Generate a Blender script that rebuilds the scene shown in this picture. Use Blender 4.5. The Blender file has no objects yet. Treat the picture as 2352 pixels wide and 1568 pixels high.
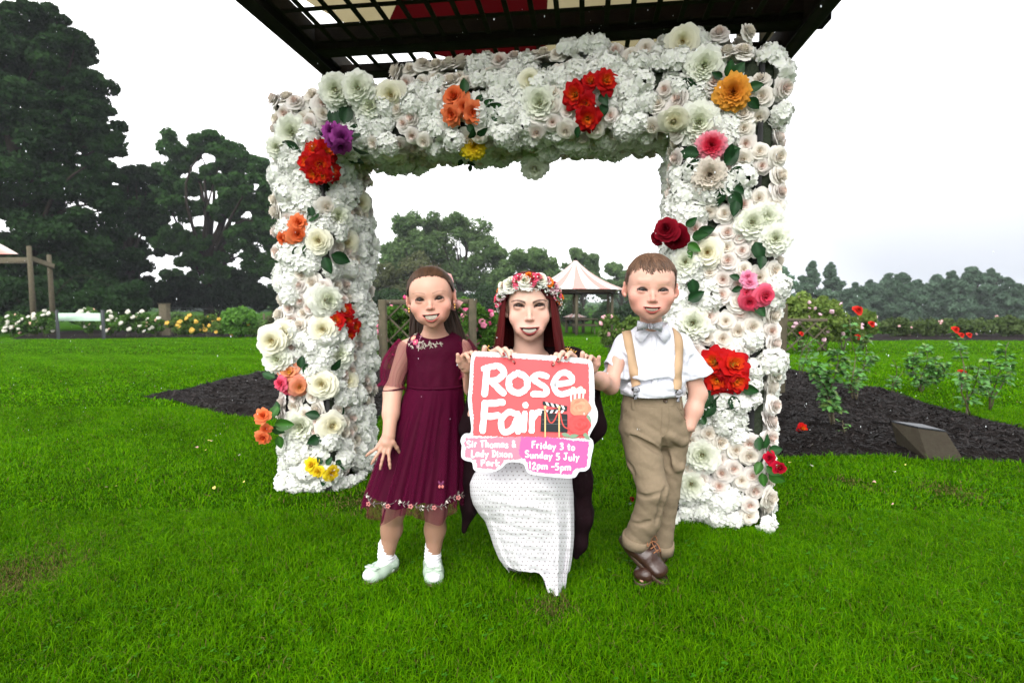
import bpy, math, random
import numpy as np
from mathutils import Vector, Matrix
from mathutils.bvhtree import BVHTree
R = math.radians
rng = np.random.default_rng(7)
random.seed(7)
scene = bpy.context.scene
COL = scene.collection

# ---------------------------------------------------------------- camera
CAM_H = 0.99; PITCH = R(4.1); FPX = 1307.0      # FPX: focal length in the units of a 2352 px wide frame
cam = bpy.data.cameras.new('camera'); camo = bpy.data.objects.new('camera', cam); COL.objects.link(camo)
cam.lens = 20.0; cam.sensor_width = 36.0; cam.clip_start = 0.05; cam.clip_end = 3000
camo.location = (0, 0, CAM_H); camo.rotation_euler = (R(90)-PITCH, 0, 0)
cam.dof.use_dof = True; cam.dof.focus_distance = 2.05; cam.dof.aperture_fstop = 4.0
scene.camera = camo

# ---------------------------------------------------------------- world: overcast sky
SUN_EL, SUN_AZ = 38, 194      # behind the camera, a little to the left
w = bpy.data.worlds.new('World'); scene.world = w; w.use_nodes = True
nt = w.node_tree; nt.nodes.clear()
N = nt.nodes.new; L = nt.links.new
wo = N('ShaderNodeOutputWorld'); bg = N('ShaderNodeBackground'); bg.inputs['Strength'].default_value = 0.12
sky = N('ShaderNodeTexSky'); sky.sky_type = 'NISHITA'; sky.sun_disc = False
sky.sun_elevation = R(SUN_EL); sky.sun_rotation = R(SUN_AZ); sky.dust_density = 4.0
hs = N('ShaderNodeHueSaturation'); hs.inputs['Saturation'].default_value = 0.12; L(sky.outputs[0], hs.inputs['Color'])
tc = N('ShaderNodeTexCoord'); sep = N('ShaderNodeSeparateXYZ'); L(tc.outputs['Generated'], sep.inputs[0])
# cloud deck: lighter overhead and to the left, greyer low on the right
mr = N('ShaderNodeMapRange'); mr.inputs['From Min'].default_value = -0.05; mr.inputs['From Max'].default_value = 0.66
mr.inputs['To Min'].default_value = 1.0; mr.inputs['To Max'].default_value = 0.0
mr.interpolation_type = 'SMOOTHSTEP'; L(sep.outputs['X'], mr.inputs['Value'])
mz = N('ShaderNodeMapRange'); mz.inputs['From Min'].default_value = 0.0; mz.inputs['From Max'].default_value = 0.62
L(sep.outputs['Z'], mz.inputs['Value'])
mx = N('ShaderNodeMath'); mx.operation = 'MAXIMUM'; L(mr.outputs[0], mx.inputs[0]); L(mz.outputs[0], mx.inputs[1])
nz = N('ShaderNodeTexNoise'); nz.inputs['Scale'].default_value = 2.5; nz.inputs['Detail'].default_value = 4
L(tc.outputs['Generated'], nz.inputs['Vector'])
am = N('ShaderNodeMath'); am.operation = 'MULTIPLY_ADD'; L(nz.outputs['Fac'], am.inputs[0]); am.inputs[1].default_value = 0.25; L(mx.outputs[0], am.inputs[2])
cr = N('ShaderNodeValToRGB'); L(am.outputs[0], cr.inputs[0])
cr.color_ramp.elements[0].position = 0.1; cr.color_ramp.elements[0].color = (0.22, 0.24, 0.275, 1)
cr.color_ramp.elements[1].position = 1.0; cr.color_ramp.elements[1].color = (1, 1, 1, 1)
sc = N('ShaderNodeMixRGB'); sc.blend_type = 'MULTIPLY'; sc.inputs['Fac'].default_value = 1
L(cr.outputs[0], sc.inputs[1]); sc.inputs[2].default_value = (17, 17, 17.2, 1)
mm = N('ShaderNodeMixRGB'); mm.inputs['Fac'].default_value = 0.85; L(hs.outputs[0], mm.inputs[1]); L(sc.outputs[0], mm.inputs[2])
L(mm.outputs[0], bg.inputs['Color']); L(bg.outputs[0], wo.inputs['Surface'])

sun = bpy.data.lights.new('sun', 'SUN'); sun.energy = 2.7; sun.angle = R(45); sun.color = (1.0, 0.97, 0.93)
suno = bpy.data.objects.new('sun', sun); COL.objects.link(suno)
_az = R(SUN_AZ)   # 180 = behind the camera
sd = Vector((math.sin(_az)*math.cos(R(SUN_EL)), math.cos(_az)*math.cos(R(SUN_EL)), math.sin(R(SUN_EL))))
suno.rotation_euler = sd.to_track_quat('Z', 'Y').to_euler()

scene.view_settings.view_transform = 'Standard'; scene.view_settings.look = 'None'
scene.view_settings.gamma = 1.0; scene.view_settings.exposure = 0.42; scene.view_settings.use_curve_mapping = False
scene.render.engine = 'CYCLES'

# ---------------------------------------------------------------- geometry helpers
def ground_z(x, y):
    return -0.03*np.maximum(np.minimum(y, 70)-6.0, 0.0)*np.clip((np.asarray(y)-6)/6, 0, 1)

def ray(px, py):
    dx = (px-1176)/FPX; dz = (784-py)/FPX
    return np.array([dx, math.cos(PITCH)+dz*math.sin(PITCH), dz*math.cos(PITCH)-math.sin(PITCH)])
def P(px, py, Y):
    d = ray(px, py); return np.array([0, 0, CAM_H])+d*(Y/d[1])
def G(px, py):
    d = ray(px, py); t = CAM_H/(-d[2]) if d[2] < -1e-4 else 200
    for _ in range(60):
        p = np.array([0, 0, CAM_H])+d*t
        err = p[2]-float(ground_z(p[0], p[1]))
        t += err/(-d[2]+0.031)*0.8
    return np.array([0, 0, CAM_H])+d*t
def proj(p):
    v = np.asarray(p)-np.array([0, 0, CAM_H]); c, s = math.cos(PITCH), math.sin(PITCH)
    zc = v[1]*c-v[2]*s; yc = v[1]*s+v[2]*c
    return 1176+FPX*v[0]/zc, 784-FPX*yc/zc

def origin(o):
    v = np.zeros(3)
    while o is not None:
        v += np.array(o.location); o = o.parent
    return v
def mesh_data(name, V, F, col=None, smooth=True, mat=None):
    """V (n,3); F (m,k) int array or a list of such arrays of different k"""
    me = bpy.data.meshes.new(name)
    if isinstance(F, np.ndarray): F = [F]
    F = [np.asarray(f, dtype=np.int32) for f in F if len(f)]
    V = np.asarray(V, dtype=np.float32)
    nl = sum(f.size for f in F); nf = sum(len(f) for f in F)
    me.vertices.add(len(V)); me.vertices.foreach_set('co', V.ravel())
    me.loops.add(nl); me.polygons.add(nf)
    me.loops.foreach_set('vertex_index', np.concatenate([f.ravel() for f in F]))
    tot = np.concatenate([np.full(len(f), f.shape[1], np.int32) for f in F])
    st = np.concatenate([[0], np.cumsum(tot)[:-1]]).astype(np.int32)
    me.polygons.foreach_set('loop_start', st); me.polygons.foreach_set('loop_total', tot)
    me.polygons.foreach_set('use_smooth', np.full(nf, smooth, dtype=bool))
    me.update(calc_edges=True)
    if col is not None:
        a = me.color_attributes.new('Col', 'FLOAT_COLOR', 'POINT')
        c = np.ones((len(V), 4), np.float32); c[:, :3] = col
        a.data.foreach_set('color', c.ravel())
    if mat is not None: me.materials.append(mat)
    return me
def mk(name, VF, mat, parent=None, smooth=True, local=False):
    V, F = VF[0], VF[1]; col = VF[2] if len(VF) > 2 else None
    V = np.asarray(V, dtype=float)
    if parent is not None and not local: V = V-origin(parent)
    o = bpy.data.objects.new(name, mesh_data(name, V, F, col, smooth, mat)); COL.objects.link(o)
    if parent is not None: o.parent = parent
    return o
def tag(o, label=None, cat=None, group=None, kind=None):
    if label: o['label'] = label
    if cat: o['category'] = cat
    if group: o['group'] = group
    if kind: o['kind'] = kind
    return o
def thing(name, loc, label, cat, group=None):
    o = bpy.data.objects.new(name, None); COL.objects.link(o); o.location = tuple(float(a) for a in loc); o.empty_display_size = 0.1
    return tag(o, label, cat, group)
def join(parts):
    """parts: list of (V, F[, col]) -> one"""
    Vs, Fs, Cs = [], {}, []; n = 0; hascol = len(parts[0]) > 2
    for p in parts:
        V = np.asarray(p[0], dtype=float); F = p[1]
        if isinstance(F, np.ndarray): F = [F]
        for f in F:
            f = np.asarray(f)
            if len(f): Fs.setdefault(f.shape[1], []).append(f+n)
        Vs.append(V); n += len(V)
        if hascol:
            c = np.asarray(p[2], dtype=float)
            if c.ndim == 1: c = np.tile(c, (len(V), 1))
            Cs.append(c)
    out = [np.concatenate(Vs), [np.concatenate(f) for f in Fs.values()]]
    if hascol: out.append(np.concatenate(Cs))
    return tuple(out)
def colr(p, c):
    V = p[0]; return (V, p[1], np.tile(np.asarray(c, float), (len(V), 1)))
def xf(p, M):
    """apply a 4x4 (numpy) to a part"""
    M = np.asarray(M); V = np.asarray(p[0])@M[:3, :3].T+M[:3, 3]
    return (V,)+tuple(p[1:])
def mat4(loc=(0, 0, 0), R3=None, s=1.0):
    M = np.eye(4); M[:3, :3] = (np.eye(3) if R3 is None else np.asarray(R3))*s; M[:3, 3] = loc; return M
def rotz(a): c, s = math.cos(a), math.sin(a); return np.array([[c, -s, 0], [s, c, 0], [0, 0, 1]])
def rotx(a): c, s = math.cos(a), math.sin(a); return np.array([[1, 0, 0], [0, c, -s], [0, s, c]])
def roty(a): c, s = math.cos(a), math.sin(a); return np.array([[c, 0, s], [0, 1, 0], [-s, 0, c]])
def nrm(v): v = np.asarray(v, float); return v/(np.linalg.norm(v)+1e-12)
def frame(z, spin=0.0, up=(0, 0, 1)):
    """rotation whose local z axis points along z"""
    z = nrm(z); u = np.asarray(up, float)
    if abs(z@u) > 0.97: u = np.array([0, 1, 0.])
    x = nrm(np.cross(u, z)); y = np.cross(z, x)
    return np.stack([x, y, z], 1)@rotz(spin)
def box(c, size, R3=None, bev=0.0):
    sx, sy, sz = [a/2 for a in size]
    if bev <= 0:
        V = np.array([[x, y, z] for x in (-sx, sx) for y in (-sy, sy) for z in (-sz, sz)])
        F = np.array([[0, 1, 3, 2], [4, 6, 7, 5], [0, 4, 5, 1], [2, 3, 7, 6], [0, 2, 6, 4], [1, 5, 7, 3]])
    else:   # chamfered box
        b = bev; V = []; idx = {}
        for x in (-1, 1):
            for y in (-1, 1):
                for z in (-1, 1):
                    for a in range(3):
                        p = [x*(sx-b), y*(sy-b), z*(sz-b)]; p[a] = (x*sx, y*sy, z*sz)[a]
                        idx[(x, y, z, a)] = len(V); V.append(p)
        V = np.array(V); q = []; t = []
        for a in range(3):
            o1, o2 = [i for i in range(3) if i != a]
            for s in (-1, 1):
                r = []
                for (u, v) in ((-1, -1), (1, -1), (1, 1), (-1, 1)):
                    k = [0, 0, 0]; k[a] = s; k[o1] = u; k[o2] = v; r.append(idx[(k[0], k[1], k[2], a)])
                q.append(r)
            for u in (-1, 1):
                for v in (-1, 1):
                    k0 = [0, 0, 0]; k1 = [0, 0, 0]; k0[a] = -1; k1[a] = 1
                    for k in (k0, k1): k[o1] = u; k[o2] = v
                    q.append([idx[(*k0, o1)], idx[(*k1, o1)], idx[(*k1, o2)], idx[(*k0, o2)]])
        for x in (-1, 1):
            for y in (-1, 1):
                for z in (-1, 1): t.append([idx[(x, y, z, a)] for a in range(3)])
        F = [np.array(q), np.array(t)]
    if R3 is not None: V = V@np.asarray(R3).T
    return (V+np.asarray(c, float), F)
def beam(a, b, w, h, up=(0, 0, 1), bev=0.004):
    """timber from a to b, w wide and h deep"""
    a = np.asarray(a, float); b = np.asarray(b, float); d = b-a; Lh = np.linalg.norm(d); y = d/Lh
    x = nrm(np.cross(y, up)) if abs(y@np.asarray(up, float)) < 0.99 else np.array([1., 0, 0]); z = np.cross(x, y)
    return box((a+b)/2, (w, Lh, h), np.stack([x, y, z], 1), bev)
def tube(pts, rad, n=8, cap=True):
    pts = np.asarray(pts, float); m = len(pts)
    rad = np.full(m, rad) if np.isscalar(rad) else np.asarray(rad, float)
    T = np.gradient(pts, axis=0); T /= np.linalg.norm(T, axis=1)[:, None]+1e-9
    u = np.array([0, 0, 1.]) if abs(T[0, 2]) < 0.9 else np.array([1., 0, 0])
    V = []
    for i in range(m):
        x = nrm(np.cross(u, T[i])); y = np.cross(T[i], x); u = y if abs(y@T[min(i+1, m-1)]) < 0.9 else u
        a = np.arange(n)*2*np.pi/n
        V.append(pts[i]+rad[i]*(np.cos(a)[:, None]*x+np.sin(a)[:, None]*y))
        u = np.cross(T[i], x)
    V = np.concatenate(V); i = np.arange(n); F = []
    for k in range(m-1):
        F.append(np.stack([k*n+i, k*n+(i+1) % n, (k+1)*n+(i+1) % n, (k+1)*n+i], 1))
    F = [np.concatenate(F)]
    if cap: F += [np.array([list(range(n))[::-1], [(m-1)*n+j for j in range(n)]])]
    return (V, F)
def gridF(nu, nv, wrap=False):
    i, j = np.meshgrid(np.arange(nu-1), np.arange(nv if wrap else nv-1), indexing='ij')
    j2 = (j+1) % nv
    return np.stack([i*nv+j, (i+1)*nv+j, (i+1)*nv+j2, i*nv+j2], -1).reshape(-1, 4)
def lathe(prof, n=24, c=(0, 0, 0)):
    prof = np.asarray(prof, float); a = np.arange(n)*2*np.pi/n
    V = np.stack([prof[:, 0, None]*np.cos(a), prof[:, 0, None]*np.sin(a), np.repeat(prof[:, 1, None], n, 1)], -1).reshape(-1, 3)
    return (V+np.asarray(c, float), gridF(len(prof), n, True)[:, ::-1])
def sph(c, r, n=10, m=7, R3=None):
    th = np.linspace(0.001, np.pi-0.001, m); V = lathe(np.stack([np.sin(th), np.cos(th)], 1), n)
    W = V[0]*np.asarray(r if not np.isscalar(r) else [r]*3)
    if R3 is not None: W = W@np.asarray(R3).T
    return (W+np.asarray(c, float), V[1][:, ::-1])
def bez(pts, n=20):
    """Catmull-Rom through points"""
    p = np.asarray(pts, float); p = np.vstack([2*p[0]-p[1], p, 2*p[-1]-p[-2]]); out = []
    m = len(p)-3; ts = np.linspace(0, m-1e-6, n)
    for t in ts:
        i = int(t); f = t-i; a, b, c, d = p[i:i+4]
        out.append(0.5*((2*b)+(-a+c)*f+(2*a-5*b+4*c-d)*f*f+(-a+3*b-3*c+d)*f**3))
    return np.array(out)
def vnoise(p, f=1.0, seed=0, oct=3):
    """cheap smooth noise from sums of rotated sines, about -1..1"""
    r = np.random.default_rng(seed); p = np.asarray(p, float)*f; v = np.zeros(p.shape[:-1]); a = 1.0; tot = 0
    for o in range(oct):
        for k in range(4):
            d = r.normal(size=p.shape[-1]); d /= np.linalg.norm(d); v += a*np.sin(p@d*2.0**o*3.1+r.uniform(0, 6.28)+1.3*np.sin(p@np.roll(d, 1)*2.0**o*2.3+k)); tot += a
        a *= 0.5
    return v/tot*1.8

# ---------------------------------------------------------------- materials
def M(name, color=(0.5, 0.5, 0.5), rough=0.6, attr=False, noise=None, bump=None, spec=0.5, metal=0.0, trans=0.0, sss=0.0,
      coord='Object', wave=None, sheen=0.0, alpha=1.0, coat=0.0, hue=None):
    """procedural Principled material. noise=(scale, colour2, amount); bump=(scale, strength, dist)"""
    m = bpy.data.materials.new(name); m.use_nodes = True; t = m.node_tree; t.nodes.clear(); n = t.nodes.new; l = t.links.new
    out = n('ShaderNodeOutputMaterial'); b = n('ShaderNodeBsdfPrincipled')
    b.inputs['Roughness'].default_value = rough; b.inputs['Metallic'].default_value = metal
    b.inputs['Specular IOR Level'].default_value = spec; b.inputs['Alpha'].default_value = alpha
    b.inputs['Sheen Weight'].default_value = sheen; b.inputs['Coat Weight'].default_value = coat
    if sss: b.inputs['Subsurface Weight'].default_value = sss; b.inputs['Subsurface Radius'].default_value = (1, 0.35, 0.2); b.inputs['Subsurface Scale'].default_value = 0.008
    tcn = n('ShaderNodeTexCoord'); vec = tcn.outputs[coord]
    if attr:
        a = n('ShaderNodeAttribute'); a.attribute_name = 'Col'; c = a.outputs['Color']
    else:
        a = n('ShaderNodeRGB'); a.outputs[0].default_value = (*color, 1); c = a.outputs[0]
    if noise:
        z = n('ShaderNodeTexNoise'); z.inputs['Scale'].default_value = noise[0]; z.inputs['Detail'].default_value = 6; z.inputs['Roughness'].default_value = 0.6; l(vec, z.inputs['Vector'])
        r = n('ShaderNodeMapRange'); r.inputs['From Min'].default_value = 0.35; r.inputs['From Max'].default_value = 0.68; l(z.outputs['Fac'], r.inputs['Value'])
        mu = n('ShaderNodeMath'); mu.operation = 'MULTIPLY'; l(r.outputs[0], mu.inputs[0]); mu.inputs[1].default_value = noise[2]
        x = n('ShaderNodeMixRGB'); x.blend_type = 'MULTIPLY' if attr else 'MIX'; l(mu.outputs[0], x.inputs['Fac']); l(c, x.inputs[1]); x.inputs[2].default_value = (*noise[1], 1); c = x.outputs[0]
    l(c, b.inputs['Base Color'])
    if bump:
        z = n('ShaderNodeTexNoise'); z.inputs['Scale'].default_value = bump[0]; z.inputs['Detail'].default_value = 5
        if len(bump) > 3:
            mp = n('ShaderNodeMapping'); mp.inputs['Scale'].default_value = bump[3]; l(vec, mp.inputs['Vector']); l(mp.outputs[0], z.inputs['Vector'])
        else: l(vec, z.inputs['Vector'])
        u = n('ShaderNodeBump'); u.inputs['Strength'].default_value = bump[1]; u.inputs['Distance'].default_value = bump[2]
        l(z.outputs['Fac'], u.inputs['Height']); l(u.outputs[0], b.inputs['Normal'])
    if trans:
        tr = n('ShaderNodeBsdfTranslucent'); l(c, tr.inputs['Color']); mi = n('ShaderNodeMixShader'); mi.inputs[0].default_value = trans
        l(b.outputs[0], mi.inputs[1]); l(tr.outputs[0], mi.inputs[2]); l(mi.outputs[0], out.inputs['Surface'])
    else: l(b.outputs[0], out.inputs['Surface'])
    return m
m_petal = M('petal', attr=True, rough=0.7, trans=0.22, spec=0.08)
m_leaf = M('leaf', attr=True, rough=0.42, trans=0.15, spec=0.22)
m_foliage = M('foliage', attr=True, rough=0.7, trans=0.32, spec=0.08)
m_bark = M('bark', (0.035, 0.028, 0.02), 0.9, noise=(9, (0.016, 0.013, 0.010), 0.8), spec=0.1, bump=(30, 0.8, 0.03))
m_stem = M('stem', attr=True, rough=0.6)
m_wood = M('weathered_wood', (0.10, 0.082, 0.055), 0.85, spec=0.15, noise=(14, (0.05, 0.05, 0.03), 0.8), bump=(40, 0.5, 0.01, (1, 1, 0.15)))
m_darkwood = M('dark_stained_wood', (0.008, 0.006, 0.004), 0.8, spec=0.1, noise=(8, (0.016, 0.014, 0.006), 0.7), bump=(60, 0.4, 0.006))
# ================================================================ setting
# mulch beds as ground outlines (read off the place, kept as ground coordinates)
def gpoly(pts): return np.array([G(*p)[:2] for p in pts])
BED_L = gpoly([(312, 911), (372, 903), (435, 891), (531, 867), (624, 852), (760, 838), (860, 838), (905, 850), (915, 880), (900, 930), (860, 985), (760, 990), (640, 968), (520, 955), (450, 938), (380, 920)])
BED_R = gpoly([(1690, 1035), (1690, 858), (1740, 846), (1809, 846), (1880, 862), (1956, 885), (2061, 899), (2110, 920), (2166, 938), (2271, 965), (2352, 983), (2500, 1020), (2600, 1065), (2500, 1085), (2352, 1065), (2230, 1060), (2110, 1056), (2040, 1049), (1900, 1049), (1770, 1053)])
BED_FL = gpoly([(20, 779), (60, 766), (200, 759), (400, 757), (660, 757), (760, 757), (760, 772), (640, 772), (400, 775), (200, 778)])
BED_FR = gpoly([(1900, 776), (1980, 768), (2100, 766), (2330, 766), (2460, 770), (2460, 784), (2300, 782), (2100, 781), (1950, 784)])
BED_M = gpoly([(1380, 797), (1400, 785), (1440, 778), (1500, 776), (1560, 785), (1540, 800), (1460, 805)])
BED_G = gpoly([(880, 800), (960, 789), (1080, 789), (1180, 798), (1180, 815), (1050, 820), (900, 822)])
BEDS = [BED_L, BED_R, BED_FL, BED_FR, BED_M, BED_G]
def inside(poly, x, y):
    r = np.zeros(x.shape, bool); n = len(poly)
    for i in range(n):
        x0, y0 = poly[i]; x1, y1 = poly[(i+1) % n]
        if y0 == y1: continue
        c = ((y0 > y) != (y1 > y)) & (x < (x1-x0)*(y-y0)/(y1-y0)+x0); r ^= c
    return r
def edge_d(poly, x, y):
    d = np.full(x.shape, 1e9); n = len(poly)
    for i in range(n):
        a = poly[i]; b = poly[(i+1) % n]; e = b-a; t = np.clip(((x-a[0])*e[0]+(y-a[1])*e[1])/(e@e), 0, 1)
        d = np.minimum(d, np.hypot(x-a[0]-t*e[0], y-a[1]-t*e[1]))
    return d
m_lawn = M('lawn_soil', (0.016, 0.056, 0.001), 0.9, noise=(1.3, (0.026, 0.076, 0.002), 1.0), bump=(120, 0.9, 0.03), spec=0.0)
# second, finer mottling of the lawn
t = m_lawn.node_tree; b = [n for n in t.nodes if n.type == 'BSDF_PRINCIPLED'][0]; c = b.inputs['Base Color'].links[0].from_socket
z = t.nodes.new('ShaderNodeTexNoise'); z.inputs['Scale'].default_value = 45; z.inputs['Detail'].default_value = 8
z2 = t.nodes.new('ShaderNodeTexNoise'); z2.inputs['Scale'].default_value = 0.35; z2.inputs['Detail'].default_value = 3
tcn = t.nodes.new('ShaderNodeTexCoord'); t.links.new(tcn.outputs['Object'], z.inputs['Vector']); t.links.new(tcn.outputs['Object'], z2.inputs['Vector'])
x = t.nodes.new('ShaderNodeMixRGB'); x.blend_type = 'OVERLAY'; x.inputs['Fac'].default_value = 0.55; t.links.new(c, x.inputs[1]); t.links.new(z.outputs['Fac'], x.inputs[2])
x2 = t.nodes.new('ShaderNodeMixRGB'); x2.blend_type = 'OVERLAY'; x2.inputs['Fac'].default_value = 0.35; t.links.new(x.outputs[0], x2.inputs[1]); t.links.new(z2.outputs['Fac'], x2.inputs[2])
t.links.new(x2.outputs[0], b.inputs['Base Color'])
gx = np.concatenate([[-900, -400, -200], np.linspace(-100, 100, 81), [200, 400, 900]]); gy = np.concatenate([[-300, -60, -10, 0], np.linspace(2, 100, 99), [140, 250, 500, 1200]])
X, Y = np.meshgrid(gx, gy, indexing='ij')
gv = np.stack([X, Y, ground_z(X, Y)], -1).reshape(-1, 3)
o = mk('ground', (gv, gridF(len(gx), len(gy))[:, ::-1]), m_lawn); tag(o, kind='structure')

m_mulch = M('mulch', (0.0075, 0.0055, 0.0052), 0.95, noise=(60, (0.020, 0.015, 0.013), 0.8), bump=(90, 1.0, 0.04), spec=0.08)
chips_V = []; chips_C = []
for bi, poly in enumerate(BEDS):
    lo, hi = poly.min(0), poly.max(0); big = bi < 2
    st = 0.045 if big else 0.16
    xs = np.arange(lo[0], hi[0]+st, st); ys = np.arange(lo[1], hi[1]+st, st); X, Y = np.meshgrid(xs, ys, indexing='ij')
    ins = inside(poly, X, Y); d = edge_d(poly, X, Y)
    hgt = np.clip(d/0.18, 0, 1)
    Z = ground_z(X, Y)-0.012+0.05*hgt+hgt*(0.022*vnoise(np.stack([X, Y], -1), 4.0, bi)+0.012*vnoise(np.stack([X, Y], -1), 17.0, bi+3))
    Z = np.where(ins, Z, ground_z(X, Y)-0.03)
    nx, ny = X.shape; F = gridF(nx, ny)[:, ::-1]
    ok = (ins | (d < st*1.2)).reshape(-1); F = F[ok[F].all(1)]
    V = np.stack([X, Y, Z], -1).reshape(-1, 3)
    o = mk('mulch_bed', (V, F), m_mulch); tag(o, kind='structure')
    if big:
        n = 9000; c = rng.uniform(lo, hi, (n*2, 2)); c = c[inside(poly, c[:, 0], c[:, 1])][:n]
        hg = np.clip(edge_d(poly, c[:, 0], c[:, 1])/0.18, 0, 1)
        z = ground_z(c[:, 0], c[:, 1])-0.006+0.05*hg+hg*(0.022*vnoise(c, 4.0, bi)+0.012*vnoise(c, 17.0, bi+3))
        a = rng.uniform(0, np.pi, len(c)); ln = rng.uniform(0.008, 0.03, len(c)); wd = rng.uniform(0.002, 0.006, len(c)); ti = rng.normal(0, 0.35, (len(c), 2))
        dx = np.stack([np.cos(a), np.sin(a), ti[:, 0]], 1)*ln[:, None]; dy = np.stack([-np.sin(a), np.cos(a), ti[:, 1]], 1)*wd[:, None]
        p = np.concatenate([c, z[:, None]], 1)
        chips_V.append(np.stack([p-dx-dy, p+dx-dy, p+dx+dy, p-dx+dy], 1).reshape(-1, 3))
        cc = np.array([0.009, 0.0065, 0.006])*(0.6+2.6*rng.random((len(c), 1))**4); chips_C.append(np.repeat(cc, 4, 0))
V = np.concatenate(chips_V); F = np.arange(len(V)).reshape(-1, 4)
m_chip = M('bark_chip', attr=True, rough=0.7, spec=0.2)
o = mk('bark_chips', (V, F, np.concatenate(chips_C)), m_chip, smooth=False); tag(o, 'dark wet bark chips spread over the two rose beds', 'mulch', kind='stuff')

# ---- grass blades, with a few worn spots
WORN = [(*G(30, 1330)[:2], 0.16), (*G(820, 1150)[:2], 0.12), (*G(2180, 1130)[:2], 0.10), (*G(1270, 1400)[:2], 0.06), (*G(1960, 1110)[:2], 0.07)]
def blades(n, ylo, yhi, wfac, hmean, half):
    y = np.sqrt(rng.uniform(ylo**2, yhi**2, n)); x = rng.uniform(-1, 1, n)*(y*half+0.15)
    keep = np.ones(n, bool)
    for poly in BEDS: keep &= ~inside(poly, x, y)
    x, y = x[keep], y[keep]; n = len(x)
    # patchiness
    pt = vnoise(np.stack([x, y], 1), 1.6, 5); pf = vnoise(np.stack([x, y], 1), 9, 8)
    h = hmean*np.clip(0.85+0.28*pt+0.25*pf+rng.normal(0, 0.28, n), 0.25, 2.0)
    edge = np.zeros(n)
    for poly in BEDS[:2]: edge = np.maximum(edge, np.exp(-edge_d(poly, x, y)/0.03))
    h *= 1+0.7*edge
    dry = rng.random(n) < 0.025
    for (qx, qy, qr) in WORN: dd = np.hypot(x-qx, (y-qy)*0.8)/qr; dry |= rng.random(n) < 0.8*np.exp(-dd**2*(1+0.5*pf)); h *= 1-0.5*np.exp(-dd**2)
    wd = (0.0011+rng.random(n)*0.0010)*wfac
    a = rng.uniform(0, 2*np.pi, n); lean = np.abs(rng.normal(0.8, 0.5, n)); la = rng.uniform(0, 2*np.pi, n)+0.8*pt
    base = np.stack([x, y, ground_z(x, y)-0.002], 1); side = np.stack([np.cos(a), np.sin(a), np.zeros(n)], 1)*wd[:, None]
    ld = np.stack([np.cos(la), np.sin(la), np.zeros(n)], 1)
    mid = base+ld*(h*lean*0.3)[:, None]+np.array([0, 0, 1])*(h*0.6)[:, None]
    tip = base+ld*(h*lean)[:, None]+np.array([0, 0, 1])*(h*(1.02-0.22*np.minimum(lean, 2)))[:, None]
    V = np.stack([base-side, base+side, mid+side*0.8, mid-side*0.8, tip], 1).reshape(-1, 3)
    i = np.arange(n)*5; Q = np.stack([i, i+1, i+2, i+3], 1); T = np.stack([i+3, i+2, i+4], 1)
    g = rng.random(n)[:, None]; c = np.array([0.022, 0.115, 0.0])*(1-g)+np.array([0.108, 0.262, 0.001])*g
    c = c*(1+0.16*pt+0.12*pf)[:, None]
    c[dry] = np.array([0.13, 0.11, 0.035])*rng.uniform(0.3, 1.4, (int(dry.sum()), 1))
    C = np.repeat(c, 5, 0)
    return (V, [Q, T], C)
parts = [blades(340000, 0.9, 2.6, 0.85, 0.027, 1.25), blades(280000, 2.6, 5.2, 1.5, 0.024, 1.25), blades(300000, 5.2, 12.5, 3.3, 0.021, 1.25), blades(170000, 12.5, 24, 7, 0.024, 1.35)]
m_grass = M('grass_blade', attr=True, rough=0.6, trans=0.22, spec=0.02)
o = mk('grass', join(parts), m_grass, smooth=False); tag(o, 'short bright green lawn grass', 'grass', kind='stuff')
# small clover leaves in the turf
n = 1300; y = np.sqrt(rng.uniform(1.2**2, 3.4**2, n)); x = rng.uniform(-1, 1, n)*y; k = (vnoise(np.stack([x, y], 1), 2.2, 19) > 0.25); x, y = x[k], y[k]
for poly in BEDS[:2]:
    k = ~inside(poly, x, y); x, y = x[k], y[k]
n = len(x); Vs = []
for j in range(3):
    a = rng.uniform(0, 6.28, n)*0+np.arange(n)*2.4+j*2.09; r = rng.uniform(0.003, 0.0052, n); c = np.stack([x+np.cos(a)*r, y+np.sin(a)*r, 0.022+rng.uniform(0, 0.006, n)], 1)
    q = []
    for s in range(6):
        b = s*np.pi/3; q.append(c+np.stack([np.cos(b)*r, np.sin(b)*r, 0.3*np.cos(b)*r], 1))
    Vs.append(np.stack(q, 1).reshape(-1, 3))
V = np.concatenate(Vs); g = rng.random((len(V)//6, 1)); C = np.repeat(np.array([0.04, 0.15, 0.008])*(0.7+0.7*g), 6, 0)
o = mk('clover', (V, np.arange(len(V)).reshape(-1, 6), C), m_grass, smooth=False); tag(o, 'low clover leaves growing through the lawn', 'clover', kind='stuff')
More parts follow.
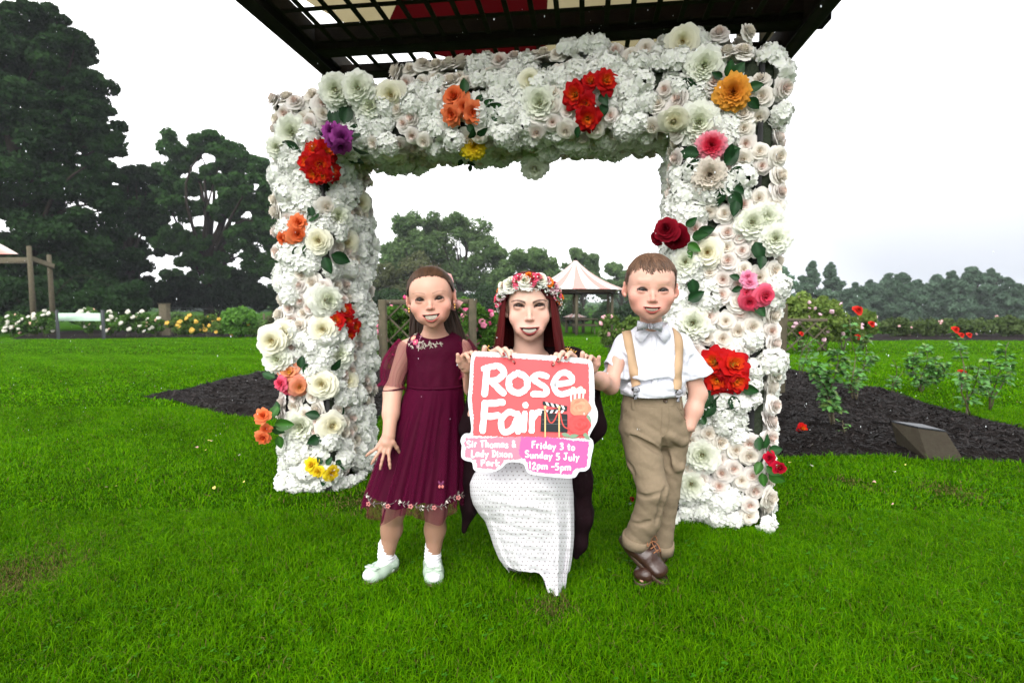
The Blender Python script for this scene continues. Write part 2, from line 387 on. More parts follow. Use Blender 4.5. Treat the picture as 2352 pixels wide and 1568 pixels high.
# ================================================================ trees
def rand_unit(r, n):
    v = r.normal(size=(n, 3)); return v/np.linalg.norm(v, axis=1)[:, None]
def leaf_cloud(r, centres, radii, per, size, c0, c1, flat=0.75, shell=0.55, droop=0.0):
    """quads scattered through ellipsoidal clumps; c0 deep, c1 light: leaves of the two ages, mixed per clump"""
    n = len(centres)*per; d = rand_unit(r, n); rad = (shell+(1-shell)*r.random(n)**0.6)*np.repeat(radii, per)*r.uniform(0.75, 1.12, n)
    p = np.repeat(centres, per, 0)+d*rad[:, None]*np.array([1, 1, flat]); nn = d*0.6+rand_unit(r, n)*0.9; nn[:, 2] += 0.35-droop; nn /= np.linalg.norm(nn, axis=1)[:, None]
    t = np.cross(nn, rand_unit(r, n)); t /= np.linalg.norm(t, axis=1)[:, None]; b = np.cross(nn, t); s = size*r.uniform(0.55, 1.35, n)[:, None]
    V = np.stack([p-t*s, p+b*s*0.55, p+t*s, p-b*s*0.55], 1).reshape(-1, 3)
    g = np.clip(np.repeat(r.random(len(centres)), per)*0.6+r.random(n)*0.5, 0, 1)[:, None]; c = np.array(c0)*(1-g)+np.array(c1)*g
    return (V, np.arange(n*4).reshape(-1, 4), np.repeat(c, 4, 0))
def limbs(r, base, top, r0, tips, nt=26):
    """trunk plus limbs reaching some of the clump centres"""
    parts = [tube(bez([base, base*0.6+top*0.4+r.normal(0, r0*0.7, 3)*[1, 1, 0], base*0.25+top*0.75+r.normal(0, r0, 3)*[1, 1, 0], top], 12), np.linspace(r0, r0*0.3, 12), 8)]
    for t in tips[:nt]:
        k = r.uniform(0.25, 0.8); a = base*(1-k)+top*k; k2 = min(k, 0.95*(t[2]-base[2])/(top[2]-base[2]+1e-6)); a = base*(1-max(0.15, k2*0.8))+top*max(0.15, k2*0.8)
        m_ = (a+t)/2+np.array([0, 0, 0.12*np.linalg.norm(t-a)])+r.normal(0, 0.08, 3)*np.linalg.norm(t-a); parts.append(tube(bez([a, m_, t], 8), np.linspace(r0*0.38, r0*0.05, 8), 6))
    return join(parts)
def tree(name, label, cat, lobes, Y, seed, c0, c1, leafsz, per=260, sub=9, trunk=None, group=None, spread=1.0, flat=0.8, r0=None, subr=0.42):
    """lobes: (px, py, r px) outline of the crown; sub clumps are scattered through each lobe, in depth too"""
    r = np.random.default_rng(seed); cen, rad = [], []; sub = int(sub*2.6); per = int(per*0.85); leafsz *= 0.95
    for (x, y, rp) in lobes:
        c = P(x, y, Y); R_ = rp/FPX*Y
        for k in range(sub):
            d = rand_unit(r, 1)[0]*R_*r.uniform(0.2, 0.88); cen.append(c+d*np.array([1, 1.1*spread, 0.9])+np.array([0, r.normal(0, R_*0.35), 0])); rad.append(R_*r.uniform(subr*0.7, subr*1.2))
    cen = np.array(cen); rad = np.array(rad); cx = np.mean([l[0] for l in lobes]); tx = trunk or cx
    yb = Y; base = P(tx, 760, Y); base[2] = float(ground_z(0, yb))-0.1; top = np.array([cen[:, 0].mean()*0.5+base[0]*0.5, Y, np.percentile(cen[:, 2], 85)]); H = top[2]-base[2]
    root = thing(name, base, label, cat, group)
    tips = cen[r.permutation(len(cen))]
    mk('trunk', limbs(r, base, top, r0 or H*0.028, tips), m_bark, root)
    mk('crown', leaf_cloud(r, cen, rad, per, leafsz, c0, c1, flat), m_foliage, root, smooth=False)
    return root
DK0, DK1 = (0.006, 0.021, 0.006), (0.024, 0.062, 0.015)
lob = [(45, 60, 50), (100, 45, 38), (150, 120, 55), (40, 150, 90), (130, 200, 80), (195, 190, 45), (40, 290, 100), (140, 310, 90), (220, 290, 50), (60, 420, 110), (170, 420, 90), (240, 390, 38), (50, 550, 110), (180, 540, 90), (60, 650, 90), (180, 640, 80), (-60, 200, 100), (-60, 400, 120), (-60, 600, 110), (170, 90, 30), (205, 240, 40), (245, 340, 32), (255, 470, 40)]
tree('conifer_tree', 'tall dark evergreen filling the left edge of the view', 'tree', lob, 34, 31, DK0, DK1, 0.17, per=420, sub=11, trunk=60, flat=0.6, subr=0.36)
OK0, OK1 = (0.014, 0.048, 0.010), (0.046, 0.115, 0.026)
lob = [(420, 350, 48), (470, 335, 45), (520, 350, 48), (570, 375, 48), (615, 410, 45), (640, 460, 42), (395, 400, 45), (370, 430, 40), (560, 440, 50), (620, 520, 55), (500, 400, 35), (400, 480, 45), (330, 470, 40), (560, 560, 50), (610, 620, 50), (650, 590, 40), (380, 560, 42), (450, 600, 40), (540, 650, 42), (400, 640, 42), (465, 480, 24), (650, 660, 35), (440, 425, 38), (520, 480, 42), (460, 560, 42), (580, 520, 40), (500, 620, 45), (350, 520, 40), (420, 540, 40), (590, 470, 36)]
tree('oak_tree', 'broad domed oak with sky gaps between its limbs, left of the arch', 'tree', lob, 50, 32, OK0, OK1, 0.19, per=300, sub=8, trunk=485, flat=0.72, subr=0.34, r0=0.5)
lob = [(300, 420, 40), (330, 400, 34), (270, 470, 45), (320, 500, 50), (260, 560, 50), (320, 600, 50), (280, 660, 50), (350, 660, 40)]
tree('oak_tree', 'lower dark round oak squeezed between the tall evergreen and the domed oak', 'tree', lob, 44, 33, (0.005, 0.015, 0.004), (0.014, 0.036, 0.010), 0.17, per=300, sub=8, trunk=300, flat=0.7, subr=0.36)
lob = [(20, 690, 60), (110, 690, 60), (200, 690, 60), (290, 690, 50), (-70, 680, 70)]
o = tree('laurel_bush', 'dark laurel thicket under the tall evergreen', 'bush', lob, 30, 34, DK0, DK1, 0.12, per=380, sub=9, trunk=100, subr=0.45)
lob = [(370, 680, 46), (450, 685, 42), (520, 680, 42), (590, 685, 42), (650, 690, 40), (420, 655, 36), (560, 650, 36)]
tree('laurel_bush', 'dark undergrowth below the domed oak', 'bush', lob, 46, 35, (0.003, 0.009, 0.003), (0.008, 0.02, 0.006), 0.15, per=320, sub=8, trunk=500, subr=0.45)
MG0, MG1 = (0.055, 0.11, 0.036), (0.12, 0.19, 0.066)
C_TREES = [
    ('rounded green tree behind the girl, its top just showing beside the left arch leg', [(930, 520, 42), (960, 560, 50), (910, 590, 50), (930, 640, 50), (960, 680, 40)], 70, 920, 1.0),
    ('widest green tree in the gap, behind the girl', [(1000, 525, 45), (1050, 515, 42), (1095, 545, 46), (1130, 590, 40), (1010, 590, 55), (1070, 620, 55), (1120, 655, 46), (1010, 670, 45)], 72, 1060, 0.95),
    ('olive brown tree low behind the girl', [(960, 620, 45), (920, 670, 45), (985, 660, 45), (880, 640, 40), (880, 700, 40)], 58, 940, 0.8),
    ('pale round tree above the flower crown', [(1190, 605, 36), (1230, 595, 34), (1260, 620, 34), (1200, 650, 40), (1250, 665, 38), (1290, 680, 30), (1160, 630, 34), (1165, 665, 36), (1290, 645, 28)], 66, 1225, 1.05),
    ('slim grey green tree rising behind the striped tent', [(1330, 590, 24), (1360, 600, 24), (1310, 615, 22), (1350, 635, 30), (1300, 650, 28), (1380, 650, 26), (1395, 665, 28), (1320, 675, 30), (1290, 665, 28)], 84, 1340, 0.85),
    ('small pale tree right of the tent', [(1410, 620, 20), (1430, 640, 24), (1405, 660, 22), (1450, 670, 24), (1470, 690, 24)], 88, 1425, 1.1)]
for i, (lab, lb, Y, tx, k) in enumerate(C_TREES):
    c0, c1 = (np.array(MG0)*k, np.array(MG1)*k) if i != 2 else (np.array([0.060, 0.072, 0.032]), np.array([0.105, 0.12, 0.052]))
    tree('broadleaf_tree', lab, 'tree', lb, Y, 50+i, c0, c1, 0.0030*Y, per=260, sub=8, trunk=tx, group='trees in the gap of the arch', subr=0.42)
lob = [(890, 700, 44), (950, 700, 44), (1010, 700, 44), (1070, 700, 44), (1120, 690, 40), (1180, 690, 34), (1200, 720, 30), (1260, 722, 30), (1320, 722, 30), (1390, 722, 30), (1450, 722, 30), (1130, 715, 34), (1500, 720, 30)]
tree('hedge', 'dark hedge running behind the lattice and the posts of the striped tent', 'hedge', lob, 52, 60, (0.014, 0.034, 0.012), (0.032, 0.065, 0.022), 0.15, per=340, sub=9, trunk=1300, subr=0.5)
# alders on the right
R_TREES = [('pointed grey green alder nearest the right arch leg', [(1800, 650, 26), (1810, 690, 34), (1780, 700, 30), (1795, 625, 13)], 1.5), ('narrow dark alder with two spires', [(1863, 620, 13), (1865, 640, 22), (1850, 665, 24), (1880, 680, 26), (1866, 606, 7)], 0.9), ('tufted alder just before the gap in the line', [(1905, 628, 15), (1912, 655, 22), (1925, 685, 28), (1895, 690, 24), (1908, 612, 8), (1945, 695, 28), (1970, 700, 26)], 0.9)]
xs_ = [1965, 2000, 2036, 2072, 2110, 2150, 2190, 2232, 2275, 2318, 2360, 2410]
tp_ = [652, 645, 632, 630, 646, 634, 628, 616, 620, 640, 658, 648]
nm_ = ['first', 'second', 'third', 'fourth', 'fifth', 'sixth', 'seventh', 'eighth', 'ninth', 'tenth', 'eleventh', 'twelfth']
for i, (x, ty) in enumerate(zip(xs_, tp_)): R_TREES.append(('misty blue green alder, %s from the gap in the right-hand line' % nm_[i], [(x, ty+10, 7+(i*5)%9), (x+9, ty+20, 14), (x-10, ty+24, 15), (x+4, ty+28, 20), (x-8, ty+50, 24), (x+10, ty+75, 28), (x-6, ty+105, 34), (x+12, ty+125, 34), (x+18, ty+62, 26), (x-16, ty+85, 30)], 0.82+0.08*((i*7) % 3)))
for i, (lab, lb, k) in enumerate(R_TREES):
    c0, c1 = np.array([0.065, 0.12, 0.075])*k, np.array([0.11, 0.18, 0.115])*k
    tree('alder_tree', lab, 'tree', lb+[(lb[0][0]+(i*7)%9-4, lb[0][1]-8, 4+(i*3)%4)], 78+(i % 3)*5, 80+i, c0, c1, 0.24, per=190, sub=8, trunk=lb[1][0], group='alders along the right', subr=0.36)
# a far wood closing the horizon
r = np.random.default_rng(5); n = 150; x = r.uniform(-170, 190, n); c = np.stack([x, 140+r.uniform(0, 30, n), ground_z(x, np.full(n, 150.))+r.uniform(0.5, 4.0, n)], 1)
o = mk('far_wood', leaf_cloud(r, c, r.uniform(3, 5.5, n), 120, 0.7, (0.030, 0.060, 0.034), (0.05, 0.09, 0.05)), m_foliage, smooth=False); tag(o, 'distant misty line of woodland on the horizon', 'woodland', kind='stuff')
# petals and bushes of the borders
def bloom_blob(r, p, rad, c):
    V, F_, T_, S_ = SMALLB; return (V*rad@frame(nrm(r.normal(0, 0.5, 3)+[0, -0.8, 0.5])).T+p, F_, np.asarray(c)*(0.62+0.5*T_[:, None])*S_[:, None])
def small_bloom():
    V, F_ = sph((0, 0, 0), 1.0, 9, 6); V = V*np.array([1, 1, 0.62]); a = np.arctan2(V[:, 1], V[:, 0]); rr_ = np.hypot(V[:, 0], V[:, 1]); V[:, :2] *= (1+0.16*np.sin(a*5))[:, None]; V[:, 2] += 0.15*np.sin(a*5+1.5)*rr_; V[:, 2] -= 0.5*np.exp(-(rr_/0.4)**2)*(V[:, 2] > 0); return V, F_, rr_, np.ones(len(V))
SMALLB = small_bloom(); BLM = {}
def bloom_obj(r, p, rad, c, parent):
    V, F_, T_, S_ = SMALLB
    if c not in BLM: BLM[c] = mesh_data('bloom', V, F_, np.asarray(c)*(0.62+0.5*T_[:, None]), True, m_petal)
    o = bpy.data.objects.new('bloom', BLM[c]); COL.objects.link(o); o.parent = parent
    o.matrix_local = Matrix(mat4(p-origin(parent), frame(nrm(r.normal(0, 0.5, 3)+[0, -0.8, 0.5]), r.uniform(0, 6)), rad).tolist())
def bush(name, label, cat, x, y, Y, hp, wp, seed, c0, c1, leafsz, blooms=(), group=None, per=120, ncl=16, zb=None, stems=6):
    """px x, top py y at distance Y; hp, wp height and half width px; blooms: (n, colour, radius px)"""
    r = np.random.default_rng(seed); k = Y/FPX; gz = float(ground_z(0, Y)); base = P(x, y, Y); base[2] = gz; H = hp*k; W = wp*k
    root = thing(name, base, label, cat, group); u = rand_unit(r, ncl); cen = base+np.stack([u[:, 0]*W*0.75, u[:, 1]*W*0.55, H*0.58+u[:, 2]*H*0.33], 1); rad = np.full(ncl, min(H, W*1.2)*0.30)*r.uniform(0.7, 1.2, ncl)
    mk('foliage', leaf_cloud(r, cen, rad, per, leafsz, c0, c1, 0.9, 0.2), m_foliage, root, smooth=False)
    mk('stems', colr(join([tube(bez([base+r.normal(0, W*0.08, 3)*[1, 1, 0], (base+c)/2+r.normal(0, W*0.1, 3)*[1, 1, 0], c], 6), np.linspace(0.012, 0.004, 6)*max(1, H), 5) for c in cen[:stems]]), (0.05, 0.055, 0.02)), m_stem, root)
    bl = []
    for (n, col, rp) in blooms:
        for _ in range(n):
            c = cen[r.integers(0, ncl)]; d = nrm(r.normal(0, 1, 3)+[0, -0.9, 0.5]); q = c+d*rad.mean()*1.05; bl.append((q, rp*k*r.uniform(0.7, 1.2), col))
    for q, rad_, col in bl: bloom_obj(r, q, rad_, col, root)
    return root
WHT, YEL, PNK, DPK = (0.66, 0.64, 0.56), (0.66, 0.42, 0.08), (0.78, 0.25, 0.38), (0.62, 0.07, 0.20)
g0, g1 = (0.030, 0.085, 0.014), (0.085, 0.18, 0.030)
for i, (x, y, hp, wp, nb) in enumerate([(25, 712, 58, 28, 9), (62, 716, 52, 24, 7), (100, 706, 60, 28, 10), (205, 702, 66, 30, 10), (250, 706, 60, 28, 9), (290, 708, 58, 26, 8), (330, 712, 56, 28, 9), (355, 720, 50, 20, 6)]):
    pos = ['at the left edge of the view', 'beside the leaning timber post', 'left of the green notice board', 'above the notice board', 'behind the right post of the notice board', 'second right of the notice board', 'third right of the notice board', 'next to the square gatepost'][i]
    bush('rose_bush', 'white flowering rose bush '+pos, 'rose bush', x, y, 23.4-0.2*(i % 3), hp, wp, 200+i, g0, g1, 0.055, ((nb, WHT, 5.2), (3, (0.75, 0.5, 0.38), 3.5)), 'white rose bushes in the far border')
for i, (x, y, hp, wp) in enumerate([(405, 722, 46, 24), (440, 716, 52, 26), (475, 712, 56, 28), (510, 716, 50, 24), (545, 722, 46, 22), (580, 726, 42, 20)]):
    pos = ['closest to the square gatepost', 'second from the gatepost', 'third from the gatepost', 'with the most blooms', 'in front of the bright green shrub', 'nearest the left arch leg'][i]
    bush('rose_bush', 'yellow flowering rose bush '+pos, 'rose bush', x, y, 23.2, hp, wp, 220+i, (0.05, 0.10, 0.016), (0.11, 0.19, 0.04), 0.05, ((8 if i < 5 else 3, YEL, 5.4),), 'yellow rose bushes in the far border')
bush('shrub', 'bright green shrub rising over the yellow roses', 'shrub', 545, 675, 23, 66, 42, 240, (0.055, 0.15, 0.018), (0.11, 0.25, 0.04), 0.09, per=190, ncl=26)
bush('shrub', 'low brownish shrub beside the left arch leg', 'shrub', 630, 700, 26, 50, 26, 241, (0.05, 0.055, 0.025), (0.09, 0.10, 0.045), 0.07)
for i, (x, y, hp, wp) in enumerate([(420, 698, 50, 40), (360, 705, 46, 36), (590, 712, 40, 40)]):
    bush('shrub', ['pale green shrub behind the square gatepost', 'pale shrub behind the white roses', 'pale low shrub behind the yellow roses'][i], 'shrub', x, y, 26, hp, wp, 244+i, (0.06, 0.13, 0.03), (0.12, 0.20, 0.06), 0.08, per=150, ncl=20)
# climbing pink roses on the lattice behind the girl and the woman
pk0, pk1 = (0.035, 0.10, 0.014), (0.10, 0.215, 0.030)
for i, (x, y, hp, wp, nb) in enumerate([(905, 668, 150, 40, 12), (935, 650, 165, 30, 10), (1060, 650, 160, 36, 12), (1100, 668, 150, 40, 14), (1130, 690, 130, 34, 12), (900, 740, 80, 40, 6), (1085, 735, 80, 44, 8)]):
    pos = ['hard against the left arch leg', 'over the left shoulder of the girl', 'behind the pink hair bow', 'between the girl and the woman', 'touching the red hair of the woman', 'at the foot of the left lattice', 'at the foot of the right lattice'][i]
    bush('climbing_rose', 'pink climbing rose '+pos, 'rose bush', x, y, 8.6+0.25*(i % 3), hp, wp, 260+i, pk0, pk1, 0.034, ((int(nb*1.7), PNK, 7.4), (4, DPK, 6.5)), 'pink climbing roses on the lattice', per=160, ncl=42, stems=12)
for i, (x, y, hp, wp, nb) in enumerate([(1405, 700, 100, 32, 7), (1445, 690, 110, 34, 8), (1540, 690, 110, 30, 5)]):
    pos = ['in front of the tent post', 'beside the ear of the boy', 'half hidden behind the boy'][i]
    bush('rose_bush', 'pale pink rose bush '+pos, 'rose bush', x, y, 11.5, hp, wp, 280+i, (0.05, 0.10, 0.02), (0.12, 0.19, 0.04), 0.04, ((nb, (0.76, 0.42, 0.46), 6.0),), 'pale pink roses by the tent', per=130, ncl=22)
for i, (x, y, hp, wp, nb) in enumerate([(1800, 664, 136, 42, 8), (1845, 660, 136, 46, 9), (1895, 664, 130, 44, 9), (1940, 680, 112, 40, 9), (1985, 696, 96, 32, 8)]):
    pos = ['touching the right lattice post', 'with the palest tips', 'in the middle of the right-hand mass', 'with mauve blooms on its right side', 'thin and trailing at the right end'][i]
    bush('climbing_rose', 'tall rambling rose '+pos, 'rose bush', x, y, 13+0.3*i, hp, wp, 290+i, (0.06, 0.12, 0.02), (0.18, 0.25, 0.055), 0.055, ((nb, (0.76, 0.50, 0.58), 5.0),), 'rambling roses right of the arch', per=170, ncl=26)
for i, (x, y, hp, wp) in enumerate([(2060, 745, 40, 36), (2125, 748, 38, 36), (2190, 750, 40, 38), (2250, 752, 38, 36), (2310, 748, 42, 40), (2370, 752, 40, 40)]):
    pos = ['by the far fence post', 'with faded pink heads', 'in the middle of the far row', 'right of the middle of the far row', 'second from the right edge', 'at the right edge'][i]
    bush('shrub_rose', 'low olive green shrub rose '+pos, 'shrub', x, y, 24, hp, wp, 310+i, (0.045, 0.075, 0.022), (0.085, 0.125, 0.04), 0.07, ((5 if i < 2 else 1, (0.75, 0.45, 0.45), 3.2),), 'low shrub roses in the far right border', per=150, ncl=20)
# ================================================================ timber shelter over the arch, tents, fences, bed plants
# pergola: two side rafters running away from the camera, cross beams, a lattice, a canvas cone above
pa = math.atan(170/FPX); pu = np.array([math.cos(pa), -math.sin(pa), 0]); pv = np.array([math.sin(pa), math.cos(pa), 0])
PZ = 2.62
def onz(px, py, z):
    d = ray(px, py); t = (z-CAM_H)/d[2]; return np.array([0, 0, CAM_H])+d*t
perg = thing('pergola', onz(1300, 60, PZ)*[1, 1, 0], 'dark timber shelter with lattice roof and striped canvas cone, overhanging the flower arch', 'pergola')
pl0 = onz(745, 178, PZ); pr0 = onz(1786, 172, PZ)     # lower outer corners at the far beam
def pp(base, u, v, z=0): return base+pu*u+pv*v+np.array([0, 0, z])
far_v = 0.35
mk('side_rafter', beam(pp(pl0, 0.055, -3.6, 0.10), pp(pl0, 0.055, far_v, 0.10), 0.11, 0.20, bev=0.006), m_darkwood, perg)
mk('side_rafter', beam(pp(pr0, -0.045, -3.6, 0.10), pp(pr0, -0.045, far_v, 0.10), 0.11, 0.20, bev=0.006), m_darkwood, perg)
wid = float((pr0-pl0)@pu)
cA = onz(733, 133, PZ+0.02); cB = onz(1782, 160, PZ+0.02)
vA = float((cA-pl0)@pv)-0.05
m_wood2 = M('dark_beam', (0.007, 0.005, 0.0035), 0.8, spec=0.08, noise=(6, (0.016, 0.011, 0.007), 0.8), bump=(30, 0.5, 0.008, (1, 6, 6)))
for k, (v, w_, ov) in enumerate(((0.05, 0.12, 0.02), (vA, 0.13, 0.06), (vA-1.15, 0.13, 0.3), (vA-2.2, 0.13, 0.3))):
    hb = 0.15 if k else 0.06; mk('cross_beam', beam(pp(pl0, 0.12, v, 0.02+hb/2), pp(pl0, wid+ov, v, 0.02+hb/2), w_, hb, bev=0.006), m_wood2, perg)
# lattice of slats between the beams
parts = []
nu_ = int(wid/0.150)
for i in range(nu_+1):
    u = 0.12+i*(wid-0.2)/nu_; parts.append(beam(pp(pl0, u, -2.9, 0.060), pp(pl0, u, 0.25, 0.060), 0.030, 0.009, bev=0))
for j in range(16):
    v = 0.22-j*0.205; parts.append(beam(pp(pl0, 0.08, v, 0.070), pp(pl0, wid-0.05, v, 0.070), 0.034, 0.009, bev=0))
mk('lattice', join(parts), m_darkwood, perg, smooth=False)
for i, (u, v) in enumerate(((0.06, 0.0), (wid-0.26, 0.0), (0.06, -3.3), (wid-0.08, -3.3))):
    b_ = pp(pl0, u, v); mk('post', beam([b_[0], b_[1], -0.05], [b_[0], b_[1], PZ+0.0], 0.12, 0.12, up=(0, 1, 0), bev=0.008), m_wood, perg)
c_ = onz(1708, 95, 3.0)
for du in (0, 0.17): b_ = c_+pu*du; mk('finial_post', join([tube([b_-[0, 0, 0.12], b_+[0, 0, 0.9]], 0.055, 12), tube([b_+[0, 0, 0.2], b_+[0, 0, 0.24]], 0.07, 12)]), m_wood, perg)
# canvas: cone in cream and dark red panels
m_canvas = M('striped_canvas', attr=True, rough=0.85, noise=(5, (0.75, 0.72, 0.6), 0.5), trans=0.45, spec=0.1)
def cone_tent(centre, rad, z0, z1, n, c_a, c_b, sag=0.5, tiers=10, rot=0.0, valance=0.0):
    per = 6; V, Cc, F_ = [], [], []
    for s in range(n*2):
        a0 = rot+s*np.pi/n; a1 = rot+(s+1)*np.pi/n; col = c_a if s % 2 == 0 else c_b; base = len(V)
        prof = [(1-t, t) for t in np.linspace(0, 1, tiers)]
        rows = ([(1.0, -valance)] if valance else [])+[(max(0.012, (1-t)), None if False else t) for t in np.linspace(0, 1, tiers)]
        for ri, (r_, t) in enumerate(rows):
            z = z0-valance if (valance and ri == 0) else z0+(z1-z0)*(t**(1/ (1-sag*0.0)) if sag == 0 else (t*(1-sag)+sag*t**2.6))
            for q in np.linspace(0, 1, per):
                a = a0+(a1-a0)*q; V.append([centre[0]+rad*r_*math.cos(a), centre[1]+rad*r_*math.sin(a), z]); Cc.append(col)
        F_.append(gridF(len(rows), per)+base)
    return (np.array(V), np.concatenate(F_), np.array(Cc))
mk('canvas', cone_tent((0.27, 3.12), 1.75, 2.92, 4.9, 4, (0.40, 0.34, 0.20), (0.055, 0.002, 0.003), 0.25, rot=np.pi/4, valance=0.0), m_canvas, perg, smooth=False)

# striped gazebo in the gap
def gazebo(px, base_y, eave_y, apex_y, halfpx, label, name='gazebo', posts=4, deep=True, group=None, trellis=True):
    g = G(px, base_y); Y = g[1]; k = Y/FPX; z_e = P(px, eave_y, Y)[2]; z_a = P(px, apex_y, Y)[2]; Rr = halfpx*k
    root = thing(name, g, label, 'gazebo', group); cen = np.array([g[0], g[1]+Rr*0.6, 0])
    m = M('pink_striped_canvas', attr=True, rough=0.8, trans=0.25, spec=0.1)
    mk('canvas', cone_tent(cen, Rr*1.06, z_e, z_a, 12, (0.80, 0.78, 0.76), (0.64, 0.31, 0.28), 0.42, tiers=12, rot=0.1, valance=0.0), m, root, smooth=False)
    mk('finial', sph([cen[0], cen[1], z_a], Rr*0.045, 8, 6), m, root)
    for i in range(6):
        a = i*np.pi/3+0.45; b_ = cen+np.array([math.cos(a), math.sin(a), 0])*Rr*0.86; gz = float(ground_z(0, b_[1]))
        mk('post', tube([[b_[0], b_[1], gz-0.1], [b_[0], b_[1], z_e+(0.35 if i in (4, 5) else 0.0)*k*60/20]], 0.075, 8), m_wood, root)
    pts = [cen+np.array([math.cos(i*np.pi/3+0.45), math.sin(i*np.pi/3+0.45), 0])*Rr*0.93+[0, 0, z_e-0.06] for i in range(6)]
    for i in range(6): mk('ring_beam', beam(pts[i], pts[(i+1) % 6], 0.10, 0.16), m_wood, root)
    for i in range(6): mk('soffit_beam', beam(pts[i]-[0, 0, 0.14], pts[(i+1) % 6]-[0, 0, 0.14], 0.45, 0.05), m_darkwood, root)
    return root
gazebo(1328, 768, 664, 591, 112, 'timber gazebo with a pink and white striped canvas cone, between woman and boy')
gazebo(1322, 764, 728, 716, 26, 'tiny far gazebo with a pink striped top, seen through the posts of the nearer one', group=None)
# picnic bench under it
g = G(1342, 766); k = g[1]/FPX; pb = thing('picnic_table', g, 'dark wooden picnic table beneath the striped gazebo', 'table')
mk('tabletop', box(g+[0, 0, 0.74], (1.3, 0.7, 0.06)), m_wood, pb)
for s in (-1, 1): mk('bench', box(g+[0, s*0.65, 0.45], (1.3, 0.25, 0.05)), m_wood, pb)
for sx in (-1, 1):
    for sy in (-1, 1): mk('leg', beam(g+[sx*0.45, sy*0.6, 0], g+[sx*0.45, sy*0.12, 0.72], 0.09, 0.05, up=(1, 0, 0)), m_wood, pb)
# timber frame with canvas corner at the far left
Yl = 25.0; kl = Yl/FPX; lf = thing('timber_shelter', P(66, 740, Yl)*[1, 1, 0]+[0, 0, float(ground_z(0, Yl))], 'rustic timber shelter with the corner of a striped canvas, cut off by the left edge', 'shelter')
gz = float(ground_z(0, Yl))
for (x, yt, dY) in ((66, 565, 0), (112, 585, 1.5)):
    t = P(x, yt, Yl+dY); mk('post', tube([[t[0]+0.03, t[1], gz-0.1], [t[0], t[1], t[2]]], [0.12, 0.09], 8), m_wood, lf)
mk('rail', beam(P(-60, 598, Yl), P(72, 598, Yl), 0.12, 0.26), m_wood, lf); mk('rail', beam(P(66, 592, Yl), P(122, 612, Yl+1.6), 0.12, 0.22), m_wood, lf)
m_can2 = M('red_striped_canvas', attr=True, rough=0.8, trans=0.3, spec=0.1); V = np.array([P(-60, 530, Yl+1.6), P(-60, 583, Yl-0.2), P(10, 583, Yl-0.1), P(42, 583, Yl), P(0, 560, Yl+0.8)]); c = np.array([(0.7, 0.66, 0.6), (0.66, 0.3, 0.26), (0.66, 0.3, 0.26), (0.7, 0.6, 0.55), (0.75, 0.7, 0.66)])
mk('canvas', (np.concatenate([V, V-[0, 0, 0.01]]), [np.array([[0, 1, 2, 4], [5, 9, 7, 6]]), np.array([[4, 2, 3], [9, 8, 7]])], np.concatenate([c, c])), m_can2, lf)
# green notice board
nbY = G(130, 779)[1]; nz_ = float(ground_z(0, nbY)); nbd = thing('notice_board', P(185, 779, nbY)*[1, 1, 0]+[0, 0, nz_], 'pale green notice board on two black posts in the far border', 'sign')
m_np = M('black_post', (0.012, 0.016, 0.02), 0.6); m_pg = M('pale_green_panel', (0.34, 0.52, 0.38), 0.4, noise=(3, (0.50, 0.66, 0.52), 0.7))
for x in (130, 235): t = P(x, 712, nbY); mk('post', box([t[0], t[1], (t[2]+nz_)/2], (0.09, 0.09, t[2]-nz_), bev=0.01), m_np, nbd)
a, b = P(134, 719, nbY), P(231, 737, nbY); mk('panel', box((a+b)/2, (b[0]-a[0], 0.04, a[2]-b[2]), bev=0.005), m_pg, nbd)
# square gatepost with wire
gY_ = G(377, 772)[1]; gz = float(ground_z(0, gY_)); t = P(377, 698, gY_); gp = thing('gatepost', [t[0], t[1], gz], 'square weathered gatepost with wire strung to the right, in the far border', 'post')
mk('post', box([t[0], t[1], (t[2]+gz)/2], (0.36, 0.30, t[2]-gz), bev=0.02), m_wood, gp); mk('post_cap', box([t[0], t[1], t[2]+0.01], (0.40, 0.34, 0.03), bev=0.008), m_wood, gp)
for dz in (0.15, 0.45): mk('wire', tube([t+[0.18, 0, -dz], P(620, 706+dz*60, gY_+3)], 0.008, 4), m_frame0 if False else m_np, gp)
for x in (606, 780): t2 = P(x, 720, gY_+3); g2 = thing('fence_post', [t2[0], t2[1], float(ground_z(0, gY_+3))], ['thin fence post near the left arch leg', 'thin fence post hidden behind the left arch leg'][x > 700], 'post', None); mk('stake', tube([[t2[0], t2[1], g2.location[2]], t2], 0.05, 6), m_wood, g2)
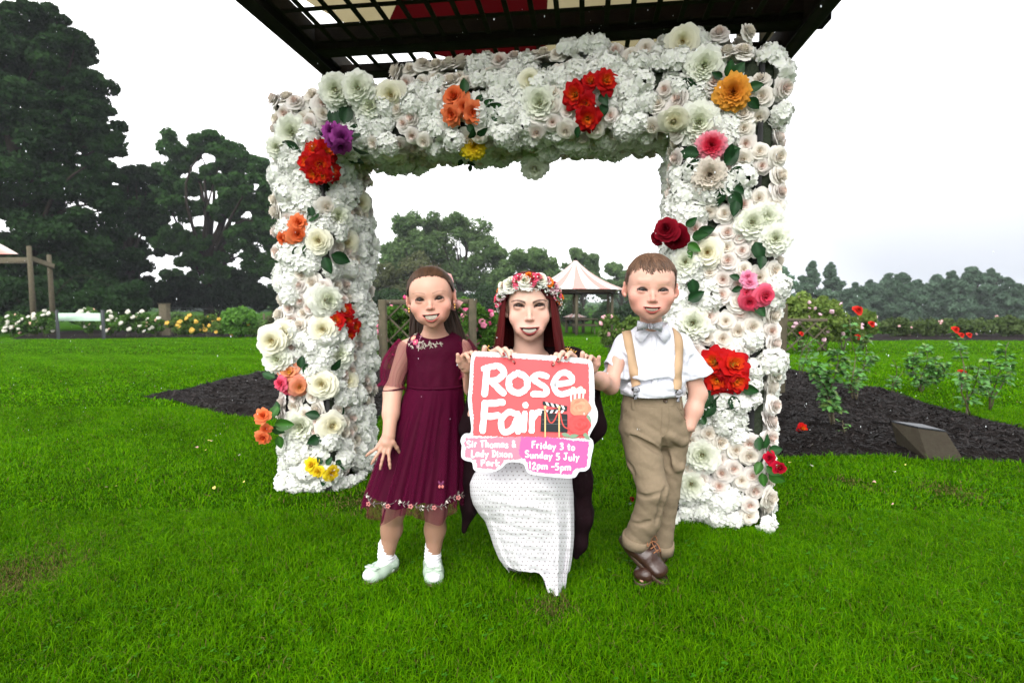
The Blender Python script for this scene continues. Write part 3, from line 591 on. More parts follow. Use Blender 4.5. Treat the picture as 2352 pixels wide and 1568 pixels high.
# lattice fences
def lattice(x0, x1, ytop, ybase_px, Yd, label, posts, group=None):
    gz = float(ground_z(0, Yd)); z1 = P(x0, ytop, Yd)[2]; X0 = P(x0, ytop, Yd)[0]; X1 = P(x1, ytop, Yd)[0]; root = thing('lattice_fence', [(X0+X1)/2, Yd, gz], label, 'fence', group)
    mk('rail', box([(X0+X1)/2, Yd, z1], (X1-X0, 0.05, 0.07), bev=0.006), m_wood, root)
    parts = []; H = z1-gz-0.1; n = int((X1-X0+H)/0.33)+1
    for s, dy in ((1, 0.0), (-1, 0.022)):
        for i in range(n):
            a = X0-H+i*0.33; p, q = np.array([a, Yd+dy, gz+0.1]), np.array([a+H, Yd+dy, z1])
            if p[0] < X0: f = (X0-p[0])/H; p = p+(q-p)*f
            if q[0] > X1: f = (X1-p[0])/(q[0]-p[0]+1e-6); q = p+(q-p)*max(0, f)
            if s < 0: p = np.array([X0+X1-p[0], p[1], p[2]]); q = np.array([X0+X1-q[0], q[1], q[2]])
            if np.linalg.norm(q-p) > 0.15: parts.append(beam(p, q, 0.02, 0.04, up=(0, 1, 0), bev=0))
    mk('lattice_slats', join(parts), m_wood, root, smooth=False)
    for x in posts: t = P(x, ytop-6, Yd-0.05); mk('post', box([t[0], t[1], (t[2]+gz)/2], (0.11, 0.11, t[2]-gz), bev=0.01), m_wood, root)
lattice(875, 962, 694, 800, 8.2, 'diamond lattice fence between the left arch leg and the girl', (878,))
lattice(1042, 1096, 692, 800, 8.2, 'diamond lattice fence between the girl and the woman', (1085,))
lattice(1735, 1800, 704, 846, 5.9, 'weathered lattice panel at the edge of the right bed', (1793,))
lattice(1810, 1900, 735, 800, 12.4, 'lattice under the rambling roses', ())
# far fence post and wire, right
Yf = 24; gz = float(ground_z(0, Yf)); t = P(2085, 738, Yf); fp = thing('fence_post', [t[0], t[1], gz], 'square post with netting in the far right border', 'post'); mk('post', box([t[0], t[1], (t[2]+gz)/2], (0.2, 0.2, t[2]-gz), bev=0.01), m_wood, fp)
m_net = M('wire_netting', (0.07, 0.06, 0.04), 0.8); q1 = P(2170, 752, Yf+3); parts = [tube([t+[0, 0, -0.03-0.1*i], q1+np.array([0, 0, -0.0-0.1*i])], 0.008, 4) for i in range(5)]+[tube([t*(1-f)+q1*f, (t*(1-f)+q1*f)-[0, 0, 0.45]], 0.007, 4) for f in np.linspace(0.05, 1, 12)]
mk('netting', join(parts), m_net, fp)
# slate topped marker block in the right bed
def bedz(x, y): return float(ground_z(x, y))+0.035
b0 = G(2125, 1048); mkr = thing('marker_block', [b0[0], b0[1], 0], 'wedge shaped mossy concrete marker block in the right bed', 'marker')
m_conc = M('mossy_concrete', (0.036, 0.029, 0.021), 0.85, spec=0.1, noise=(26, (0.045, 0.040, 0.028), 0.9), bump=(60, 0.7, 0.006)); m_slate = M('wet_slate', (0.03, 0.033, 0.04), 0.35)
def gp_(px, py, Y): return P(px, py, Y)
fl, fr = G(2134, 1056), G(2218, 1059); fl[2] = fr[2] = -0.01; wv_ = nrm(fr-fl); dv = np.array([-wv_[1], wv_[0], 0]); Wb = np.linalg.norm(fr-fl)
tl_ = P(2118, 984, fl[1]+0.10); bl_ = P(2096, 970, fl[1]+0.40)
hgt = tl_[2]; A0, B0 = fl, fr; A1 = A0+dv*0.10-wv_*0.02; A1[2] = hgt; B1 = B0+dv*0.10-wv_*0.06; B1[2] = hgt-0.02; A2 = A0+dv*0.22-wv_*0.12; A2[2] = hgt+0.01; A3 = A0+dv*0.20-wv_*0.07; A3[2] = -0.02; B2 = B0+dv*0.22-wv_*0.14; B2[2] = hgt-0.005; B3 = B0+dv*0.2; B3[2] = -0.02
V = np.array([A0, B0, B1, A1, A3, B3, B2, A2]); mk('block', (V, np.array([[0, 1, 2, 3], [4, 7, 6, 5], [0, 3, 7, 4], [1, 5, 6, 2], [0, 4, 5, 1], [3, 2, 6, 7]])), m_conc, mkr, smooth=False)
T4 = np.array([A1, B1, B2, A2])+[0, 0, 0.004]; T4 = T4+(T4.mean(0)-T4)*0.03; mk('slate', (np.concatenate([T4, T4+[0, 0, 0.008]]), np.array([[0, 3, 2, 1], [4, 5, 6, 7], [0, 1, 5, 4], [1, 2, 6, 5], [2, 3, 7, 6], [3, 0, 4, 7]])), m_slate, mkr, smooth=False)
# young roses in the right bed
SC0 = (0.075, 0.060, 0.025)
def stem_rose(seed, base_px, stems, label, blooms=(), leafcol=(0.06, 0.16, 0.035), lsz=0.048, nl=34):
    r = np.random.default_rng(seed); b_ = G(*base_px); b_[2] = bedz(b_[0], b_[1])-0.02; Y = b_[1]; root = thing('rose_plant', b_, label, 'rose plant', 'young rose plants in the right bed'); parts = []; lv = []
    for st_ in stems:
        pts = [b_+r.normal(0, 0.012, 3)*[1, 1, 0]]+[P(x, y, Y+r.normal(0, 0.05)) for x, y in st_]; pth = bez(pts, 14); pth[1:-1] += r.normal(0, 0.004, (12, 3)); parts.append(colr(tube(pth, np.linspace(0.0065, 0.0022, 14), 6), np.array(SC0)*r.uniform(0.6, 1.2)))
        for k in range(nl):
            t = 0.25+0.75*r.random()**0.8; q = pth[min(13, int(t*13))]; a = r.uniform(0, 6.28); d = nrm([math.cos(a), math.sin(a)*0.8, r.uniform(-0.1, 0.6)]); tw = q+d*r.uniform(0.03, 0.08); parts.append(colr(tube([q, (q+tw)/2+[0, 0, 0.006], tw], 0.0011, 4), (0.06, 0.09, 0.02)))
            for j in range(5):
                p0 = q+(tw-q)*(0.45+0.14*(j//2)+0.1*(j == 4)); sd_ = np.cross(d, [0, 0, 1])*(1 if j % 2 else -1)*(0 if j == 4 else 1); al = nrm(d*0.5+sd_+[0, 0, r.uniform(-0.5, 0.2)]); nn = nrm(np.array([0, -0.3, 1])+r.normal(0, 0.35, 3)); x_ = nrm(al); z_ = nrm(nn-x_*(nn@x_)); lv.append(xf(leaf(1.0, 0.36, np.array(leafcol)*r.uniform(0.6, 1.7)*np.array([1+0.6*(r.random() < 0.12), 1, 1]), 0.3, int(r.integers(99)), 5), mat4(p0, np.stack([x_, np.cross(z_, x_), z_], 1), lsz*r.uniform(0.7, 1.3))))
    mk('stems', join(parts), m_stem, root); mk('foliage', join(lv), m_leaf, root)
    for (x, y, rp, kind, st_, nm) in blooms: p = P(x, y, Y); place_flower('bloom', kind, 1, st_, nm, p, nrm([0.1, -0.7, 0.5]), rp/FPX*Y, root)
# ================================================================ flower shapes
def flower(kind, seed, R0=1.0):
    """a bloom facing +z, radius about R0; returns (V, F, col 0..1 blend, petal shade)"""
    r = np.random.default_rng(seed)
    K = {'rose': dict(n=24, ns=6, nq=6, open=0.82, cup=0.75, Wp=0.85, ruf=0.02, dome=1.25),
         'peony': dict(n=52, ns=5, nq=6, open=0.80, cup=0.75, Wp=0.62, ruf=0.05, dome=1.15),
         'ranunculus': dict(n=38, ns=5, nq=6, open=0.70, cup=1.0, Wp=0.75, ruf=0.02, dome=0.85),
         'quartered': dict(n=60, ns=4, nq=5, open=0.75, cup=0.70, Wp=0.45, ruf=0.05, dome=0.7),
         'open': dict(n=13, ns=5, nq=7, open=0.98, cup=0.5, Wp=0.85, ruf=0.075, dome=0.35),
         'bud': dict(n=11, ns=5, nq=5, open=0.35, cup=0.95, Wp=0.60, ruf=0.015, dome=1.0),
         'small': dict(n=9, ns=4, nq=4, open=0.95, cup=0.6, Wp=0.62, ruf=0.03, dome=0.5)}[kind]
    Vs, Fs, Ts, Rs = [], [], [], []; n0 = 0; f = gridF(K['ns'], K['nq'])
    for k in range(K['n']):
        t = ((k+0.5)/K['n'])**0.75; al = k*2.39996+r.normal(0, 0.15); op = K['open']
        el0 = R(88)-R(30)*t*op; el1 = R(100)*(1-t)+R(8)*t-R(52)*t**2*op; Lp = (0.34+0.50*t)*(1+r.normal(0, 0.06)); rho0 = 0.03+0.24*t; z0 = -0.42*t*t*K['dome']-0.05
        s = np.linspace(0, 1, K['ns']); el = el0+(el1-el0)*s**1.3; ds = Lp/(K['ns']-1)
        rho = rho0+np.concatenate([[0], np.cumsum(np.cos(el[1:])*ds)]); z = z0+np.concatenate([[0], np.cumsum(np.sin(el[1:])*ds)])*(0.75+0.35*(1-t))
        q = np.linspace(-1, 1, K['nq']); W = K['Wp']*(0.5+0.5*t)*np.sin(np.pi*np.clip(0.16+0.66*s, 0, 1))**0.8
        S, Q = np.meshgrid(s, q, indexing='ij'); rh = rho[:, None]*np.ones_like(Q); zz = z[:, None]-0.10*(Q**2)*S*K['cup']*(1 if t > 0.4 else 0.4)
        phi = Q*(W[:, None]/np.maximum(rh, 0.13)); phi = np.clip(phi, -1.5, 1.5)
        ph = r.uniform(0, 6.28); rf = K['ruf']*np.sin(Q*(4+2*r.random())+ph)*S**2*(0.4+t); rf += K['ruf']*0.6*np.sin(Q*9+ph*2)*S**4
        rh = rh+rf*0.8-0.06*K['cup']*Q**2*S*t; zz = zz+rf; tip = -0.05*np.cos(Q*np.pi)*S**4*t
        V = np.stack([rh*np.cos(al+phi), rh*np.sin(al+phi), zz+tip], -1).reshape(-1, 3)
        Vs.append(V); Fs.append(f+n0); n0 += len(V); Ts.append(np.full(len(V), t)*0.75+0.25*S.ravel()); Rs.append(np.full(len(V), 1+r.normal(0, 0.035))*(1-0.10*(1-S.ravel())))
    sc_ = sph((0, 0, -0.02), (0.21, 0.21, 0.15), 9, 6); Vs.append(sc_[0]); Fs.append(sc_[1]+n0); Ts.append(np.zeros(len(sc_[0]))); Rs.append(0.8+0.3*r.random(len(sc_[0])))
    V = np.concatenate(Vs); V /= np.percentile(np.hypot(V[:, 0], V[:, 1]), 97); T_ = np.concatenate(Ts)
    return V*R0, np.concatenate(Fs), T_, np.concatenate(Rs)
def tint(fl, stops):
    """stops: list of (t, rgb) from the heart outwards"""
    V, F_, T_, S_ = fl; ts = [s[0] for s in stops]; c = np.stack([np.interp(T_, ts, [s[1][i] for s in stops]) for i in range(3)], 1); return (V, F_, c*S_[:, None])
def hydrangea(seed, R0=1.0, nfl=42):
    r = np.random.default_rng(seed); Vs, Fs, Cs = [], [], []; n0 = 0; ns, nq = 3, 4; f = gridF(ns, nq)
    for k in range(nfl):
        ct = 1-1.15*(k+0.5)/nfl; st = math.sqrt(max(0, 1-ct*ct)); a = k*2.39996; d = nrm(np.array([st*math.cos(a), st*math.sin(a), ct])+r.normal(0, 0.10, 3)); c = d*0.78*(1+r.normal(0, 0.07)); c[2] *= 0.8
        f3 = frame(nrm(d+r.normal(0, 0.22, 3)), r.uniform(0, 6.28)); sz = 0.30*(1+r.normal(0, 0.12)); sh = 1+r.normal(0, 0.04)
        for p in range(4):
            al = p*np.pi/2+r.normal(0, 0.12); s = np.linspace(0.05, 1, ns); q = np.linspace(-1, 1, nq); S, Q = np.meshgrid(s, q, indexing='ij')
            W = 0.56*np.sin(np.pi*(0.12+0.60*S))**0.8; x = S; y = Q*W; z = 0.10*np.sin(Q*3+r.uniform(0, 6))*S+0.16*S**2*r.uniform(-0.6, 1.4)-0.10*(Q**2)
            L_ = np.stack([x*math.cos(al)-y*math.sin(al), x*math.sin(al)+y*math.cos(al), z], -1).reshape(-1, 3)*sz
            Vs.append(c+L_@f3.T); Fs.append(f+n0); n0 += len(L_); base = np.array([0.855, 0.855, 0.84])*sh; gr = np.array([0.74, 0.80, 0.62]); w_ = (1-S.ravel()[:, None])*0.55; Cs.append(base*(1-w_)+gr*w_)
    return (np.concatenate(Vs)*R0, np.concatenate(Fs), np.concatenate(Cs))
def leaf(L_=1.0, W=0.36, col=(0.02, 0.065, 0.018), curl=0.25, seed=0, n=7):
    """leaf along +x from the origin, facing +z"""
    r = np.random.default_rng(seed); s = np.linspace(0, 1, n); q = np.array([-1, -0.5, 0, 0.5, 1]); S, Q = np.meshgrid(s, q, indexing='ij'); w_ = W*np.sin(np.pi*S**0.85)**0.8*(1-0.25*S)+0.008
    w_ = w_*(1+0.05*np.sin(S*40)*np.abs(Q)); z = 0.12*np.abs(Q)*w_/W-curl*S**2*0.5+0.03*np.sin(S*14)*np.abs(Q)
    V = np.stack([S, Q*w_, z], -1).reshape(-1, 3)*L_; c = np.array(col)*np.where(np.abs(Q.ravel()) < 0.1, 1.6, 1.0)[:, None]*(1+0.1*r.normal()); return (V, gridF(n, 5), c)
W_BLUSH = [(0, (0.84, 0.58, 0.46)), (0.25, (0.86, 0.68, 0.60)), (0.6, (0.81, 0.75, 0.70)), (1, (0.87, 0.84, 0.81))]
W_IVORY = [(0, (0.84, 0.70, 0.54)), (0.3, (0.86, 0.79, 0.69)), (1, (0.87, 0.85, 0.80))]
W_PEONY = [(0, (0.66, 0.36, 0.04)), (0.05, (0.66, 0.50, 0.14)), (0.12, (0.70, 0.78, 0.46)), (0.40, (0.81, 0.84, 0.68)), (1, (0.85, 0.86, 0.81))]
W_CREAM = [(0, (0.62, 0.28, 0.02)), (0.08, (0.72, 0.42, 0.06)), (0.13, (0.80, 0.72, 0.38)), (0.5, (0.85, 0.82, 0.62)), (1, (0.86, 0.85, 0.74))]
C_RED = [(0, (0.30, 0.16, 0.02)), (0.14, (0.80, 0.46, 0.02)), (0.36, (0.74, 0.13, 0.01)), (0.62, (0.56, 0.010, 0.006)), (1, (0.33, 0.003, 0.010))]
C_PURPLE = [(0, (0.10, 0.01, 0.08)), (0.5, (0.20, 0.02, 0.17)), (1, (0.38, 0.07, 0.33))]
C_CORAL = [(0, (0.60, 0.06, 0.01)), (0.4, (0.75, 0.13, 0.03)), (1, (0.80, 0.24, 0.10))]
C_YELLOW = [(0, (0.60, 0.25, 0.01)), (0.3, (0.75, 0.50, 0.01)), (1, (0.80, 0.64, 0.03))]
C_AMBER = [(0, (0.45, 0.10, 0.005)), (0.4, (0.70, 0.24, 0.02)), (1, (0.78, 0.38, 0.06))]
C_PINKRED = [(0, (0.60, 0.01, 0.03)), (0.6, (0.66, 0.03, 0.07)), (0.8, (0.76, 0.22, 0.29)), (1, (0.78, 0.36, 0.42))]
C_BEIGE = [(0, (0.42, 0.30, 0.18)), (0.4, (0.60, 0.52, 0.42)), (1, (0.72, 0.67, 0.60))]
C_CRIMSON = [(0, (0.08, 0.0, 0.005)), (0.5, (0.13, 0.001, 0.006)), (1, (0.20, 0.002, 0.012))]
C_PINK = [(0, (0.55, 0.03, 0.05)), (0.5, (0.74, 0.06, 0.13)), (1, (0.78, 0.16, 0.25))]
C_PEACH = [(0, (0.80, 0.50, 0.05)), (0.3, (0.80, 0.36, 0.12)), (1, (0.80, 0.30, 0.22))]
C_ROSEPINK = [(0, (0.62, 0.10, 0.18)), (0.5, (0.74, 0.20, 0.34)), (1, (0.78, 0.36, 0.50))]
C_LILAC = [(0, (0.55, 0.22, 0.28)), (1, (0.74, 0.48, 0.54))]
C_ORANGE = [(0, (0.60, 0.10, 0.01)), (1, (0.82, 0.22, 0.02))]
C_WHITE = [(0, (0.72, 0.70, 0.45)), (1, (0.80, 0.80, 0.76))]
FM = {}
def fmesh(kind, var, stops, sname):
    k = (kind, var, sname)
    if k not in FM: FM[k] = tint(flower(kind, 100+var), stops)
    return FM[k]
FD = {}
def place_flower(name, kind, var, stops, sname, p, d, rad, parent, label=None, spin=0.0):
    """object with shared mesh data; parent has no rotation"""
    k = (kind, var, sname)
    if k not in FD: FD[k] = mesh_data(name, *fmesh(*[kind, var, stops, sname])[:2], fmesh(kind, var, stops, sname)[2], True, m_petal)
    o = bpy.data.objects.new(name, FD[k]); COL.objects.link(o); o.parent = parent
    o.matrix_local = Matrix(mat4(np.asarray(p)-origin(parent), frame(d, spin), rad).tolist())
    if label: o['label'] = label
    return o

# ================================================================ flower arch
AF0 = G(664, 1122); AF1 = G(1752, 1218); AF0[2] = AF1[2] = 0
au = nrm(AF1-AF0); av = np.array([-au[1], au[0], 0]); AL = np.linalg.norm(AF1-AF0)
def A(u, v, z): return AF0+au*u+av*v+np.array([0, 0, z])
LW, RW, DP = 0.245, 0.37, 0.42          # core widths of the legs and depth
ZB, ZT = 1.765, 1.985
arch = thing('flower_arch', A(AL/2, DP/2, 0), 'square arch packed with white hydrangeas and roses and bright rose sprays, standing behind the group', 'arch')
# cores: (u0,u1,v0,v1,z0,z1)
BOX = [(0, LW, 0, DP, 0.03, ZT), (AL-RW, AL, 0, DP, 0.03, ZT), (0.0, AL, 0.02, DP, ZB, ZT), (0.60, AL-0.12, 0.12, DP-0.02, ZT, ZT+0.13)]
m_frame = M('black_frame', (0.012, 0.012, 0.013), 0.5); m_backing = M('green_backing', (0.02, 0.03, 0.014), 0.9, bump=(60, 0.8, 0.01))
for b_ in BOX:
    c = A((b_[0]+b_[1])/2, (b_[2]+b_[3])/2, (b_[4]+b_[5])/2); mk('backing', box(c, (b_[1]-b_[0]-0.02, b_[3]-b_[2]-0.02, b_[5]-b_[4]-0.02), np.stack([au, av, [0, 0, 1]], 1), 0.01), m_backing, arch)
for (u, v) in ((0.01, 0.0), (LW-0.01, 0.0), (0.01, DP), (LW-0.01, DP), (AL-RW+0.01, 0.0), (AL-0.06, 0.0), (AL-RW+0.01, DP), (AL-0.01, DP)):
    mk('frame_post', box(A(u, v, ZT/2-0.01), (0.022, 0.022, ZT), np.stack([au, av, [0, 0, 1]], 1), 0.002), m_frame, arch)
# rays against the cores
def arch_hit(px, py, grow=0.0, need=False):
    o_ = np.array([0, 0, CAM_H]); d_ = ray(px, py); oo = np.array([(o_-AF0)@au, (o_-AF0)@av, o_[2]]); dd = np.array([d_@au, d_@av, d_[2]]); best = None
    for b_ in BOX:
        lo = np.array([b_[0], b_[2], b_[4]])-grow; hi = np.array([b_[1], b_[3], b_[5]])+grow
        t1 = (lo-oo)/dd; t2 = (hi-oo)/dd; tn = np.minimum(t1, t2).max(); tf = np.maximum(t1, t2).min()
        if tn < tf and tn > 0 and (best is None or tn < best[0]): k = int(np.argmax(np.minimum(t1, t2))); nn = np.zeros(3); nn[k] = -np.sign(dd[k]); best = (tn, nn)
    if best is None: return arch_hit(px, py, grow+0.02) if grow < 0.25 else None
    t, nn = best; p = o_+d_*t; n3 = au*nn[0]+av*nn[1]+np.array([0, 0, 1])*nn[2]
    # soften the normal towards the edges
    return p, n3, grow
# surface samples for the white filling
def near_box(p, k):
    b_ = BOX[k]; return all(b_[2*i]-1e-6 <= p[i] <= b_[2*i+1]+1e-6 for i in range(3))
samples = []; rs = np.random.default_rng(21)
for bi, b_ in enumerate(BOX):
    lo = np.array([b_[0], b_[2], b_[4]]); hi = np.array([b_[1], b_[3], b_[5]]); ex = hi-lo
    for ax in range(3):
        o1, o2 = (ax+1) % 3, (ax+2) % 3
        for sd_ in (0, 1):
            if ax == 2 and sd_ == 0 and bi < 2: continue
            st = 0.066; n1, n2 = max(2, int(round(ex[o1]/st))+1), max(2, int(round(ex[o2]/st))+1)
            for i in range(n1):
                for j in range(n2):
                    p = np.zeros(3); p[ax] = (lo, hi)[sd_][ax]; p[o1] = lo[o1]+ex[o1]*(i+(0.5 if j % 2 else 0)*0.9)/(n1-0.55); p[o2] = lo[o2]+ex[o2]*j/(n2-1); p[[o1, o2]] += rs.normal(0, 0.008, 2)
                    p[[o1, o2]] = np.clip(p[[o1, o2]], lo[[o1, o2]], hi[[o1, o2]])
                    nn = np.zeros(3); nn[ax] = (-1, 1)[sd_]
                    for a in (o1, o2):      # round the edges
                        e = ex[a]/2; u_ = (p[a]-(lo[a]+hi[a])/2)/e; w_ = max(0, abs(u_)-(1-0.05/e))/(0.05/e) if e > 0.05 else abs(u_); nn[a] += np.sign(u_)*0.8*w_
                    if any(near_box(p+nn*0.03, k) for k in range(4) if k != bi): continue
                    samples.append((p, nrm(nn)))
P3 = np.array([s[0] for s in samples]); keep = []; order = rs.permutation(len(P3))
for i in order:
    if all(np.linalg.norm(P3[i]-P3[j]) > 0.046 for j in keep[-4000:]): keep.append(i)
HY = [hydrangea(s, 1.0) for s in range(4)]; HD = [mesh_data('hydrangea_head', h[0], h[1], h[2], True, m_petal) for h in HY]
def seam(p, n):     # thin dark gap at the front inner corners
    return (abs(p[0]-LW) < 0.012 and p[1] < 0.012 and p[2] < 1.7) or (abs(p[0]-(AL-0.06)) < 0.008 and p[1] < 0.01 and p[2] < 1.5 and n[1] < -0.5)
items = []
for i in keep:
    p, n_ = samples[i]
    if seam(p, n_) and rs.random() < 0.4: continue
    wp = A(*p); wn = au*n_[0]+av*n_[1]+np.array([0, 0, 1])*n_[2]; pn = vnoise(p*np.array([1, 1, 1]), 5.5, 12, 2)
    kind = 'h' if pn > 0.04 or p[2] < 0.06 else 'r'
    px, py = proj(wp); vis = (np.array([0, 0, CAM_H])-wp)@wn > -0.15; items.append([vis, -np.linalg.norm(wp-[0, 0, CAM_H]), kind, wp, wn, px, py])
items.sort(key=lambda t: (t[0], t[1]), reverse=True)
cnt = {'h': 0, 'r': 0}; rest_h, rest_r = [], []
RV = [(v, s_, nm) for v in range(3) for s_, nm in ((W_BLUSH, 'blush'), (W_IVORY, 'ivory'))]
for vis, _, kind, wp, wn, px, py in items:
    d = nrm(wn+rs.normal(0, 0.16, 3)); spin = rs.uniform(0, 6.28)
    if kind == 'h':
        rad = rs.uniform(0.056, 0.072); M_ = mat4(wp+wn*(rad*0.20+rs.uniform(-0.016, 0.026)), frame(d, spin), rad); k = int(rs.integers(0, 4))
        if cnt['h'] < 100 and vis:
            o = bpy.data.objects.new('hydrangea_head', HD[k]); COL.objects.link(o); o.parent = arch; M_[:3, 3] -= origin(arch); o.matrix_local = Matrix(M_.tolist()); cnt['h'] += 1
        else: rest_h.append(xf(HY[k], M_))
    else:
        rad = rs.uniform(0.038, 0.053); v, st_, nm = RV[int(rs.integers(0, 6))]; pp = wp+wn*(0.026+rs.uniform(-0.004, 0.014))
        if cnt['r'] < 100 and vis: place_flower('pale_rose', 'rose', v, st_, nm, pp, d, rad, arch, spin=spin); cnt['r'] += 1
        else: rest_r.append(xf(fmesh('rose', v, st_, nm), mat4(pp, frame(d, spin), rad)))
if rest_h: o = mk('hydrangea_heads', join(rest_h), m_petal, arch); tag(o, kind='stuff')
if rest_r: o = mk('pale_roses', join(rest_r), m_petal, arch); tag(o, kind='stuff')
def arch_pt(px, py, rpx, out=0.03):
    h = arch_hit(px, py)
    p, n3, g = h; out += 0.08 if n3[2] < -0.5 else 0.0; tocam = nrm(np.array([0, 0, CAM_H])-p); rad = rpx/FPX*p[1]/math.cos(0.1); d = nrm(n3*0.55+tocam*0.75); return p+tocam*(out+0.5*g), d, rad
BIG = [(672, 305, 42, 'W'), (636, 338, 26, 'W'), (770, 207, 38, 'W'), (822, 203, 38, 'W'), (852, 243, 42, 'W'), (898, 220, 34, 'C'), (900, 347, 26, 'C'), (825, 467, 31, 'C'), (770, 497, 45, 'W'), (732, 553, 31, 'C'), (795, 557, 32, 'C'), (752, 690, 40, 'W'), (742, 756, 32, 'C'), (773, 812, 46, 'W'), (740, 882, 34, 'C'), (796, 874, 31, 'C'),
       (652, 763, 31, 'C'), (624, 783, 34, 'C'), (636, 825, 34, 'W'), (690, 978, 46, 'W'), (762, 978, 33, 'C'), (1218, 185, 27, 'C'), (1240, 237, 46, 'W'), (1236, 350, 42, 'W'), (1228, 388, 30, 'W'), (1568, 96, 35, 'C'), (1560, 146, 42, 'C'), (1618, 152, 44, 'W'), (1605, 282, 50, 'W'), (1548, 277, 30, 'C'), (1540, 334, 36, 'W'),
       (1625, 580, 35, 'C'), (1575, 602, 38, 'W'), (1556, 660, 36, 'C'), (1592, 742, 46, 'W'), (1760, 500, 38, 'W'), (1728, 512, 44, 'W'), (1782, 548, 36, 'W'), (1612, 1045, 44, 'W'), (1588, 1112, 38, 'W')]
for i, (x, y, r_, k) in enumerate(BIG):
    p, d, rad = arch_pt(x, y, r_, 0.055)
    if k == 'W': place_flower('white_peony', 'peony', i % 3, W_PEONY, 'peony', p, d, rad, arch, spin=i*1.7)
    else: place_flower('cream_ranunculus', 'ranunculus', i % 3, W_CREAM, 'cream', p, d, rad, arch, spin=i*1.7)
LEAFD = [mesh_data('leaf', *leaf(1.0, 0.34, c, 0.25, s)[:2], leaf(1.0, 0.34, c, 0.25, s)[2], True, m_leaf) for s, c in enumerate([(0.010, 0.040, 0.012), (0.014, 0.055, 0.014), (0.030, 0.11, 0.014)])]
def leaf_obj(p, along, nrml, L_, parent, k):
    z = nrm(nrml); x = nrm(np.asarray(along, float)-z*(np.asarray(along, float)@z)); y = np.cross(z, x); o = bpy.data.objects.new('leaf', LEAFD[k]); COL.objects.link(o); o.parent = parent
    M_ = mat4(np.asarray(p)-origin(parent), np.stack([x, y, z], 1), L_); o.matrix_local = Matrix(M_.tolist()); return o
def px_dir(p, ang):      # direction on screen (degrees, 0 = right, 90 = up) as a world vector
    return np.array([math.cos(R(ang)), 0, math.sin(R(ang))])
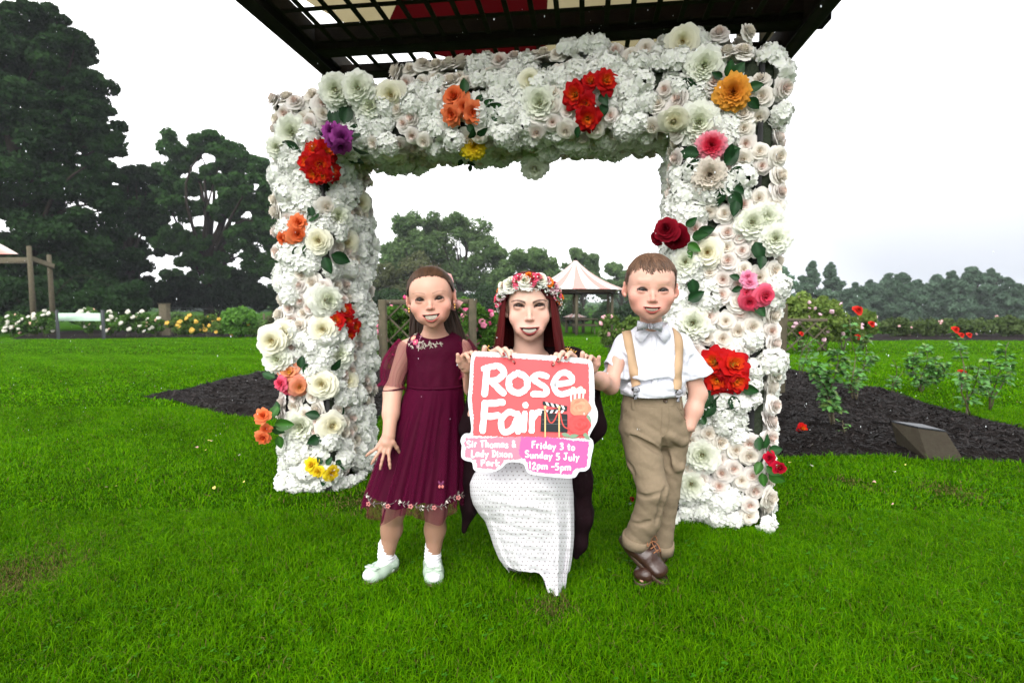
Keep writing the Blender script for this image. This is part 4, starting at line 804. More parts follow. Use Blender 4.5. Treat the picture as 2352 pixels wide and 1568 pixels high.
SPRAYS = [   # (label, [(x, y, r, kind, stops, name)], [(x, y, length px, angle, colour index)])
    ('cluster of red roses at the top left corner', [(722, 343, 25, 'open', C_RED, 'red'), (748, 350, 26, 'open', C_RED, 'red'), (707, 372, 24, 'open', C_RED, 'red'), (735, 378, 26, 'open', C_RED, 'red'), (758, 392, 24, 'open', C_RED, 'red'), (722, 398, 24, 'open', C_RED, 'red'), (740, 402, 20, 'open', C_RED, 'red')], [(768, 402, 34, -10, 0), (700, 352, 36, 200, 0), (690, 345, 44, 160, 0)]),
    ('purple roses beside the red cluster', [(760, 300, 21, 'open', C_PURPLE, 'purple'), (785, 318, 25, 'open', C_PURPLE, 'purple'), (768, 328, 22, 'open', C_PURPLE, 'purple'), (782, 336, 20, 'open', C_PURPLE, 'purple')], [(770, 290, 44, 95, 0), (790, 285, 48, 75, 0), (800, 310, 44, 30, 0), (808, 335, 40, -40, 0), (795, 350, 44, -70, 0), (785, 270, 44, 60, 0)]),
    ('coral roses on the beam', [(1043, 222, 29, 'rose', C_CORAL, 'coral'), (1065, 245, 20, 'rose', C_CORAL, 'coral'), (1086, 258, 25, 'open', C_CORAL, 'coral'), (1038, 263, 23, 'open', C_CORAL, 'coral')], [(1068, 215, 34, 92, 1), (1095, 240, 26, 60, 0), (1110, 245, 28, 30, 1), (1120, 250, 34, 20, 1), (1105, 262, 30, -10, 0), (1128, 262, 28, -35, 1), (1075, 285, 26, -60, 0)]),
    ('yellow roses under the beam', [(1064, 346, 17, 'rose', C_YELLOW, 'yellow'), (1088, 335, 28, 'quartered', C_YELLOW, 'yellow'), (1100, 350, 18, 'rose', C_YELLOW, 'yellow')], [(1080, 318, 28, 100, 0), (1062, 366, 18, -120, 0), (1074, 368, 20, -60, 0), (1080, 378, 16, -90, 0), (1095, 310, 28, 50, 0)]),
    ('red and yellow roses in the middle of the beam', [(1340, 168, 28, 'open', C_RED, 'red'), (1356, 188, 20, 'open', C_RED, 'red'), (1392, 186, 27, 'open', C_RED, 'red'), (1322, 218, 30, 'open', C_RED, 'red'), (1350, 272, 28, 'open', C_RED, 'red'), (1344, 238, 22, 'open', C_RED, 'red')], [(1380, 215, 34, -60, 0), (1390, 235, 34, -100, 0), (1370, 250, 30, -80, 0), (1330, 290, 26, -120, 0)]),
    ('single amber rose at the top right', [(1684, 212, 36, 'quartered', C_AMBER, 'amber')], [(1682, 178, 40, 50, 1), (1672, 180, 38, 85, 1), (1660, 178, 26, 160, 0), (1715, 205, 36, 15, 1), (1718, 225, 36, -40, 0)]),
    ('pink centred rose on the right leg', [(1635, 334, 30, 'quartered', C_PINKRED, 'pinkred')], [(1607, 355, 48, 165, 0), (1610, 368, 40, 220, 0), (1662, 350, 36, 10, 1)]),
    ('beige rose with dark leaves', [(1630, 402, 36, 'quartered', C_BEIGE, 'beige')], [(1665, 380, 44, 50, 0), (1672, 400, 46, 5, 0), (1668, 420, 46, -30, 0), (1655, 432, 40, -90, 0), (1680, 440, 46, -60, 0), (1668, 365, 36, 80, 0), (1690, 460, 36, -95, 0), (1684, 405, 40, 10, 1)]),
    ('dark crimson roses', [(1545, 507, 30, 'rose', C_CRIMSON, 'crimson'), (1516, 545, 27, 'rose', C_CRIMSON, 'crimson'), (1550, 550, 27, 'rose', C_CRIMSON, 'crimson'), (1530, 526, 26, 'rose', C_CRIMSON, 'crimson')], [(1580, 560, 34, -30, 2), (1590, 545, 38, 5, 1), (1560, 575, 40, -150, 0), (1600, 535, 40, 12, 0), (1585, 572, 24, -80, 2), (1575, 520, 30, 40, 1)]),
    ('bright pink roses on the right leg', [(1718, 637, 17, 'open', C_ROSEPINK, 'rosepink'), (1722, 650, 15, 'open', C_ROSEPINK, 'rosepink'), (1722, 694, 23, 'rose', C_PINK, 'pink'), (1758, 680, 24, 'rose', C_PINK, 'pink'), (1716, 672, 13, 'bud', C_PINK, 'pink')], [(1735, 700, 34, -50, 1), (1700, 640, 24, 160, 0), (1705, 660, 24, 200, 0)]),
    ('large red and yellow roses level with the boy', [(1640, 832, 34, 'open', C_RED, 'red'), (1685, 838, 36, 'open', C_RED, 'red'), (1650, 872, 34, 'open', C_RED, 'red'), (1690, 872, 32, 'open', C_RED, 'red'), (1668, 858, 24, 'open', C_RED, 'red')], [(1628, 895, 42, -100, 0), (1655, 905, 50, -95, 0), (1680, 908, 40, -70, 0), (1702, 888, 40, -15, 1), (1660, 935, 44, -50, 1), (1640, 925, 40, -120, 0), (1615, 885, 34, 190, 0)]),
    ('orange roses on the outer left edge', [(685, 512, 20, 'open', C_CORAL, 'coral'), (684, 538, 21, 'rose', C_CORAL, 'coral'), (650, 548, 17, 'rose', C_CORAL, 'coral'), (662, 545, 14, 'open', C_CORAL, 'coral')], [(705, 505, 30, 30, 1), (700, 560, 44, -60, 1), (688, 565, 34, -110, 0), (710, 495, 26, 60, 0)]),
    ('red roses halfway down the left leg', [(790, 712, 21, 'open', C_RED, 'red'), (770, 735, 22, 'open', C_RED, 'red'), (795, 735, 22, 'open', C_RED, 'red'), (812, 750, 20, 'open', C_RED, 'red'), (785, 757, 20, 'open', C_RED, 'red'), (800, 768, 18, 'open', C_RED, 'red')], [(805, 700, 26, 60, 0), (820, 725, 22, 10, 0)]),
    ('peach and pink roses on the left leg', [(664, 855, 24, 'open', C_PEACH, 'peach'), (688, 888, 21, 'rose', C_PEACH, 'peach'), (660, 890, 19, 'open', C_PINK, 'pink'), (645, 880, 17, 'open', C_PINK, 'pink')], [(695, 855, 34, 40, 1), (705, 875, 34, 10, 0), (690, 845, 30, 80, 0), (632, 868, 34, 150, 1)]),
    ('orange roses low on the outer left edge', [(604, 955, 18, 'open', C_CORAL, 'coral'), (610, 985, 13, 'open', C_CORAL, 'coral'), (604, 1005, 17, 'open', C_CORAL, 'coral')], [(622, 960, 36, 70, 2), (630, 975, 44, 0, 2), (622, 980, 34, -30, 1), (640, 1000, 30, -80, 2), (638, 955, 34, 100, 1)]),
    ('yellow roses near the foot of the left leg', [(716, 1068, 19, 'open', C_YELLOW, 'yellow'), (730, 1082, 15, 'open', C_YELLOW, 'yellow'), (762, 1086, 19, 'open', C_YELLOW, 'yellow')], [(750, 1068, 22, 60, 1), (768, 1065, 22, 20, 1), (775, 1072, 18, -20, 1), (745, 1095, 22, -100, 0), (740, 1065, 20, 120, 0)]),
    ('crimson buds on the outer right edge', [(1768, 1052, 15, 'bud', C_CRIMSON, 'buds'), (1792, 1075, 16, 'bud', C_CRIMSON, 'buds')], [(1745, 1035, 36, 110, 1), (1752, 1030, 36, 60, 1), (1765, 1035, 34, 10, 1), (1748, 1060, 32, -110, 2), (1760, 1070, 36, -20, 2), (1765, 1085, 44, -30, 2), (1750, 1085, 32, -80, 2)]),
    ('leaves between the ranunculus on the left leg', [], [(718, 497, 26, 100, 0), (760, 585, 46, -20, 0), (745, 590, 40, -70, 0), (760, 850, 34, 40, 0), (800, 905, 36, -20, 0), (735, 955, 34, 170, 0), (790, 950, 46, 150, 0), (740, 1000, 40, 210, 0)]),
    ('leaves in the right leg', [], [(1570, 250, 44, -150, 0), (1560, 190, 46, -20, 0), (1735, 555, 46, -70, 0), (1750, 585, 34, -95, 0), (1580, 690, 40, 30, 0), (1590, 640, 40, -80, 0), (1620, 975, 30, 120, 1), (1600, 960, 26, 90, 1)])]
C_BUDS = [(0, (0.25, 0.0, 0.01)), (1, (0.52, 0.008, 0.035))]
for lab, fls, lvs in SPRAYS:
    cx = np.mean([f[0] for f in (fls or lvs)]); cy = np.mean([f[1] for f in (fls or lvs)]); p0, _, _ = arch_pt(cx, cy, 10)
    sp = bpy.data.objects.new('rose_spray' if fls else 'leaf_spray', None); COL.objects.link(sp); sp.parent = arch; sp.location = tuple(p0-origin(arch)); sp.empty_display_size = 0.05; sp['label'] = lab
    for i, (x, y, r_, kind, st_, nm) in enumerate(fls):
        p, d, rad = arch_pt(x, y, r_, 0.085+0.012*(i % 2)); off = nrm(np.array([x-cx, 0, cy-y])) if len(fls) > 1 else np.zeros(3)
        place_flower('rose', kind, i % 3, C_BUDS if nm == 'buds' else st_, nm, p, nrm(d+off*0.45), rad*1.06, sp, spin=i*2.1+x)
    for i, (x, y, L_, ang, ci) in enumerate(lvs):
        p, d, rad = arch_pt(x, y, L_, 0.068); leaf_obj(p, px_dir(p, ang)+d*0.15, nrm(d+rs.normal(0, 0.25, 3)), rad, sp, ci)

C_SCAR = [(0, (0.45, 0.02, 0.01)), (1, (0.62, 0.03, 0.02))]
stem_rose(401, (1912, 990), [[(1908, 940), (1900, 900), (1880, 860), (1850, 815)], [(1905, 930), (1912, 880), (1925, 830), (1915, 800)], [(1912, 940), (1890, 890), (1895, 850)]], 'thick stemmed young rose left of the middle of the right bed', ())
stem_rose(402, (1962, 925), [[(1955, 900), (1958, 860), (1965, 820), (1955, 770), (1952, 735)], [(1960, 890), (1985, 840), (1990, 800), (1980, 765)], [(1955, 890), (1935, 840), (1925, 800)], [(1975, 860), (2010, 815)]], 'tallest young rose in the right bed, with a scarlet bloom above and large leaves', [(1973, 710, 11, 'rose', C_SCAR, 'scar'), (2004, 742, 7, 'rose', C_SCAR, 'scar'), (1972, 772, 6, 'rose', C_SCAR, 'scar')], nl=20)
stem_rose(403, (1840, 868), [[(1835, 840), (1842, 800), (1840, 770)], [(1845, 840), (1860, 800), (1870, 775)]], 'small thin young rose nearest the lattice panel', [(1842, 765, 5, 'rose', C_SCAR, 'scar')], lsz=0.022)
stem_rose(404, (2052, 905), [[(2050, 880), (2060, 850), (2050, 825)], [(2055, 880), (2075, 850)]], 'short pruned rose with few leaves in the middle of the right bed', (), nl=8)
stem_rose(405, (2115, 900), [[(2105, 870), (2095, 840), (2105, 805)], [(2115, 870), (2130, 830), (2125, 790)], [(2120, 880), (2145, 850), (2150, 820)], [(2130, 880), (2165, 860), (2175, 830)]], 'bushy pale leaved young rose at the back edge of the right bed', ())
stem_rose(406, (2222, 960), [[(2210, 900), (2215, 850), (2205, 800), (2195, 775)], [(2220, 920), (2225, 880), (2222, 840)], [(2225, 920), (2240, 880), (2250, 840)]], 'young rose with scarlet blooms at two heights, at the right of the bed', [(2197, 755, 8, 'rose', C_SCAR, 'scar'), (2210, 768, 6, 'rose', C_SCAR, 'scar'), (2228, 768, 6, 'rose', C_SCAR, 'scar'), (2213, 855, 9, 'rose', C_SCAR, 'scar')], nl=18)
stem_rose(407, (2272, 945), [[(2270, 900), (2275, 860), (2265, 820)], [(2290, 900), (2315, 860), (2310, 810), (2318, 785)], [(2280, 900), (2300, 850), (2330, 830)]], 'wide arching young rose furthest right in the bed', (), nl=16)
stem_rose(408, (1940, 1005), [[(1938, 985), (1936, 965)]], 'short pruned stump with moss in the right bed', (), nl=5, lsz=0.018)
# blooms and petals lying about
def fallen(px, py, name, kind, st_, nm, rp, label, cat='rose'):
    b_ = G(px, py); z = 0.03 if any(bool(inside(p_, np.array([b_[0]]), np.array([b_[1]]))[0]) for p_ in BEDS) else 0.012; root = thing(name, b_+[0, 0, z], label, cat); place_flower('petals', kind, 2, st_, nm, b_+[0, 0, z+0.02], nrm([0.3, -0.8, 0.35]), rp/FPX*b_[1], root)
    leaf_obj(b_+[0, 0, z], (-0.5, -0.5, 0), (0, 0, 1), 0.03, root, 1)
fallen(1842, 1000, 'cut_rose', 'open', C_RED, 'red', 16, 'red and yellow rose bloom lying on the dark mulch of the right bed')
fallen(1452, 1160, 'cut_rose', 'bud', C_CRIMSON, 'buds', 6, 'small red rosebud lying in the grass beside the left shin of the boy')
r = np.random.default_rng(77); V = []; C = []
for k in range(46):
    x, y = (r.uniform(-2.2, -0.4), r.uniform(2.8, 5.0)) if k < 26 else (r.uniform(1.2, 3.0), r.uniform(2.6, 4.2)); z = float(ground_z(x, y))+0.038; f = frame(nrm([r.normal(0, 0.4), r.normal(0, 0.4), 1]), r.uniform(0, 6)); s = r.uniform(0.006, 0.013); a = np.arange(7)*0.898; q = np.stack([np.cos(a)*s, np.sin(a)*s*0.7, 0.3*s*np.cos(2*a)], 1)@f.T+[x, y, z]; V.append(q); C.append(np.tile([(0.8, 0.7, 0.62), (0.78, 0.45, 0.4), (0.8, 0.68, 0.2)][k % 3], (7, 1)))
o = mk('petals', (np.concatenate(V), np.arange(46*7).reshape(-1, 7), np.concatenate(C)), m_petal); tag(o, 'loose pale petals scattered on grass and mulch', 'petals', kind='stuff')
# ================================================================ people
class Sdf:
    """signed distance grid with smooth unions, meshed by surface nets"""
    def __init__(s, lo, hi, h=0.0025):
        s.lo = np.array(lo, float); s.h = h; s.n = np.ceil((np.array(hi)-s.lo)/h).astype(int)+1
        s.D = np.full(tuple(s.n), 1.0, np.float32)
    def reg(s, lo, hi, m):
        a = np.clip(np.floor((np.asarray(lo)-m-s.lo)/s.h).astype(int), 0, s.n-1); b = np.clip(np.ceil((np.asarray(hi)+m-s.lo)/s.h).astype(int)+1, 1, s.n)
        sl = tuple(slice(i, j) for i, j in zip(a, b)); ax = [(s.lo[i]+s.h*np.arange(a[i], b[i])).astype(np.float32) for i in range(3)]
        return sl, ax[0][:, None, None], ax[1][None, :, None], ax[2][None, None, :]
    def comb(s, sl, d, k, op):
        D = s.D[sl]
        if op == 'add':
            h = np.clip(0.5+0.5*(D-d)/k, 0, 1); s.D[sl] = D*(1-h)+d*h-k*h*(1-h)
        elif op == 'sub':
            d = -d; h = np.clip(0.5-0.5*(D-d)/k, 0, 1); s.D[sl] = D*(1-h)+d*h+k*h*(1-h)
    def cap(s, a, b, ra, rb=None, k=0.01, op='add', flat=None):
        a = np.asarray(a, float); b = np.asarray(b, float); rb = ra if rb is None else rb; r = max(ra, rb)
        sl, X, Y, Z = s.reg(np.minimum(a, b)-r, np.maximum(a, b)+r, k+4*s.h)
        e = b-a; L2 = e@e+1e-12
        t = np.clip(((X-a[0])*e[0]+(Y-a[1])*e[1]+(Z-a[2])*e[2])/L2, 0, 1)
        q = [X-a[0]-t*e[0], Y-a[1]-t*e[1], Z-a[2]-t*e[2]]
        if flat is not None:      # (direction, factor): stretch the section along a direction
            f, fac = nrm(flat[0]), flat[1]; dt = q[0]*f[0]+q[1]*f[1]+q[2]*f[2]; g = 1/fac-1
            q = [q[i]+dt*f[i]*g for i in range(3)]
        d = np.sqrt(q[0]**2+q[1]**2+q[2]**2)-(ra+(rb-ra)*t)
        s.comb(sl, d, k, op); return s
    def chain(s, pts, rads, k=0.01, op='add', flat=None):
        for i in range(len(pts)-1): s.cap(pts[i], pts[i+1], rads[i], rads[i+1], k, op, flat)
        return s
    def ell(s, c, r, R3=None, k=0.01, op='add'):
        c = np.asarray(c, float); r = np.asarray(r, float); m = r.max()
        sl, X, Y, Z = s.reg(c-m, c+m, k+4*s.h)
        x, y, z = X-c[0], Y-c[1], Z-c[2]
        if R3 is not None: R3 = np.asarray(R3); x, y, z = (R3[0, i]*x+R3[1, i]*y+R3[2, i]*z for i in range(3))
        k0 = np.sqrt((x/r[0])**2+(y/r[1])**2+(z/r[2])**2); k1 = np.sqrt((x/r[0]**2)**2+(y/r[1]**2)**2+(z/r[2]**2)**2)+1e-6
        s.comb(sl, k0*(k0-1)/k1, k, op); return s
    def fn(s, f, lo, hi, k=0.004, op='sub'):
        sl, X, Y, Z = s.reg(lo, hi, 0.0); s.comb(sl, f(X, Y, Z), k, op); return s
    def displace(s, f, band=0.02):
        idx = np.argwhere(np.abs(s.D) < band); p = s.lo+idx*s.h
        s.D[tuple(idx.T)] -= f(p).astype(np.float32); return s
    def mesh(s):
        D = s.D; ins = D < 0; n = np.array(D.shape)-1
        c = np.zeros(tuple(n), np.uint8)
        for a in (0, 1):
            for b in (0, 1):
                for d in (0, 1): c += ins[a:a+n[0], b:b+n[1], d:d+n[2]]
        idx = np.argwhere((c > 0) & (c < 8)); m = np.full(tuple(n), -1, np.int32); m[tuple(idx.T)] = np.arange(len(idx))
        acc = np.zeros((len(idx), 3)); cnt = np.zeros(len(idx))
        cs = [(a, b, d) for a in (0, 1) for b in (0, 1) for d in (0, 1)]
        vals = {k: D[idx[:, 0]+k[0], idx[:, 1]+k[1], idx[:, 2]+k[2]] for k in cs}
        for k in cs:
            for ax in range(3):
                if k[ax] == 0:
                    k2 = tuple(k[i]+(i == ax) for i in range(3)); v0, v1 = vals[k], vals[k2]; sg = (v0 < 0) != (v1 < 0)
                    t = v0/np.where(sg, v0-v1, 1); p = np.tile(np.array(k, float), (len(idx), 1)); p[:, ax] += t
                    acc += np.where(sg[:, None], p, 0); cnt += sg
        V = s.lo+s.h*(idx+acc/cnt[:, None]); F = []
        for ax in range(3):
            o1, o2 = (ax+1) % 3, (ax+2) % 3
            sl0 = [slice(None)]*3; sl1 = [slice(None)]*3; sl0[ax] = slice(0, -1); sl1[ax] = slice(1, None)
            A, B = ins[tuple(sl0)], ins[tuple(sl1)]; e = np.argwhere(A != B)
            e = e[(e[:, o1] > 0) & (e[:, o2] > 0) & (e[:, o1] < n[o1]) & (e[:, o2] < n[o2])]
            q = []
            for (u, v) in ((-1, -1), (0, -1), (0, 0), (-1, 0)):
                f = e.copy(); f[:, o1] += u; f[:, o2] += v; q.append(m[tuple(f.T)])
            q = np.stack(q, 1); fl = A[tuple(e.T)]; q[~fl] = q[~fl][:, ::-1]; F.append(q)
        F = np.concatenate(F); F = F[(F >= 0).all(1)]
        return V, F

class Head:
    """local frame: x to the viewer's right, -y out of the face, z up; 1 unit = head height"""
    def __init__(s, c, size, yaw=0, pitch=0, roll=0, wide=0.72):
        s.c = np.array(c, float); s.s = size; s.w = wide
        s.R = roty(R(roll))@rotz(R(yaw))@rotx(R(pitch))
    def w2(s, p): return s.c+s.R@(np.asarray(p, float)*s.s)
    def loc(s, V): return (np.asarray(V)-s.c)@s.R/s.s
    def cap(s, F, a, b, ra, rb=None, k=0.03, op='add', flat=None):
        F.cap(s.w2(a), s.w2(b), ra*s.s, (ra if rb is None else rb)*s.s, k*s.s, op, None if flat is None else (s.R@np.asarray(flat[0], float), flat[1]))
    def ell(s, F, c, r, k=0.04, op='add', R3=None): F.ell(s.w2(c), np.array(r)*s.s, s.R if R3 is None else s.R@R3, k*s.s, op)

def build_head(F, H, o):
    """o: options of this face"""
    w = H.w; kid = o['kid']
    H.ell(F, (0, 0.07, 0.12), (w*0.50, 0.46, 0.385), 0.02)
    jw = o['jaw']
    H.ell(F, (0, -0.10, -0.12), (w*0.47*jw, 0.30, 0.31), 0.10)
    H.ell(F, (0, -0.17, -0.27), (w*0.5*jw*(0.78 if kid else 0.70), 0.19, 0.185), 0.08)
    H.ell(F, (0, -0.20, 0.14), (w*0.40, 0.20, 0.24), 0.12)          # forehead
    H.ell(F, (0, -0.285, -0.425), (0.075, 0.075, 0.065), 0.08)      # chin
    for sx in (-1, 1):
        H.ell(F, (sx*w*0.30, -0.255, -0.135), (w*0.15, 0.10, 0.105*o['cheek']), 0.07)
        H.cap(F, (sx*0.07, -0.385, 0.085), (sx*0.19, -0.355, 0.09), 0.015 if kid else 0.024, 0.012 if kid else 0.02, 0.06)    # brow
    ey = o['eye_z']; ex = o['eye_x']
    for sx in (-1, 1): H.ell(F, (sx*ex, -0.435, ey-0.002), (0.092, 0.068, 0.046), 0.05, 'sub')
    for sx in (-1, 1): H.ell(F, (sx*ex, -0.335, ey), (0.082, 0.062, 0.060), 0.02)   # lids over the ball
    # nose
    nz = o['nose_z']; nl = o['nose_l']
    H.cap(F, (0, -0.375, ey+0.0), (0, -0.415-nl*0.6, nz+0.035), 0.024, 0.032, 0.035)
    H.ell(F, (0, -0.425-nl, nz), (0.043*o['nose_w'], 0.042, 0.037), 0.025)
    for sx in (-1, 1):
        H.ell(F, (sx*0.046*o['nose_w'], -0.40-nl*0.5, nz-0.010), (0.027, 0.035, 0.026), 0.015)
        H.ell(F, (sx*0.026*o['nose_w'], -0.43-nl*0.7, nz-0.037), (0.012, 0.018, 0.010), 0.006, 'sub')
        H.cap(F, (sx*0.075, -0.405, nz+0.005), (sx*(o['mw']+0.035), -0.345, o['mz']+0.035), 0.004, 0.004, 0.02, 'sub')   # smile fold
    # mouth
    mz, mw, mo, cu = o['mz'], o['mw'], o['mo'], o['curve']
    H.ell(F, (0, -0.305, mz), (mw*1.25, 0.100, 0.085), 0.12)
    def yface(x): return -0.425+1.05*x*x*1.6
    def lip(x, up):
        u = np.clip(abs(x)/mw, 0, 1); base = mz+cu*u**2
        return base+(mo*0.42*(1-u**2)-(0.006 if kid else 0.008)*math.exp(-(x/0.03)**2) if up else -mo*0.58*(1-u**2)**1.15)
    xs = np.linspace(-mw, mw, 11)
    for up in (True, False):
        r0 = o['lip'][0] if up else o['lip'][1]
        pts = [(x, yface(x)+0.008, lip(x, up)+(r0*0.6 if up else -r0*0.7)) for x in xs]
        for i in range(10):
            ra = r0*(0.45+0.55*(1-(xs[i]/mw)**2)); rb = r0*(0.45+0.55*(1-(xs[i+1]/mw)**2))
            H.cap(F, pts[i], pts[i+1], ra, rb, 0.014)
    RT = H.R.T
    def cut(X, Y, Z):
        q = [(X-H.c[0])*H.R[0, i]+(Y-H.c[1])*H.R[1, i]+(Z-H.c[2])*H.R[2, i] for i in range(3)]
        x, y, z = q[0]/H.s, q[1]/H.s, q[2]/H.s; u = np.clip(np.abs(x)/mw, 0, 1.2); u2 = u**2
        zu = mz+cu*u2+mo*0.42*(1-u2); zl = mz+cu*u2-mo*0.58*np.sign(1-u2)*np.abs(1-u2)**1.15
        return np.maximum(np.maximum(z-zu, zl-z)*0.8, np.maximum(y+0.31, -y-0.7))*H.s
    c0 = H.w2((0, -0.42, mz)); F.fn(cut, c0-0.22*H.s, c0+0.22*H.s, 0.0012)
    # ears
    for sx in (-1, 1):
        er = rotz(sx*R(o.get('ear_out', 28)))
        H.ell(F, (sx*(w*0.5+0.015), 0.05, -0.02), (0.028, 0.078, 0.118), 0.02, R3=er)
        H.ell(F, (sx*(w*0.5+0.045), 0.03, 0.0), (0.020, 0.045, 0.075), 0.015, 'sub', R3=er)
        H.ell(F, (sx*(w*0.5+0.005), 0.02, -0.115), (0.024, 0.035, 0.035), 0.015)
    # eye openings
    eo, ew = o['eye_open'], o['eye_w']
    def eyecut(sx):
        def f(X, Y, Z):
            q = [(X-H.c[0])*H.R[0, i]+(Y-H.c[1])*H.R[1, i]+(Z-H.c[2])*H.R[2, i] for i in range(3)]
            x, y, z = q[0]/H.s-sx*ex, q[1]/H.s, q[2]/H.s-ey-o['eye_tilt']*(q[0]/H.s*sx-ex); u = np.clip(np.abs(x)/ew, 0, 1.3); a = 1-u**2
            return np.maximum(np.maximum(z-eo*0.62*a-o['eye_arch']*a, -z-eo*0.38*a+o['eye_arch']*a)*0.8, np.maximum(y+0.335, -y-0.6))*H.s
        return f
    for sx in (-1, 1):
        c = H.w2((sx*ex, -0.38, ey)); F.fn(eyecut(sx), c-0.12*H.s, c+0.12*H.s, 0.0008)

def paint_face(q, C, o, skin, w):
    """colour of the skin itself: lips, blush, brows, lashes"""
    x, y, z = q[:, 0], q[:, 1], q[:, 2]; front = (y < -0.15) & (np.abs(x) < w*0.6) & (np.abs(z) < 0.6)
    def mix(m, c):
        m = np.clip(m, 0, 1)*front; C[:] = C*(1-m[:, None])+np.asarray(c)*m[:, None]
    bl = o['blush']
    for sx in (-1, 1): mix(np.exp(-(((x-sx*w*0.31)/0.15)**2+((z+0.19)/0.15)**2))*0.42, bl)
    mix(np.exp(-((x/0.22)**2+((z+0.33)/0.12)**2))*0.22, bl)
    mix(np.exp(-((x/0.07)**2+((z-o['nose_z'])/0.05)**2))*0.35*(y < -0.4), bl)
    mz, mw, mo, cu = o['mz'], o['mw'], o['mo'], o['curve']; u = np.clip(np.abs(x)/mw, 0, 1); u2 = u**2
    zu = mz+cu*u2+mo*0.42*(1-u2); zl = mz+cu*u2-mo*0.58*(1-u2)**1.15
    lr0, lr1 = o['lip']; nar = 0.35+0.65*(1-u2)
    dz = np.maximum(np.maximum(z-zu-lr0*1.9*nar, zl-lr1*2.2*nar-z), (np.abs(x)-mw*1.03)); mix(1-np.clip(dz/0.008+0.5, 0, 1), o['lipc'])
    inn = (z < zu+0.003) & (z > zl-0.003) & (np.abs(x) < mw) & (y > -0.405+1.6*x*x); mix(inn*1.0, (0.10, 0.015, 0.012))
    # brows
    ex, ey = o['eye_x'], o['eye_z']
    for sx in (-1, 1):
        xx = x*sx; t = np.clip((xx-(ex-0.095))/0.20, 0, 1); zb = o['brow_z']+o['brow_arch']*np.sin(t*2.6)-o['brow_drop']*t
        th = o['brow_t']*(1-0.6*t); d = np.abs(z-zb)/th; m = np.clip(1.4-d, 0, 1)*((xx > ex-0.10) & (xx < ex+0.115))
        mix(m*o['brow_a'], o['browc'])
        u = (xx-ex)/o['eye_w']; a = np.clip(1-u**2, 0, 1); til = o['eye_tilt']*(xx-ex)
        top = ey+til+o['eye_open']*0.62*a+o['eye_arch']*a; bot = ey+til-o['eye_open']*0.38*a+o['eye_arch']*a
        m = np.clip(1.3-np.abs(z-top-0.004)/o['lash'], 0, 1)*(np.abs(u) < 1.12)*(y < -0.33); mix(m*0.95, (0.02, 0.012, 0.01))
        m = np.clip(1.2-np.abs(z-bot)/(o['lash']*0.5), 0, 1)*(np.abs(u) < 1.05)*(y < -0.33); mix(m*0.45, (0.12, 0.05, 0.04))
        m = np.exp(-((u/1.3)**2+((z-bot+0.035)/0.025)**2))*0.25; mix(m, np.asarray(skin)*np.array([0.8, 0.62, 0.6]))
    # ear flesh tinted with the blush colour
    m = np.clip((np.abs(q[:, 0])-w*0.5)/0.03, 0, 1)*0.5*(np.abs(z) < 0.2)*(y > -0.15); C[:] = C*(1-m[:, None])+np.asarray(bl)*m[:, None]

def eyes_teeth(H, o, parent, iris):
    ex, ey = o['eye_x'], o['eye_z']; m = M('eye', attr=True, rough=0.12, spec=0.12)
    for sx in (-1, 1):
        V, F = sph((0, 0, 0), 0.066, 28, 24, rotx(R(90))); c = np.tile([0.22, 0.19, 0.18], (len(V), 1))
        g = np.array([o['gaze'][0], -1.0, o['gaze'][1]]); g /= np.linalg.norm(g); d = np.arccos(np.clip(V@g/0.066, -1, 1))*0.066
        c[d < 0.056] = iris; c[(d > 0.048) & (d < 0.058)] = np.array(iris)*0.3; c[d < 0.026] = 0.003
        V = V*np.array([1, 0.95, 1])+np.array([sx*ex, -0.318, ey])
        mk('eye', (H.w2(V.T.T[0]*0)+(V*H.s)@H.R.T, F, c), m, parent)
    mt = M('teeth', attr=True, rough=0.25, spec=0.6)
    mz, mw, mo, cu = o['mz'], o['mw'], o['mo'], o['curve']; n = o.get('nteeth', 8); parts = []
    tw = mw*1.36/n
    for i in range(n):
        if i in o.get('gap', ()): continue
        x = (i-(n-1)/2)*tw; u = min(abs(x)/mw, 1); yt = -0.400+1.45*x*x*1.5
        top = mz+cu*u*u+mo*0.42*(1-u*u)-0.012; hgt = o.get('tooth', 0.75)*mo*(1-0.35*u*u)+0.012
        b = box((0, 0, 0), (tw*0.99, 0.03, hgt), bev=tw*0.07); V = b[0]+np.array([x, yt+0.012, top-hgt/2])
        parts.append((H.w2((0, 0, 0))+(V*H.s)@H.R.T, b[1], np.tile(o.get('toothc', [0.85, 0.82, 0.72]), (len(V), 1))))
        if o.get('lower'):
            b = box((0, 0, 0), (tw*0.85, 0.03, mo*0.4), bev=tw*0.14); V = b[0]+np.array([x*0.9, yt+0.03, mz+cu*u*u-mo*0.42*(1-u*u)])
            parts.append((H.w2((0, 0, 0))+(V*H.s)@H.R.T, b[1], np.tile(np.array([0.55, 0.50, 0.42]), (len(V), 1))))
    mk('teeth', join(parts), mt, parent)

